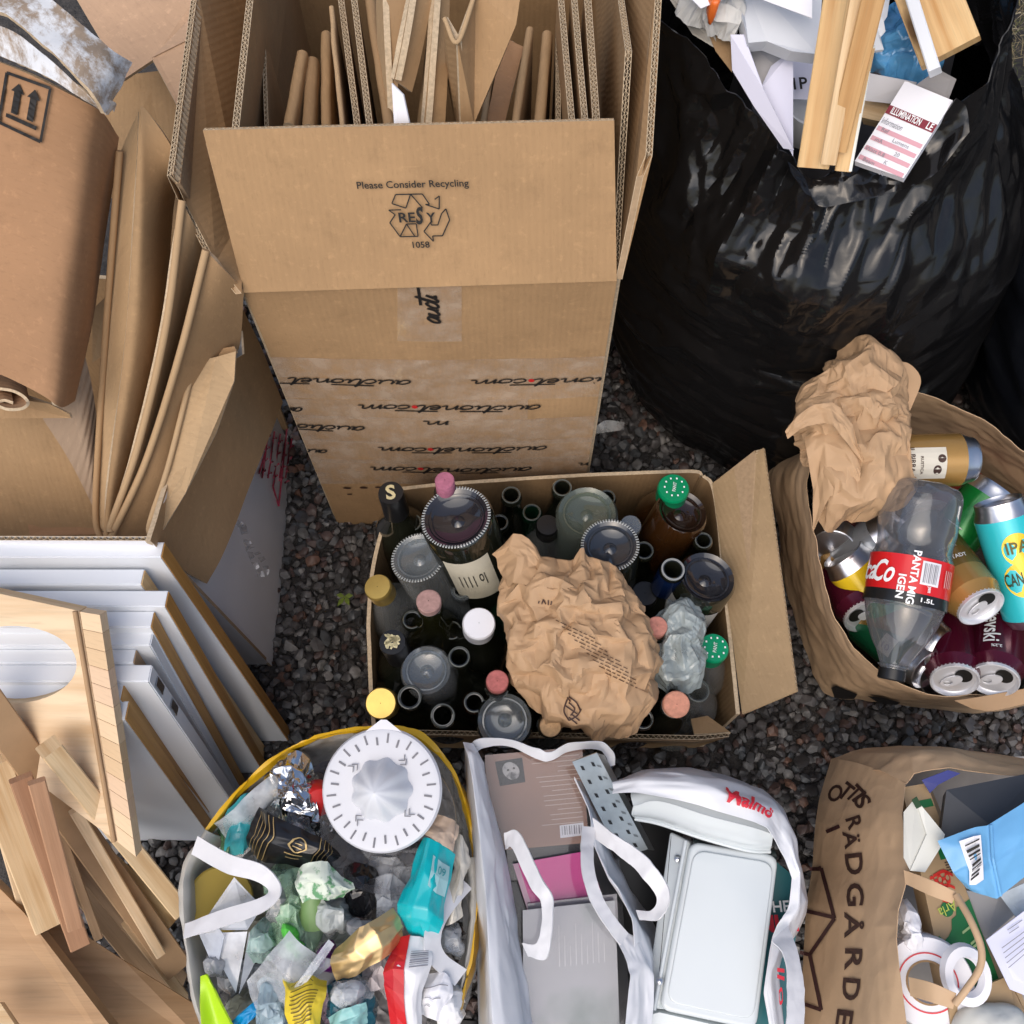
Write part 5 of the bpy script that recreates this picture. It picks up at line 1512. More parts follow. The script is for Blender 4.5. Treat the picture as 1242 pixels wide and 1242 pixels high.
A, B = Q(1031, 208, .667), Q(1059, 56, .757)
bar('painted_side', A, B, .0035, .021, M('cream_paint', (.74, .76, .70), .4, var=.04), st)
st = strip('wide pine board with white edge in the upper right of black bag', (1152, 62, .735), (1112, -40, .76), .058, .014, m_pine)
bar('painted_edge', Q(1133, 84, .738), Q(1094, -40, .764), .012, .015, m_white, st)
o = crushed('blue_plastic_bag', crush([(1058, 60), (1075, 28), (1100, 26), (1118, 50), (1132, 80), (1128, 102), (1100, 105), (1070, 92), (1055, 85)], .65, .70, n=90, n1=11, n2=29, seed=3, band=.012, e1=1.2), M('blue_film', (.10, .33, .60), .2, var=.35, vscale=30, coat=.4, spec=.7), None)
tag(o, 'crumpled sky blue plastic bag between the wood strips', 'plastic bag', GC)
# carton with maroon band
ip = [(1098, 98, .685), (1156, 122, .69), (1096, 216, .65), (1024, 222, .635)]
c = thing('printed_carton', 'white carton with maroon band reading ILLUMINATION and pink table rows', 'carton', Q(1080, 165, .6), GC)
P = QL(ip); P[3] = P[0] + (P[2] - P[1]) * 1.05
slab_data(P, .012, None, 0, 0).build('carton_body', m_paper, c)
ex, ey = unit(P[1] - P[0]), unit(P[0] - P[3]); LL = np.linalg.norm(P[0] - P[3]); WW = np.linalg.norm(P[1] - P[0]); nn = np.cross(ex, ey)
if nn[2] < 0: nn = -nn
def ct(u, v): return P[0] + ex * u * WW + (P[3] - P[0]) * v + nn * .0008
def rect(u0, v0, u1, v1, mat, name, par): return mk(name, [ct(u0, v0), ct(u1, v0), ct(u1, v1), ct(u0, v1)], [[0, 1, 2, 3]], mat, par)
rect(-.0, .30, 1.0, .40, M('ink_maroon', (.20, .015, .03), .5, var=.08), 'maroon_band', c)
m_pinkrow = M('ink_pale_pink', (.62, .33, .38), .6, var=.05)
for k in range(4): rect(.03, .55 + .12 * k, .97, .60 + .12 * k, m_pinkrow, 'table_row', c)
letter('ILLUMINATION', ct(.40, .35) + nn * .0006, ex, ey, .0072, m_inkwhite, c, bold=.02, width=WW * .62)
letter('LE', ct(.90, .35) + nn * .0006, ex, ey, .0072, m_inkwhite, c, bold=.02, width=WW * .12)
letter('Information', ct(.25, .48), ex, ey, .0065, m_inkgrey, c, width=WW * .42)
for k, (u, tx) in enumerate(((.2, 'Ref'), (.6, 'Lumens'), (.2, 'mA'), (.65, '20'), (.25, 'Watt 0.8'), (.55, 'K'), (.25, 'Beam'), (.6, '36'))):
    letter(tx, ct(u, .575 + .062 * k) + nn * .0005, ex, ey, .0042, m_inkgrey, c)
paper('grey_card', 'grey folded card corner above the maroon banded carton', [(1108, 105, .68), (1138, 84, .70), (1160, 96, .70), (1150, 122, .68)], 'card', M('grey_card', (.25, .24, .24), .6))
o = slab_data(QL([(1052, 92, .63), (1090, 92, .64), (1080, 150, .62), (1044, 142, .61)]), .02, None, 0, 0).build('wood_block', m_pinep); tag(o, 'short pale wood block beside the white painted strip', 'wood', GC)
paper('white_box_flap', 'white carton flap under the blue plastic bag', [(1050, 88, .655), (1112, 100, .665), (1100, 128, .64), (1048, 122, .63)], 'carton')
paper('torn_white_board', 'torn white board with ragged edge beside the blue bag', [(1040, -20, .72), (1082, -20, .72), (1076, 20, .71), (1072, 26, .71), (1074, 38, .705), (1068, 45, .70), (1072, 60, .70), (1056, 62, .70)], 'board', m_white, .004)
paper('foam_panel', 'large pale foam panel at the top of the black bag', [(895, -40, .73), (1000, -40, .73), (992, 66, .70), (960, 62, .70), (930, 50, .70), (908, 52, .70), (900, 20, .715)], 'foam', M('foam', (.60, .63, .68), .7, var=.05), .02)
paper('white_sheet', 'bright white sheet lying across the top edge behind crumpled tissue', [(800, -40, .74), (985, -50, .76), (985, 22, .745), (900, -10, .745), (850, 10, .735)], 'paper')
paper('paper_sheet', 'lavender white paper sheet, left of two hanging in the black bag', [(886, 42, .70), (902, 42, .70), (926, 108, .665), (963, 182, .625), (950, 180, .62), (915, 130, .645), (888, 85, .67)], 'paper', m_lav)
paper('paper_sheet', 'lavender white paper sheet, right of two with a small round mark', [(962, 60, .675), (962, 190, .615), (940, 150, .63), (922, 108, .65), (935, 80, .66)], 'paper', m_lav)
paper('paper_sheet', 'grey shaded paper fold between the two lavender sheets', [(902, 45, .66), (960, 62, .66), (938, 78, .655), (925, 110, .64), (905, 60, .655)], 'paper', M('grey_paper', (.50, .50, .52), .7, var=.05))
ps = paper('printed_sheet', 'white printed sheet with large black letters behind the pine strip', [(958, 70, .60), (1000, 72, .60), (1000, 122, .58), (958, 120, .58)], 'paper', m_lav)
letter('1P', Q(970, 102, .594), V(1, .1, 0), V(-.1, 1, .3), .014, m_ink, ps, bold=.02, lift=.002)
o = lathe('white_bowl', [(.001, 0), (.03, .002), (.04, .03), (.042, .05), (.039, .05), (.036, .03), (.001, .006)], Q(972, 160, .52), V(.1, 0, 1), m_white); tag(o, 'white round cup rim peeping out left of the pine strips', 'cup', GC)
o = crushed('crumpled_tissue', crush([(822, 8), (850, 2), (868, 8), (890, 12), (903, 32), (895, 42), (880, 48), (862, 45), (850, 30), (835, 22)], .69, .73, n=80, n1=9, n2=25, seed=9, band=.012, e1=1.2), M('tissue', (.62, .62, .60), .8, var=.05), None); tag(o, 'crumpled grey white tissue at the top left of the bag mouth', 'tissue', GC)
o, _ = pillow('orange_scrap', [(860, -4), (875, -4), (872, 6), (863, 6)], .74, .745, M('orange_film', (.75, .16, .03), .3), amp=.002, scale=80, nu=30, nr=8); tag(o, 'tiny orange scrap at the top of the black bag', 'scrap', GC)
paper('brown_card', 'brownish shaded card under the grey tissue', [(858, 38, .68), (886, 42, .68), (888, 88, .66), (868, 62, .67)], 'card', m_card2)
paper('inner_card', 'beige paper lining at the left of the bag mouth', [(800, -20, .70), (862, 5, .70), (870, 60, .67), (840, 42, .67)], 'paper', M('beige_paper', (.48, .45, .40), .7))
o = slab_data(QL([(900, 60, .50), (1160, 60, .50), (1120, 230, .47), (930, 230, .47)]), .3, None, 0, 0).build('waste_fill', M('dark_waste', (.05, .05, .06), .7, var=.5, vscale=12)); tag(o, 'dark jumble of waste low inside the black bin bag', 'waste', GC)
# ------------------------------------------------------------------ paper bag of cans
LOOP = [((985, 560, .31), (935, 572, .12)), ((985, 640, .30), (945, 650, .06)), ((1005, 725, .29), (960, 735, .03)), ((1035, 785, .28), (985, 805, .02)), ((1082, 824, .27), (1003, 842, .02)), ((1122, 842, .265), (1045, 850, .02)), ((1180, 845, .26), (1120, 856, .02)), ((1250, 838, .26), (1200, 862, .02)),
        ((1330, 800, .28), (1280, 840, .02)), ((1350, 700, .30), (1290, 740, .02)), ((1310, 610, .32), (1240, 650, .02)), ((1225, 535, .335), (1180, 600, .02)), ((1160, 492, .34), (1100, 570, .02)), ((1080, 480, .34), (1020, 560, .05))]
cb = thing('paper_carrier_bag', 'brown paper carrier bag full of drink cans at the right', 'paper bag', (.55, .45, 0))
topw, botw = QL([a for a, b in LOOP]), QL([b for a, b in LOOP])
s = Sheet([botw, [b * .7 + a * .3 + V(0, 0, .01) for a, b in zip(topw, botw)], [b * .3 + a * .7 + V(0, 0, .015) for a, b in zip(topw, botw)], topw], 200, 70, closed=True, world=True)
s.crumple(.0045, 13, 6).crumple(.0010, 50, 8).build('bag_paper', m_kraftbag, cb, t=.0008, autos=40)
canbag_sheet = s
ribbon('bag_handle', [(1158, 850, .268), (1190, 845, .272), (1250, 834, .272)], [(1180, 860, .262), (1205, 862, .262), (1250, 852, .262)], m_kraftpaper, cb, t=.001)
def near_pt(G, px, py, l=.003):
    r = unit(_ray(px, py)); P = G.reshape(-1, 3); d = P - V(0, 0, CAMZ); along = d @ r
    dd = np.linalg.norm(d - along[:, None] * r, axis=1); i = np.where(dd < dd.min() + .004)[0]; i = i[along[i].argmin()]
    return V(0, 0, CAMZ) + r * (along[i] - l)
for pts in ([(1008, 834), (1014, 832), (1030, 838), (1040, 842), (1036, 848), (1022, 848), (1012, 846)], [(1052, 844), (1070, 846), (1092, 852), (1088, 855), (1066, 853)]):
    mk('black_print', [near_pt(s.G, *q) for q in pts], [list(range(len(pts)))], m_ink, cb)

# crumpled bag lying over its back left corner
cr = thing('paper_bag', 'crumpled brown paper bag with twisted handle lying on the can bag', 'paper bag', Q(1030, 560, .3))
Gc = crush([(956, 520, .36), (968, 488, .37), (990, 462, .38), (1012, 438, .385), (1030, 420, .39), (1046, 416, .39), (1058, 432, .39), (1082, 446, .385), (1090, 490, .37), (1094, 545, .36), (1102, 596, .345), (1070, 622, .335), (1040, 634, .33), (1012, 640, .325), (990, 610, .335), (985, 570, .345)], .345, .42, n=110, seed=52, band=.02, n1=14)
crushed('bag_body', Gc, m_kraftpaper, cr)
f1 = Sheet([[(953, 522, .405), (972, 500, .425), (1000, 488, .435), (1022, 500, .43), (1045, 555, .405)], [(956, 532, .40), (978, 516, .418), (1004, 514, .428), (1024, 530, .424), (1046, 560, .40)]], 90, 30)
f1.squash(.025, 1.05, 1.03, .006, 3).build('folded_mouth', m_kraftpaper, cr, t=.001, autos=35)
f2 = Sheet([[(976, 530, .39), (1000, 518, .405), (1030, 530, .405), (1044, 556, .395)], [(984, 560, .375), (1005, 548, .395), (1030, 555, .40), (1040, 575, .39)], [(990, 640, .33), (1005, 600, .37), (1025, 590, .385), (1038, 610, .37)]], 80, 60)
f2.squash(.03, 1.06, 1.03, .008, 13).build('torn_side', m_kraftpaper, cr, t=.001, autos=35)
ribbon('bag_handle', [(1068, 452, .405), (1086, 440, .41), (1104, 442, .405), (1117, 462, .39), (1104, 498, .37)], [(1072, 470, .40), (1088, 462, .405), (1097, 458, .40), (1098, 466, .39), (1086, 490, .37)], m_kraftpaper, cr, t=.001)

# ------------------------------------------------------------------ cans and the plastic bottle
m_lid = M('lid_metal', (.78, .78, .80), .36, metal=.55, var=.04)
GCAN = 'drink cans in the paper carrier bag'
def can(label, end, d, cols, L=.155, r=.033, lid='open', text=None, z=None, roll=0.0, blobs=None, stay=0):
    """end: (px,py,z) of the end we see; d: direction from there to the far end"""
    E0 = Q(*end); a = unit(V(*d)); x, y, _ = frame_of(a, V(.1, .2, 1))
    t = thing('drink_can', label, 'drink can', E0 + a * L * .5 - V(0, 0, r), GCAN)
    body = [(.027, .0), (.0285, .003), (.0285, .006), (r, .018)]
    lathe('metal_shoulder', body, E0, a, m_steel if lid != 'open' else cols[0][1], t, seg=36, hint=V(.1, .2, 1))
    lathe('far_end', [(r, L - .012), (r * .82, L), (r * .74, L - .004), (.001, L - .012)], E0, a, m_steel, t, seg=36, hint=V(.1, .2, 1))
    hs = [.018] + [h for h, c in cols[1:]] + [L - .012]
    for k, (h, c) in enumerate(cols):
        lathe('printed_shell' if k == 0 else 'colour_band', [(r, hs[k]), (r, (hs[k] + hs[k + 1]) / 2), (r, hs[k + 1])], E0, a, c, t, seg=36, hint=V(.1, .2, 1))
    if lid == 'open':
        lathe('lid', [(.0285, .004), (.0282, -.0008), (.0268, -.0012), (.0255, .003), (.024, .0045), (.0005, .004)], E0, a, m_lid, t, seg=36)
        c = E0 + a * .0034
        q = math.radians(roll); u = x * math.cos(q) + y * math.sin(q); w = np.cross(a, u)
        th = np.linspace(0, 6.283, 19)[:-1]
        mk('drink_opening', [c + u * (.0115 + .0095 * math.cos(k)) + w * .0115 * math.sin(k) - a * .0004 for k in th], [list(range(18))], M('opening_dark', (.008, .007, .006), .5), t)
        tb = MB(); o_, i_ = [], []
        for k in th:
            o_.append(c - u * .004 + u * .0135 * math.cos(k) + w * .008 * math.sin(k) - a * .0026)
            i_.append(c - u * .0085 + u * .0055 * math.cos(k) + w * .0045 * math.sin(k) - a * .0026)
        tb.add(o_ + i_ + [p + a * .0015 for p in o_] + [p + a * .0015 for p in i_], [[k, (k + 1) % 18, 18 + (k + 1) % 18, 18 + k] for k in range(18)] + [[k, 36 + k, 36 + (k + 1) % 18, (k + 1) % 18] for k in range(18)] + [[18 + k, 18 + (k + 1) % 18, 54 + (k + 1) % 18, 54 + k] for k in range(18)])
        tb.build('ring_pull', M('ring_pull_metal', (.86, .86, .88), .35, metal=.45), t, True, 40)
    elif lid == 'base':
        lathe('can_base', [(.0285, .004), (.0262, -.001), (.0245, -.0006), (.0235, .003), (.018, .009), (.0005, .0115)], E0, a, m_steel, t, seg=36)
    elif lid == 'top':
        lathe('lid', [(.0285, .004), (.0282, -.0008), (.0268, -.0012), (.0255, .003), (.024, .0045), (.0005, .004)], E0, a, m_steel, t, seg=36)
    # surface facing the eye
    v = V(0, 0, CAMZ) - (E0 + a * L * .5); v = unit(v - a * (v @ a))
    sg = 1.0 if a @ V(0, CA, SA) < 0 else -1.0
    w = sg * np.cross(v, a)                 # to the right as we look
    def skin(q, h, l=.0006): return E0 + a * h + (v * math.cos(q / r) + w * math.sin(q / r)) * (r + l)
    for (kind, q, h, rx, ry, mt) in (blobs or []):
        th = np.linspace(0, 6.283, 25)[:-1]
        P = [skin(q + rx * math.cos(k), h + ry * math.sin(k), .0004) for k in th] + [skin(q, h, .0004)]
        if kind == 'rect':
            P = [skin(q + rx * (i / 6 * 2 - 1), h + ry * (j * 2 - 1), .0004) for j in (0, 1) for i in range(7)]
            mk('print_patch', P, [[i, i + 1, i + 8, i + 7] for i in range(6)], mt, t)
        else:
            mk('print_patch', P, [[i, (i + 1) % 24, 24] for i in range(24)], mt, t)
    for tx in (text or []):
        s, q, h, wd, hh, mt, mode = tx
        if mode == 'axial': f = lambda p, k, q=q, h=h: skin(q + k, h + sg * p, .0010)
        elif mode == 'around-': f = lambda p, k, q=q, h=h: skin(q - p, h + sg * k, .0010)
        else: f = lambda p, k, q=q, h=h: skin(q + p, h - sg * k, .0010)
        letter_on(s, f, mt, t, wd, hh, bold=.015)
    return t
def paint(name, c, metal=.35, rough=.26): return M(name, c, rough, metal=metal, var=.06, vscale=20, coat=.3)
c_gold = paint('can_gold', (.42, .24, .07)); c_maroon = paint('can_maroon', (.085, .006, .022)); c_green = paint('can_green', (.01, .23, .04), .2)
c_cyan = paint('can_cyan', (.03, .50, .55), .1); c_yellow = paint('can_yellow', (.80, .55, .02), .1); c_dgreen = paint('can_dark_green', (.005, .10, .04), .2)
c_bronze = paint('can_bronze', (.26, .16, .04), .5); c_cream = M('can_cream', (.66, .62, .52), .4); c_red = paint('can_red', (.35, .02, .02), .2); c_grey = paint('can_grey', (.38, .40, .42), .6)
can('green can wedged under the gold can', (1208, 590, .30), (-.55, -.62, -.45), [(0, c_green)], lid='base', blobs=[('rect', -.01, .07, .012, .0008, m_inkwhite)])
can('gold and cream can lying crosswise with its base to the right', (1179, 557, .355), (-1, -.02, -.02), [(0, c_gold)], L=.125, lid='base',
    blobs=[('rect', .004, .070, .020, .026, c_cream), ('oval', .012, .055, .006, .005, m_inkb), ('oval', -.002, .050, .005, .005, m_inkb), ('rect', .0, .106, .024, .006, paint('can_rust', (.25, .03, .02), .2))],
    text=[('IL BIRRA', -.001, .085, .03, .006, m_inkb, 'around'), ('RUSTICA', .006, .074, .022, .0035, m_inkb, 'around'), ('NODUS', 0, .106, .03, .008, m_cream, 'around')])
can('turquoise can with yellow lemons reading CANARY IPA at right border', (1211, 608, .365), (.30, -.80, -.42), [(0, c_cyan)], L=.155, lid='top',
    blobs=[('oval', .006, .055, .018, .020, c_yellow), ('oval', .004, .092, .023, .022, c_yellow), ('oval', .020, .075, .012, .014, c_yellow)],
    text=[('IPA', .006, .052, .026, .014, M('ink_olive', (.10, .09, .01), .5), 'around'), ('CANARY', .002, .090, .040, .016, M('ink_dark_olive', (.03, .04, .01), .5), 'around')])
can('bronze beer can with its opened lid towards us in the middle right', (1190, 737, .335), (-.18, .80, -.40), [(0, c_gold), (.045, c_bronze), (.075, paint('can_olive', (.16, .14, .03), .4))], roll=120,
    text=[('NIESTADT', .010, .058, .032, .006, m_inkwhite, 'around'), ('BRYGGERI', .010, .075, .024, .003, c_cream, 'around')], blobs=[('rect', -.006, .066, .018, .002, c_red)])
can('maroon can with white gothic lettering in the lower right corner', (1206, 825, .285), (.34, .78, -.35), [(0, c_maroon)], roll=130,
    text=[('Paltevski', -.006, .070, .075, .019, m_inkwhite, 'axial'), ('2,2%', .0, .026, .012, .005, m_inkwhite, 'around-')])
can('maroon can with opened lid, left of the gothic lettered one', (1158, 826, .275), (.20, .85, -.42), [(0, c_maroon)], roll=130)
can('dark green can lying with its end near the bottle cap', (1126, 812, .262), (-.42, .70, -.50), [(0, c_dgreen)], L=.115, lid='top', blobs=[('rect', -.008, .045, .012, .010, c_cream)], text=[('10', -.010, .045, .012, .008, m_inkgrey, 'axial')])
can('maroon can with white stripes at the left wall of the bag', (1050, 748, .25), (-.16, .85, -.38), [(0, c_maroon)], L=.115, lid='open',
    blobs=[('rect', .0, .045 + .004 * k, .012, .0006, m_inkwhite) for k in range(6)] + [('rect', .0, .085, .03, .010, c_gold)])
can('silver topped maroon can at the left under the crumpled bag', (1010, 664, .255), (.30, .8, -.45), [(0, c_maroon)], lid='top')
can('yellow and green can half buried left of the plastic bottle', (1022, 672, .268), (.62, -.66, -.35), [(0, c_yellow), (.055, c_green)], lid='top', L=.13)
can('grey can marked 6 between the crumpled bag and plastic bottle', (1086, 640, .29), (-.50, -.25, -.75), [(0, c_grey)], lid='top', L=.12, text=[('6C', .008, .055, .016, .012, m_ink, 'axial')])
can('silver can end showing right of the bottle shoulder', (1142, 788, .268), (-.55, .55, -.45), [(0, c_bronze)], lid='base', L=.12)
can('deep green can under the plastic bottle neck at left', (1084, 786, .232), (.1, .70, -.5), [(0, c_green)], lid='top', L=.12)
can('grey metal can end low beside the dark green can', (1140, 822, .25), (-.1, .6, -.6), [(0, c_grey)], lid='base', L=.12)
can('brownish bronze can deep below the opened beer can', (1150, 740, .24), (.2, .7, -.5), [(0, c_bronze)], lid='top')
can('dark red can deep at the back of the bag', (1130, 640, .24), (.5, .5, -.4), [(0, c_red)], lid='top')
can('olive can deep by the right border', (1215, 700, .22), (-.3, -.7, -.4), [(0, c_bronze)], lid='base')

pbt = thing('plastic_bottle', 'clear crumpled cola bottle with red and black label lying on the cans', 'plastic bottle', Q(1100, 700, .25))
B0, B1 = Q(1122, 588, .375), Q(1081, 822, .305)
a = unit(B1 - B0); L = np.linalg.norm(B1 - B0); k = L / .30
dent = lambda v: unit(V(0, 0, -1))[None] * (.005 * np.clip(facet(v * 22, 4), 0, 1))[:, None] + .0012 * np.stack([facet(v * 60, 5)] * 3, -1)
m_pet = thinglass('pet_plastic', (.66, .67, .70), .16, rough=.07, edge=.8, milk=(.34, .35, .37))
R_ = .0455
PB = [(.006, .012), (.020, .004), (.034, .0), (.043, .012), (R_, .03), (R_, .07), (.0435, .085), (.0425, .10), (.0445, .112), (.046, .12), (.0462, .185), (.045, .195), (.041, .215), (.033, .24), (.022, .265), (.0155, .28), (.0140, .287)]
PBk = [(r, h * k) for r, h in PB]
dense = cat_rows(np.array(PBk), 60)
lathe('bottle_shell', [tuple(q) for q in dense], B0, a, m_pet, pbt, seg=60, dent=dent, autos=60)
lathe('cap', [(.0155, .287 * k), (.0158, .302 * k), (.0145, .304 * k), (.0005, .304 * k)], B0, a, m_black, pbt, seg=28)
lathe('neck_ring', [(.0142, .279 * k), (.0175, .281 * k), (.0175, .283 * k), (.0142, .285 * k)], B0, a, m_pet, pbt, seg=28)
v = V(0, 0, CAMZ) - (B0 + a * L * .5); v = unit(v - a * (v @ a)); w = np.cross(v, a)
def bskin(q, h, l=.001, r=.0466): return B0 + a * h * k + (v * math.cos(q / r) + w * math.sin(q / r)) * (r + l)
def band(name, h0, h1, q0, q1, mat, l, par):
    G = [[bskin(q, h, l) for q in np.linspace(q0, q1, 30)] for h in np.linspace(h0, h1, 6)]
    s = Sheet(G, 40, 14, world=True); s.push(.0008, lambda p: facet(p * 50, 3)); return s.build(name, mat, par)
c_label = M('label_red', (.62, .012, .015), .28, var=.05, coat=.3)
lb_ = band('paper_label', .118, .172, -.13, .13, c_label, .0012, pbt)
band('label_black_band', .1722, .189, -.13, .13, m_black, .0012, pbt)
band('barcode_field', .123, .158, .012, .034, M('label_white', (.75, .75, .78), .4), .0020, pbt)
for q in range(9): band('barcode_bar', .126, .155, .0145 + q * .0019, .0145 + q * .0019 + (.0006 if q % 3 else .0011), m_inkgrey, .0028, pbt)
LT = lambda q, h: (lambda p, y: bskin(q - y, h + p, .0030))
LTd = lambda q, h: (lambda p, y: bskin(q + y, h + p, .0030))
letter_on('PANTA MIG', LTd(.0050, .150), m_inkwhite, pbt, .062 / k, .0085, bold=.03)
letter_on('IGEN', LTd(-.0065, .166), m_inkwhite, pbt, .028 / k, .0085, bold=.03)
letter_on('Co', lambda p, y: bskin(-.028 + p, .146 - y, .003), m_inkwhite, pbt, .026, .034, shear=.4, bold=.02)
letter_on('ca', lambda p, y: bskin(-.049 + p, .150 - y, .003), m_inkwhite, pbt, .022, .022, shear=.4, bold=.02)
letter_on('1.5L', lambda p, y: bskin(.024 + p, .1805 - y, .003), m_inkwhite, pbt, .016, .0065, bold=.02)
letter_on('pant', lambda p, y: bskin(.023 + y, .164 + p, .003), m_inkwhite, pbt, .009, .005, bold=.02)
for q in range(4): band('label_print', .130 + .0 * q, .156, .042 + q * .0035, .0435 + q * .0035, M('label_fine_print', (.70, .35, .33), .4), .0026, pbt)
# ------------------------------------------------------------------ clear carrier bag with yellow edge
CR = [(222, 1100), (226, 1050), (252, 1008), (298, 952), (350, 910), (402, 891), (455, 885), (505, 893), (542, 928), (563, 975), (575, 1040), (578, 1100), (570, 1170), (550, 1240), (510, 1300), (400, 1330), (290, 1310), (244, 1240), (228, 1165)]
ZR8 = .36
tb = thing('clear_carrier_bag', 'see-through carrier bag with yellow edge and white handles, packed with plastic waste', 'carrier bag', (-.19, .06, 0))
rim8 = [Q(x, y, ZR8) for x, y in CR]
c8 = np.mean(rim8, 0)
def shrink(P, k, z, c): return [V(c[0] + (p[0] - c[0]) * k, c[1] + (p[1] - c[1]) * k, z) for p in P]
m_clearbag = film('clear_bag_film', (.50, .50, .50), .42, rough=.16, milky=.3, vscale=14)
m_yellow = M('yellow_print', (.72, .42, .01), .3, var=.1, vscale=12, coat=.2)
s = Sheet([shrink(rim8, .80, .006, c8), shrink(rim8, .93, .08, c8), shrink(rim8, .99, .22, c8), shrink(rim8, 1.0, .325, c8)], 180, 60, closed=True, world=True)
s.crumple(.006, 14, 5).build('bag_film', m_clearbag, tb)
def arc8(i0, i1, rows, name, mat, seed, nu=90, t=.0006):
    idx = [i % len(CR) for i in range(i0, i1 + 1)]
    s = Sheet([[shrink(rim8, k, z, c8)[i] for i in idx] for k, z in rows], nu, 14, world=True)
    return s.ripple(.006, 11, seed).crumple(.004, 24, seed).build(name, mat, tb, t=t)
m_milky = M('milky_edge', (.62, .60, .55), .35, var=.08, thin=.3)
arc8(2, 11, [(1.0, .30), (1.03, .335), (1.015, .362), (.985, .352)], 'printed_edge', m_yellow, 6)
arc8(11, 14, [(1.0, .30), (1.01, .335), (1.0, .36), (.985, .355)], 'printed_edge', m_yellow, 8, 40)
arc8(10, 14, [(.992, .362), (.97, .364), (.945, .35), (.92, .31)], 'inner_edge', m_milky, 9, 40)
arc8(16, 21, [(1.0, .30), (1.012, .34), (1.0, .363), (.965, .360), (.93, .32)], 'inner_edge', m_milky, 7, 60)
arc8(2, 10, [(.985, .352), (.965, .335), (.94, .28)], 'inner_edge', film('smoky_edge', (.50, .49, .46), .6, milky=.3), 5, 90, 0)
m_handle = M('white_handle', (.68, .68, .70), .4, var=.04, crumple=(30, .002))
ribbon('bag_handle', [(240, 1014, .385), (278, 1036, .40), (320, 1050, .415), (340, 1078, .42), (322, 1104, .415), (270, 1124, .40), (222, 1138, .38)], [(232, 1036, .38), (272, 1058, .395), (308, 1068, .405), (325, 1080, .41), (312, 1090, .41), (268, 1104, .395), (224, 1120, .375)][::1], m_handle, tb, n=60, ripple=.001)
ribbon('bag_handle', [(556, 1062, .38), (532, 1090, .405), (516, 1130, .415), (520, 1165, .41), (552, 1196, .385)], [(572, 1078, .375), (550, 1104, .395), (536, 1132, .405), (540, 1156, .40), (566, 1176, .38)], m_handle, tb, n=50, ripple=.001)

GT = 'plastic waste in the clear carrier bag'
def lump(name, label, outline, z, h, mat, cat, seed=1, amp=.005, scale=32, nu=100, nr=30, autos=30, group=GT, power=.5, depth=.03):
    ext = max(max(p[0] for p in outline) - min(p[0] for p in outline), max(p[1] for p in outline) - min(p[1] for p in outline))
    G_ = crush(outline, z - .012, z + h, n=int(max(40, min(90, ext))), n1=max(6, min(13, int(ext / 9))), n2=max(13, min(33, int(ext / 3.6))), seed=seed, band=max(.004, amp * 1.1), power=.55, e1=1.2)
    o = crushed(name, G_, mat, None, t=.0005)
    return tag(o, label, cat, group), G_
def flat(name, label, pts, mat, cat, t=.0015, group=GT, amp=.0, scale=30, seed=1, parent=None):
    o = slab_data(QL(pts), t, None, 0, 0).build(name, mat, parent)
    return tag(o, label, cat, group) if label else o
def bend(name, label, rows, mat, cat, t=.0008, amp=.003, scale=30, seed=1, nu=40, nv=40, group=GT, autos=35):
    s = Sheet(rows, nu, nv)
    if amp: s.squash(max(.010, .55 / scale), 1.0 + amp * 16, 1.03, amp * 1.3, seed)
    return tag(s.build(name, mat, None, t=t, autos=autos), label, cat, group), s
f_grey = film('grey_film', (.40, .41, .43), .55, rough=.12, milky=.4)
f_clear = film('clear_film', (.72, .75, .78), .38, rough=.08, milky=.4)
f_green = film('green_film', (.38, .58, .40), .6, rough=.15, milky=.5)
f_teal = M('teal_film', (.0, .36, .40), .25, var=.15, coat=.3)
f_dteal = film('dark_teal_film', (.02, .12, .17), .85, rough=.12, milky=.3)
# deep fill so that no floor shows between the wrappers
fill = [((318, 1015), .21, (.25, .26, .25)), ((370, 1080), .20, (.10, .12, .11)), ((450, 1050), .20, (.30, .30, .32)), ((500, 1180), .20, (.42, .40, .38)), ((320, 1180), .20, (.20, .22, .24)), ((420, 1200), .20, (.22, .16, .20)), ((520, 980), .22, (.34, .33, .31)), ((400, 960), .21, (.20, .20, .22)), ((295, 1120), .21, (.32, .30, .22)), ((400, 1130), .22, (.14, .16, .15)), ((330, 1240), .22, (.25, .27, .22)), ((480, 1250), .22, (.42, .40, .40))]
nm = ['grey', 'dark', 'silver', 'cream', 'slate', 'plum', 'pale brown', 'smoky', 'tan', 'blackish', 'olive', 'white']
for k, ((x, y), z, c) in enumerate(fill):
    P = [(x + 48 * math.cos(q) * (1 + .25 * math.sin(3 * q + k)), y + 46 * math.sin(q) * (1 + .2 * math.cos(2 * q + k))) for q in np.linspace(0, 6.283, 12)[:-1]]
    lump('plastic_wrapper', nm[k] + ' crumpled wrapper deep in the clear carrier bag', P, z, .05, film('wrapper_film', c, .85, rough=.15, milky=.3), 'wrapper', seed=60 + k, amp=.010, scale=24)
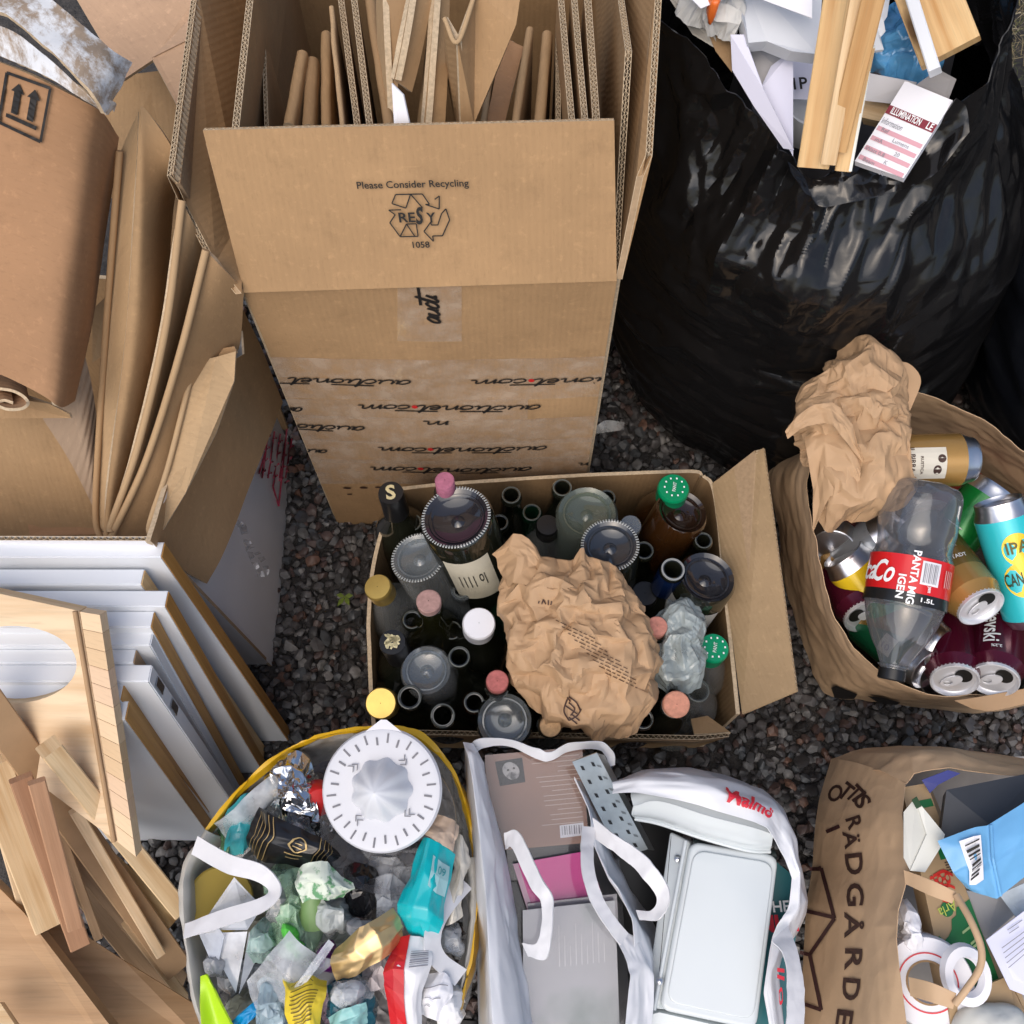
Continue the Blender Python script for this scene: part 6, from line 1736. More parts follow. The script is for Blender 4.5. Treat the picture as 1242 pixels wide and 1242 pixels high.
# citrus press
jc = Q(463, 958, .425); jx = unit(V(-.10, -.22, 1))
j = thing('citrus_press', 'white slotted citrus press lid on a clear plastic cup', 'citrus press', Q(463, 975, .30))
X, Y, Z = frame_of(jx)
m_jw = M('white_plastic', (.57, .58, .62), .35, var=.02)
RJ = .061
lathe('strainer_disc', [(RJ, -.004), (RJ + .001, -.001), (RJ - .001, .002), (RJ - .006, .003), (.034, .0005), (.020, .0), (.0005, .0)], jc, jx, m_jw, j, seg=72)
def flute_(v):      # the reamer's ribs: radius waves round the axis
    d = v - jc; h = d @ Z; rv = d - h[:, None] * Z; r_ = np.linalg.norm(rv, axis=1); q = np.arctan2(rv @ Y, rv @ X)
    return rv * (.055 * np.cos(9 * q) * np.clip(r_ / .012, 0, 1))[:, None]
lathe('reamer', [(.031, .0005), (.0295, .004), (.0265, .011), (.022, .018), (.016, .025), (.009, .0305), (.004, .033), (.0004, .034)], jc, jx, M('reamer_plastic', (.60, .62, .66), .25, var=.02, spec=.6), j, seg=108, dent=flute_, autos=80)
m_slot = M('slot_dark', (.17, .17, .19), .6)
for k in range(28):
    q = k / 28 * 6.283 + .1; d = X * math.cos(q) + Y * math.sin(q); e = -X * math.sin(q) + Y * math.cos(q)
    r0, r1 = (.0445, .0525) if k % 2 else (.047, .0565)
    P = [jc + d * r0 + e * .0009 + Z * .0030, jc + d * r1 + e * .0009 + Z * .0037, jc + d * r1 - e * .0009 + Z * .0037, jc + d * r0 - e * .0009 + Z * .0030]
    slab_data(P, .0008, None, 0, 0, None, Z).build('slot', m_slot, j)
for k in range(4):
    q = k / 4 * 6.283 + .75; d = X * math.cos(q) + Y * math.sin(q); e = -X * math.sin(q) + Y * math.cos(q)
    for o_ in (0, .0042):
        c = jc + d * (.0355 + o_ * .4) + e * o_ + Z * .0028
        for sg_ in (-1, 1):
            P = [c, c + d * .0042 * sg_ + e * .0042, c + d * .0042 * sg_ + e * .0058, c + e * .0016]
            mk('chevron_mark', [p + Z * .0006 for p in P], [[0, 1, 2, 3]], m_slot, j)
sp = unit(V(.02, 1, .2)); sp = unit(sp - Z * (sp @ Z)); se = np.cross(Z, sp)
mk('spout', [jc + sp * (RJ - .004) - se * .02 + Z * .001, jc + sp * (RJ + .009) - se * .003 + Z * .004, jc + sp * (RJ + .009) + se * .003 + Z * .004, jc + sp * (RJ - .004) + se * .02 + Z * .001], [[0, 1, 2, 3]], m_jw, j)
m_cup = thinglass('cup_plastic', (.86, .86, .88), .10, rough=.04, edge=.65, milk=(.5, .5, .52))
cc = jc + V(.006, -.030, -.014)
lathe('clear_cup', [(RJ + .008, .0), (RJ + .0085, -.003), (RJ + .003, -.03), (RJ - .004, -.075), (RJ - .012, -.085), (.001, -.085)], cc, unit(V(-.02, -.10, 1)), m_cup, j, seg=60)
# individual pieces
_, sf = lump('foil_pouch', 'shiny silver foil pouch left of the citrus press', [(330, 935), (352, 918), (374, 915), (384, 950), (398, 985), (400, 1012), (375, 1018), (352, 1000), (338, 972)], .33, .05, M('silver_foil', (.70, .71, .73), .14, metal=1, var=.1), 'foil pouch', 5, .008, 15, 140, 40, 25)
o = lathe('red_stopper', [(.016, 0), (.017, .004), (.017, .022), (.015, .025), (.0005, .026)], Q(384, 962, .345), V(.3, -.5, .8), M('red_plastic', (.60, .02, .02), .3)); tag(o, 'round red plastic stopper touching the citrus press', 'stopper', GT)
bend('teal_pouch', 'twisted turquoise film at the left inside the clear bag', [[(306, 962, .35), (312, 985, .35), (304, 1020, .34)], [(285, 972, .36), (292, 1000, .365), (292, 1036, .345)], [(270, 1000, .35), (272, 1018, .35), (276, 1040, .335)]], film('turquoise_film', (.05, .40, .45), .8, milky=.4), 'film', amp=.006, scale=36, seed=7)
bend('green_pouch', 'dark green film strip beside the turquoise one', [[(262, 1008, .34), (268, 1025, .34), (262, 1050, .335)], [(282, 985, .345), (282, 1015, .35), (276, 1045, .34)]], film('moss_film', (.10, .22, .10), .8), 'film', amp=.004, seed=8)
bp, bs = bend('black_pouch', 'black pouch with gold lines and a gold crest', [[(312, 978, .375), (345, 998, .395), (385, 1015, .40), (410, 1032, .385)], [(305, 1005, .375), (340, 1022, .40), (380, 1032, .405), (412, 1040, .388)], [(298, 1030, .355), (330, 1045, .37), (370, 1052, .375), (405, 1046, .375)]], M('black_satin', (.010, .010, .012), .3, var=.2, coat=.2), 'pouch', amp=.003, scale=22, seed=3, nu=60)
m_goldink = M('gold_ink', (.50, .36, .16), .4, metal=.4, var=.1)
strokes([[(.08 + .05 * k, .04), (.10 + .05 * k, .5), (.06 + .05 * k, .96)] for k in range(5)] + [[(.7 + .05 * k, .04), (.71 + .05 * k, .5), (.68 + .05 * k, .96)] for k in range(4)], lambda x, y: bs.at(x, y, .0018), .008, m_goldink, bp, 'gold_line')
strokes([[(.45, .35), (.50, .28), (.55, .35), (.58, .5), (.5, .62), (.43, .5), (.45, .35)], [(.47, .42), (.53, .42)], [(.46, .5), (.54, .52)], [(.42, .68), (.58, .68)], [(.44, .76), (.56, .76)]], lambda x, y: bs.at(x, y, .0018), .02, m_goldink, bp, 'gold_crest', per=6)
lump('green_wrapper', 'crumpled pale green see-through wrapper in the middle of the bag', [(330, 1060), (350, 1048), (385, 1052), (402, 1070), (388, 1100), (385, 1140), (375, 1172), (352, 1165), (338, 1120), (334, 1085)], .345, .05, f_green, 'wrapper', 11, .009, 30, 130, 40, 26)
bend('printed_tissue', 'crinkled pale paper with green print over the green wrapper', [[(356, 1058, .40), (380, 1048, .415), (405, 1052, .41), (425, 1072, .40)], [(362, 1075, .41), (385, 1068, .42), (405, 1075, .415), (428, 1082, .40)], [(370, 1090, .40), (388, 1086, .41), (402, 1090, .405), (415, 1084, .395)]], M('green_print_paper', (.62, .68, .58), .6, two=(.12, .30, .14), two_scale=90, two_lo=.52, two_hi=.60), 'paper', amp=.010, scale=46, seed=4, nu=60)
o = lathe('green_cone', [(.018, 0), (.016, .01), (.010, .035), (.006, .05), (.0005, .052)], Q(382, 1115, .37), unit(V(.0, .55, .5)), M('sage_plastic', (.16, .27, .10), .35)); tag(o, 'sage green plastic cone in the green wrapper', 'plastic cone', GT)
lump('frosted_pouch', 'small frosted pouch right of the sage green cone', [(392, 1085), (410, 1080), (425, 1098), (432, 1118), (418, 1128), (398, 1135), (388, 1120)], .37, .03, film('frosted_pouch_film', (.52, .56, .55), .72, rough=.25), 'pouch', 15, .006, 34)
lump('bright_sticker', 'bright green wrapper corner with a blue drop', [(346, 1118), (356, 1114), (366, 1140), (370, 1155), (360, 1162), (350, 1145)], .385, .012, M('neon_green', (.12, .62, .08), .35, two=(.02, .12, .6), two_scale=60, two_lo=.60, two_hi=.64), 'wrapper', 5, .003, 50, 60, 16)
lump('black_film', 'glossy black film hanging beside the citrus press cup', [(425, 1050), (448, 1044), (462, 1062), (458, 1090), (446, 1118), (430, 1112), (422, 1080)], .345, .035, M('gloss_black', (.01, .01, .012), .12, coat=.5), 'film', 6, .010, 30, 120, 36, 28)
lump('clear_wrapper', 'crinkled clear wrapper below the citrus press cup', [(450, 1045), (490, 1040), (512, 1050), (500, 1085), (482, 1110), (462, 1090)], .335, .035, f_clear, 'wrapper', 16, .008, 34)
# turquoise bottle
tq, ts = bend('turquoise_tube', 'turquoise plastic packet with a pale label at the right', [[(512, 1018, .405), (530, 1024, .42), (552, 1038, .405)], [(496, 1058, .41), (518, 1066, .432), (544, 1075, .41)], [(486, 1102, .41), (510, 1112, .43), (533, 1116, .41)], [(490, 1126, .395), (506, 1138, .405), (522, 1138, .395)]], M('turquoise', (.0, .42, .46), .28, var=.08, coat=.3), 'packet', amp=.005, scale=22, seed=2, nu=50, nv=60)
mk('pale_label', [ts.at(u, v, .0016) for v in (.16, .3, .44) for u in (.52, .72, .92)], [[0, 1, 4, 3], [1, 2, 5, 4], [3, 4, 7, 6], [4, 5, 8, 7]], M('pale_teal', (.35, .60, .62), .4), tq)
letter_on('09', lambda p, y: ts.at(.74 + p, .24 - y, .0024), M('teal_ink', (.02, .30, .34), .4), tq, .18, .07)
bend('beige_paper', 'beige folded paper end above the turquoise packet', [[(528, 988, .40), (545, 992, .405), (558, 1002, .40)], [(515, 1012, .41), (532, 1022, .42), (550, 1032, .41)]], M('beige', (.62, .47, .35), .6), 'paper', amp=.002, seed=3)
bend('pale_film', 'cream and grey film strip down the right inside of the bag', [[(545, 1010, .385), (560, 1015, .39), (568, 1030, .385)], [(548, 1060, .39), (558, 1070, .395), (566, 1070, .385)], [(540, 1120, .385), (548, 1118, .39), (560, 1110, .385)]], film('cream_film', (.60, .57, .50), .8), 'film', amp=.005, seed=9)
gd, gs = bend('gold_wrapper', 'creased gold foil wrapper in the middle of the clear bag', [[(405, 1150, .405), (430, 1132, .415), (455, 1118, .42), (476, 1102, .41)], [(404, 1170, .405), (432, 1156, .42), (460, 1138, .425), (486, 1122, .41)], [(410, 1186, .395), (436, 1178, .405), (462, 1158, .41), (488, 1138, .40)]], M('gold_foil', (.66, .46, .22), .3, metal=.75, var=.08), 'foil wrapper', amp=.006, scale=26, seed=12, nu=60, nv=30)
rd, rs = bend('red_white_packet', 'red and white packet with barcode at the lower right of bag', [[(482, 1140, .40), (502, 1136, .41), (525, 1142, .405)], [(470, 1170, .405), (496, 1172, .42), (520, 1175, .41)], [(472, 1205, .405), (494, 1212, .415), (512, 1210, .405)], [(478, 1250, .39), (496, 1256, .40), (510, 1250, .39)]], M('white_gloss', (.72, .72, .74), .3, var=.03), 'packet', amp=.003, scale=22, seed=6, nu=40, nv=50)
mk('red_field', [rs.at(u, v, .0016) for v in np.linspace(.0, 1, 14) for u in (.0, .2, .42)], [[i * 3 + k, i * 3 + k + 1, i * 3 + k + 4, i * 3 + k + 3] for i in range(13) for k in (0, 1)], M('packet_red', (.55, .015, .02), .3, coat=.2), rd)
for k in range(8): mk('barcode_bar', [rs.at(.5, .18 + k * .022, .0016), rs.at(.88, .18 + k * .022, .0016), rs.at(.88, .18 + k * .022 + (.012 if k % 3 else .006), .0016), rs.at(.5, .18 + k * .022 + (.012 if k % 3 else .006), .0016)], [[0, 1, 2, 3]], m_inkgrey, rd)
wp, ws = bend('white_packet', 'crumpled white packet with thin grey print at the right rim', [[(515, 1185, .39), (532, 1178, .40), (548, 1190, .39)], [(508, 1210, .39), (526, 1208, .405), (545, 1215, .39)], [(500, 1235, .38), (520, 1232, .39), (538, 1240, .38)]], m_paper, 'packet', amp=.005, seed=19)
strokes([[(.2, .3), (.8, .25)], [(.3, .55), (.7, .5)], [(.3, .75), (.5, .72)]], lambda x, y: ws.at(x, y, .0016), .02, m_inkgrey, wp, 'print_line')
lump('cotton_wad', 'white fluffy wad at the right rim near the bottom', [(538, 1200), (556, 1196), (564, 1215), (556, 1242), (540, 1250), (530, 1225)], .36, .03, M('cotton', (.80, .80, .80), .9), 'wad', 17, .004, 40)
yp, ys = bend('yellow_pouch', 'yellow pouch with dark print lines at the bottom of the clear bag', [[(342, 1186, .40), (358, 1192, .405), (376, 1184, .41), (398, 1188, .40)], [(350, 1212, .41), (362, 1214, .42), (378, 1212, .42), (392, 1212, .41)], [(356, 1250, .40), (366, 1252, .41), (378, 1252, .41), (388, 1250, .40)]], M('lemon_plastic', (.78, .58, .04), .3, var=.08), 'pouch', amp=.006, scale=40, seed=3, nu=50)
strokes([[(.2 + .03 * (k % 2), .38 + .055 * k), (.8 - .02 * k, .38 + .055 * k)] for k in range(9)] + [[(.3, .2), (.42, .1), (.5, .2)], [(.5, .2), (.62, .1), (.72, .2)], [(.3, .3), (.7, .28)]], lambda x, y: ys.at(x, y, .0018), .018, M('ink_umber', (.12, .08, .01), .5), yp, 'print_line')
lump('blue_grey_pouch', 'milky blue grey film beside the yellow pouch', [(322, 1186), (340, 1180), (352, 1200), (356, 1235), (348, 1262), (328, 1258), (322, 1220)], .36, .04, film('blue_grey_film', (.42, .55, .62), .72, rough=.2), 'film', 21, .006, 30)
lump('dark_teal_wrapper', 'dark teal wrapper right of the yellow pouch', [(402, 1195), (420, 1184), (445, 1190), (456, 1215), (450, 1255), (420, 1258), (404, 1230)], .35, .05, f_dteal, 'wrapper', 22, .010, 28, 120, 36, 26)
bend('mint_film', 'mint coloured clear film over the dark teal wrapper', [[(396, 1235, .40), (420, 1222, .415), (442, 1215, .41)], [(398, 1262, .40), (425, 1250, .41), (448, 1242, .40)]], film('mint_film', (.35, .68, .66), .65), 'film', amp=.006, seed=23)
lm = Sheet([[(243, 1184, .385), (250, 1183, .392), (256, 1192, .388)], [(243, 1215, .38), (256, 1212, .375), (266, 1215, .385)], [(246, 1255, .375), (266, 1250, .365), (284, 1250, .38)]], 24, 30)
o = lm.build('lime_scoop', M('lime_plastic', (.42, .66, .02), .3, var=.04), None, t=.002); tag(o, 'bright lime green plastic scoop at the lower left of the bag', 'scoop', GT)
bend('blue_strip', 'folded bright blue plastic strip near the lime scoop', [[(282, 1238, .37), (300, 1222, .38), (318, 1208, .375)], [(290, 1252, .37), (306, 1236, .38), (322, 1220, .375)]], M('azure', (.0, .22, .48), .3), 'strip', amp=.003, seed=4)
# clear triangular boxes on the left
tri = thing('clear_wedge_pack', 'clear folded wedge shaped sandwich pack under the left handle', 'clear pack', Q(280, 1130, .33), GT)
f_pet = film('pet_sheet', (.62, .66, .74), .5, rough=.06, milky=.3)
for nm_, p in (('upper_face', [(284, 1064, .385), (318, 1100, .375), (300, 1128, .38), (240, 1128, .375)]), ('lower_face', [(248, 1132, .372), (300, 1130, .376), (286, 1204, .36)]), ('side_face', [(302, 1130, .374), (318, 1150, .36), (290, 1206, .355)]), ('fold_face', [(240, 1130, .37), (255, 1112, .38), (272, 1135, .38), (262, 1180, .365)])):
    slab_data(QL(p), .0008, None, 0, 0).build(nm_, f_pet, tri)
o = lathe('ochre_lid', [(.034, 0), (.035, .006), (.033, .008), (.001, .007)], Q(266, 1092, .33), unit(V(.5, 0, 1)), M('ochre', (.42, .30, .06), .4)); tag(o, 'ochre yellow round lid behind the wedge pack', 'lid', GT)
bend('clear_sheet', 'creased clear plastic sheet across the lower left of the bag', [[(300, 1190, .385), (325, 1165, .395), (350, 1130, .40)], [(310, 1215, .385), (340, 1190, .40), (380, 1160, .40)], [(330, 1232, .38), (365, 1200, .39), (405, 1165, .39)]], f_clear, 'film', amp=.006, scale=24, seed=14)
bend('clear_strip', 'narrow clear plastic strip beside the purple wrapper', [[(352, 1205, .41), (375, 1172, .42), (398, 1140, .42)], [(358, 1210, .41), (382, 1178, .42), (405, 1146, .42)]], f_clear, 'strip', amp=.001, seed=15)
lump('purple_wrapper', 'small purple patterned wrapper left of the gold foil', [(388, 1150), (404, 1145), (408, 1172), (400, 1180), (390, 1172)], .375, .015, M('purple_foil', (.12, .01, .14), .3, two=(.4, .1, .4), two_scale=140, two_lo=.55, two_hi=.6), 'wrapper', 3, .004, 40, 60, 16)
flat('grey_card', 'grey card piece below the gold foil wrapper', [(360, 1182, .37), (392, 1160, .375), (412, 1182, .37), (398, 1204, .365), (375, 1205, .365)], M('card_grey', (.28, .27, .27), .6), 'card')
bend('clear_film', 'clear film fold at the top left inside of bag', [[(262, 1000, .365), (300, 962, .37), (345, 930, .365)], [(275, 1020, .35), (312, 985, .355), (350, 955, .35)], [(285, 1040, .33), (320, 1010, .34), (352, 980, .335)]], f_clear, 'film', amp=.007, scale=24, seed=24)

for k, (lb_x, x, y, rx, ry, z, mt) in enumerate((
    ('small clear crinkled wrapper between the silver pouch and black pouch', 352, 1012, 26, 15, .37, f_clear),
    ('smoky clear wrapper left of the sage green cone', 345, 1095, 20, 26, .375, f_grey),
    ('clear crinkled wrapper tucked under the turquoise packet', 478, 1092, 24, 30, .365, f_clear),
    ('grey film scrap between the gold foil and the black film', 440, 1128, 24, 16, .375, f_grey),
    ('clear crackling film over the dark teal wrapper', 425, 1205, 26, 18, .395, f_clear),
    ('pale film scrap between the yellow pouch and red packet', 462, 1180, 16, 26, .375, film('pink_white_film', (.66, .58, .58), .7)),
    ('clear wrapper at the foot of the right white handle', 548, 1140, 14, 26, .365, f_clear),
    ('greenish clear wrapper right of the wedge pack', 322, 1140, 18, 26, .375, film('sea_green_film', (.40, .56, .52), .55)),
    ('silver grey film scrap above the lime scoop', 268, 1168, 18, 18, .35, f_grey))):
    P = [(x + rx * math.cos(q) * (1 + .22 * math.sin(3 * q + k)), y + ry * math.sin(q) * (1 + .22 * math.cos(2 * q + 2 * k))) for q in np.linspace(0, 6.283, 11)[:-1]]
    lump('clear_wrapper', lb_x, P, z, .02, mt, 'wrapper', seed=200 + k, amp=.008, scale=30)
# ------------------------------------------------------------------ white bag of discs
GD = 'things in the white disc bag'
m_wbag = M('white_bag_plastic', (.74, .755, .79), .34, var=.03, vscale=6, crumple=(16, .003), thin=.10, spec=.45)
db = thing('white_carrier_bag', 'white carrier bag with disc cases and loop handles, left of two white bags', 'carrier bag', (.06, .07, 0))
s = Sheet([[(566, 960, .12), (564, 985, .14), (566, 1030, .15), (572, 1080, .15), (578, 1140, .14), (582, 1195, .14), (584, 1270, .14)],
           [(562, 908, .345), (566, 930, .365), (570, 985, .375), (577, 1050, .38), (584, 1115, .38), (588, 1180, .378), (592, 1260, .375)],
           [(572, 900, .358), (580, 925, .372), (590, 985, .378), (602, 1045, .378), (612, 1110, .376), (620, 1180, .374), (628, 1260, .37)],
           [(590, 925, .335), (594, 945, .335), (606, 1000, .335), (618, 1060, .335), (630, 1120, .335), (640, 1180, .335), (652, 1260, .335)]], 80, 60)
s.ripple(.006, (9, 7, 9), 4).squash(.04, 1.012, 1.006, .005, 5).build('side_panel', m_wbag, db, t=.0008)
s = Sheet([[(565, 912, .335), (580, 896, .36), (620, 897, .365), (652, 908, .36), (668, 912, .355), (690, 902, .36), (728, 899, .365), (744, 912, .355), (746, 928, .345)],
           [(572, 925, .33), (584, 908, .345), (620, 905, .35), (652, 920, .345), (668, 922, .345), (690, 912, .345), (724, 908, .35), (736, 918, .345), (738, 930, .34)]], 80, 10)
s.crumple(.002, 25, 6).build('back_rim', m_wbag, db, t=.0008)
s = Sheet([[(700, 942, .36), (712, 985, .365), (718, 1020, .36), (744, 1070, .36), (764, 1110, .36), (772, 1180, .355), (765, 1260, .35)],
           [(706, 950, .34), (722, 1000, .345), (732, 1035, .34), (757, 1080, .34), (782, 1125, .33), (790, 1190, .33), (782, 1265, .32)],
           [(722, 960, .22), (742, 1010, .22), (752, 1050, .22), (772, 1090, .22), (790, 1130, .22), (796, 1195, .22), (790, 1270, .21)]], 70, 30)
s.ripple(.008, (11, 9, 9), 8).squash(.035, 1.02, 1.01, .006, 9).build('side_panel', m_wbag, db, t=.0008)
s = Sheet([[(746, 1130, .36), (760, 1170, .362), (758, 1215, .36), (752, 1262, .355)], [(755, 1128, .355), (780, 1150, .35), (792, 1205, .345), (788, 1262, .34)]], 40, 14)
s.squash(.025, 1.05, 1.02, .008, 11).build('loose_side', m_wbag, db, t=.0008)
ribbon('bag_handle', [(612, 1010, .37), (630, 1010, .385), (655, 1062, .405), (670, 1095, .41), (664, 1160, .395), (640, 1160, .38)], [(613, 1030, .365), (622, 1030, .38), (642, 1075, .395), (657, 1098, .40), (652, 1142, .39), (632, 1144, .375)], m_handle, db, n=60, ripple=.002)
ribbon('bag_handle', [(706, 1002, .385), (705, 1050, .405), (716, 1090, .41), (736, 1125, .405), (752, 1146, .39)], [(722, 1004, .38), (720, 1050, .40), (730, 1085, .405), (748, 1115, .40), (762, 1132, .385)], m_handle, db, n=60, ripple=.002)
ribbon('bag_handle', [(718, 992, .385), (752, 1016, .405), (790, 1045, .42), (812, 1085, .42), (800, 1114, .41), (776, 1116, .39)], [(722, 1018, .38), (750, 1036, .395), (778, 1062, .41), (796, 1088, .41), (790, 1104, .40), (772, 1104, .385)], m_handle, db, n=60, ripple=.002)
# discs
def case(label, pts, cover, t=.011, name='disc_case', edge=None):
    o = thing(name, label, 'disc case', np.mean(QL(pts), 0) - V(0, 0, .02), GD)
    P = QL(pts)
    P[3] = P[0] + P[2] - P[1]
    slab_data(P, t, None, 0, 1).build('case_tray', [cover, edge or M('tray_plastic', (.22, .23, .25), .15, coat=.5)], o)
    n = towards_cam(poly_normal(P), P[0])
    slab_data([p + n * .0022 for p in P], .0009, None, 0, 0).build('clear_lid', thinglass('case_lid', (.93, .93, .94), .05, rough=.04, edge=.5, gloss=.5), o)
    return o, P, n
cbn = M('cover_brown', (.34, .20, .145), .35, var=.05)
o, P, n = case('brown disc case with small dark portrait photo and white track list', [(588, 916, .325), (706, 906, .325), (714, 1022, .315), (606, 1034, .315)], cbn)
ex, ey = unit(P[1] - P[0]), unit(P[0] - P[3]); w_, h_ = np.linalg.norm(P[1] - P[0]), np.linalg.norm(P[0] - P[3])
def cv(u, v, l=.0005): return P[0] + (P[1] - P[0]) * u + (P[3] - P[0]) * v + n * l
mk('portrait_print', [cv(.10, .08), cv(.38, .06), cv(.40, .32), cv(.14, .34)], [[0, 1, 2, 3]], M('photo_dark', (.02, .02, .022), .4), o)
th = np.linspace(0, 6.283, 21)[:-1]
mk('portrait_head', [cv(.26 + .085 * math.cos(q) + .02 * math.sin(q), .19 + .095 * math.sin(q), .0009) for q in th], [list(range(20))], M('photo_pale', (.50, .49, .47), .4, two=(.10, .10, .10), two_scale=70, two_lo=.5, two_hi=.62), o)
for (u, v) in ((.23, .18), (.29, .165)): mk('portrait_eye', [cv(u + .012 * math.cos(q), v + .012 * math.sin(q), .0013) for q in th], [list(range(20))], M('photo_eye', (.03, .03, .03), .4), o)
rr = random.Random(2)
for k in range(15):
    L_ = rr.uniform(.2, .5); v = .08 + k * .05
    mk('track_line', [cv(.96 - L_, v), cv(.96, v - .004), cv(.96, v + .004), cv(.96 - L_, v + .008)], [[0, 1, 2, 3]], M('ink_beige', (.62, .50, .42), .5), o)
mk('barcode_field', [cv(.72, .80), cv(.96, .79), cv(.96, .92), cv(.72, .93)], [[0, 1, 2, 3]], m_paper, o)
for k in range(9): mk('barcode_bar', [cv(.74 + k * .024, .81, .0009), cv(.74 + k * .024 + (.012 if k % 2 else .006), .81, .0009), cv(.74 + k * .024 + (.012 if k % 2 else .006), .90, .0009), cv(.74 + k * .024, .90, .0009)], [[0, 1, 2, 3]], m_inkgrey, o)
case('dark backed disc case showing only a strip below the brown one', [(614, 1028, .305), (716, 1020, .305), (720, 1060, .30), (620, 1066, .30)], M('cover_dark', (.03, .03, .04), .3))
o, P, n = case('pink disc case under the white handles', [(622, 1048, .32), (712, 1032, .32), (742, 1120, .315), (632, 1130, .315)], M('cover_pink', (.80, .07, .35), .35, var=.05))
mk('pale_spine', [cv(.0, .0), cv(.07, .0), cv(.07, 1), cv(.0, 1)], [[0, 1, 2, 3]], M('spine_pink', (.78, .45, .58), .4), o)
mb = [(.25, .78), (.55, .70), (.60, .74), (.85, .66), (.9, .74), (.6, .82), (.3, .88)]
mk('torn_silver_print', [cv(*q) for q in mb], [list(range(len(mb)))], M('silver_print', (.62, .56, .62), .4, two=(.72, .12, .34), two_scale=60, two_lo=.5, two_hi=.55), o)
o, P, n = case('clear empty disc case with grey insert lying in front', [(634, 1104, .338), (746, 1092, .338), (752, 1262, .33), (640, 1275, .33)], M('cover_grey', (.52, .52, .53), .25, var=.06, two=(.28, .33, .30), two_scale=9), t=.009)
for k in range(9):
    u = .38 + k * .06; mk('fine_print', [cv(u, .14 + .08 * (k % 3)), cv(u + .012, .14 + .08 * (k % 3)), cv(u + .012, .44), cv(u, .44)], [[0, 1, 2, 3]], M('ink_silver', (.66, .66, .66), .4), o)
case('second clear disc case edge behind the grey one', [(640, 1096, .326), (748, 1084, .326), (750, 1120, .32), (642, 1130, .32)], M('cover_pale', (.45, .42, .44), .3))
case('dark stack of further disc cases deep in the white bag', [(592, 930, .25), (742, 925, .25), (768, 1270, .24), (612, 1280, .24)], M('cover_charcoal', (.05, .05, .055), .35, var=.2), t=.08)
# perforated steel strip
sp = thing('steel_strip', 'perforated galvanised steel strip leaning between the two white bags', 'metal strip', Q(740, 980, .25))
SP = QL([(694, 924, .385), (724, 913, .385), (786, 1030, .30), (752, 1040, .30)])
m_galv = M('galvanised', (.42, .46, .47), .38, metal=.85, var=.15, vscale=40)
slab_data(SP, .0015, None, 0, 0).build('strip_face', m_galv, sp)
nS = towards_cam(poly_normal(SP), SP[0])
def stp(u, v): return (SP[0] * (1 - u) + SP[1] * u) * (1 - v) + (SP[3] * (1 - u) + SP[2] * u) * v + nS * .0006
for r in range(7):
    for k in range(2):
        c0, c1 = (.2, .06 + r * .14), (.62, .06 + r * .14)
        a_, b_ = (c0 if k == 0 else c1)
        mk('hole_shade', [stp(a_, b_), stp(a_ + .10, b_ + .01), stp(a_ + .10, b_ + .05), stp(a_, b_ + .04)], [[0, 1, 2, 3]], m_black, sp)  # flat black patch painted for the dark inside a hole, strip not pierced
    mk('slot_shade', [stp(.78, .10 + r * .12), stp(.90, .12 + r * .12), stp(.90, .14 + r * .12), stp(.78, .12 + r * .12)], [[0, 1, 2, 3]], M('galv_shadow', (.20, .22, .23), .4, metal=.6), sp)  # flat patch, the slot's shade put into a darker strip colour
slab_data([SP[1], SP[1] + V(.010, .001, -.022), SP[2] + V(.010, .001, -.022), SP[2]], .0012, None, 0, 0).build('strip_flange', m_galv, sp)

# ------------------------------------------------------------------ white bag of tins
GM = 'things in the right white bag'
mbg = thing('white_carrier_bag', 'white plastic bag with red lettering around enamel tins, right of two white bags', 'carrier bag', (.25, .07, 0))
s = Sheet([[(742, 962, .375), (790, 962, .395), (840, 974, .402), (890, 990, .402), (928, 1002, .395), (948, 1028, .375), (960, 1062, .36), (962, 1090, .355), (950, 1108, .355), (938, 1128, .35), (925, 1175, .345), (936, 1262, .34)],
           [(744, 946, .355), (792, 936, .38), (842, 938, .388), (895, 952, .388), (938, 974, .375), (958, 1006, .355), (972, 1050, .35), (976, 1090, .34), (966, 1115, .335), (952, 1140, .33), (942, 1180, .33), (948, 1262, .33)],
           [(752, 952, .16), (795, 938, .18), (842, 936, .20), (890, 946, .21), (930, 964, .21), (954, 998, .20), (966, 1050, .19), (970, 1092, .18), (966, 1130, .17), (958, 1160, .17), (950, 1200, .16), (950, 1270, .16)]], 110, 46)
s.ripple(.006, (10, 10, 8), 12).squash(.035, 1.02, 1.01, .006, 13)
sh = s
s.build('bag_plastic', m_wbag, mbg, t=.0008)
def onw(u, v): return sh.at(u, v, .0025)
m_redp = M('print_red', (.60, .02, .04), .4)
letter_on('Malmö', lambda p, y: onw(.30 + p, .24 + y), m_redp, mbg, .11, .24, shear=.3, bold=.03)
ribbon('bag_handle', [(936, 1140, .37), (950, 1160, .38), (955, 1200, .385), (952, 1262, .385)], [(956, 1122, .36), (966, 1150, .37), (974, 1200, .375), (974, 1262, .375)], m_handle, mbg, n=40, ripple=.0025)
strokes([[(.3, .35), (.7, .36)], [(.3, .40), (.7, .42)], [(.4, .52), (.55, .5), (.6, .58), (.45, .6), (.4, .52)]], lambda x, y: Q(936 + 22 * x, 1120 + 160 * y, .379), 1.0 * .03, m_redp, mbg, 'red_print')
m_enamel = M('enamel', (.60, .645, .66), .12, var=.03, vscale=5, coat=.4)
tn = thing('enamel_tin', 'white enamel tin with flat lid lying open side down in the right white bag', 'enamel tin', Q(865, 1130, .2), GM)
T = [Q(838, 1020, .345), Q(945, 1038, .345), Q(918, 1250, .335), Q(800, 1225, .335)]
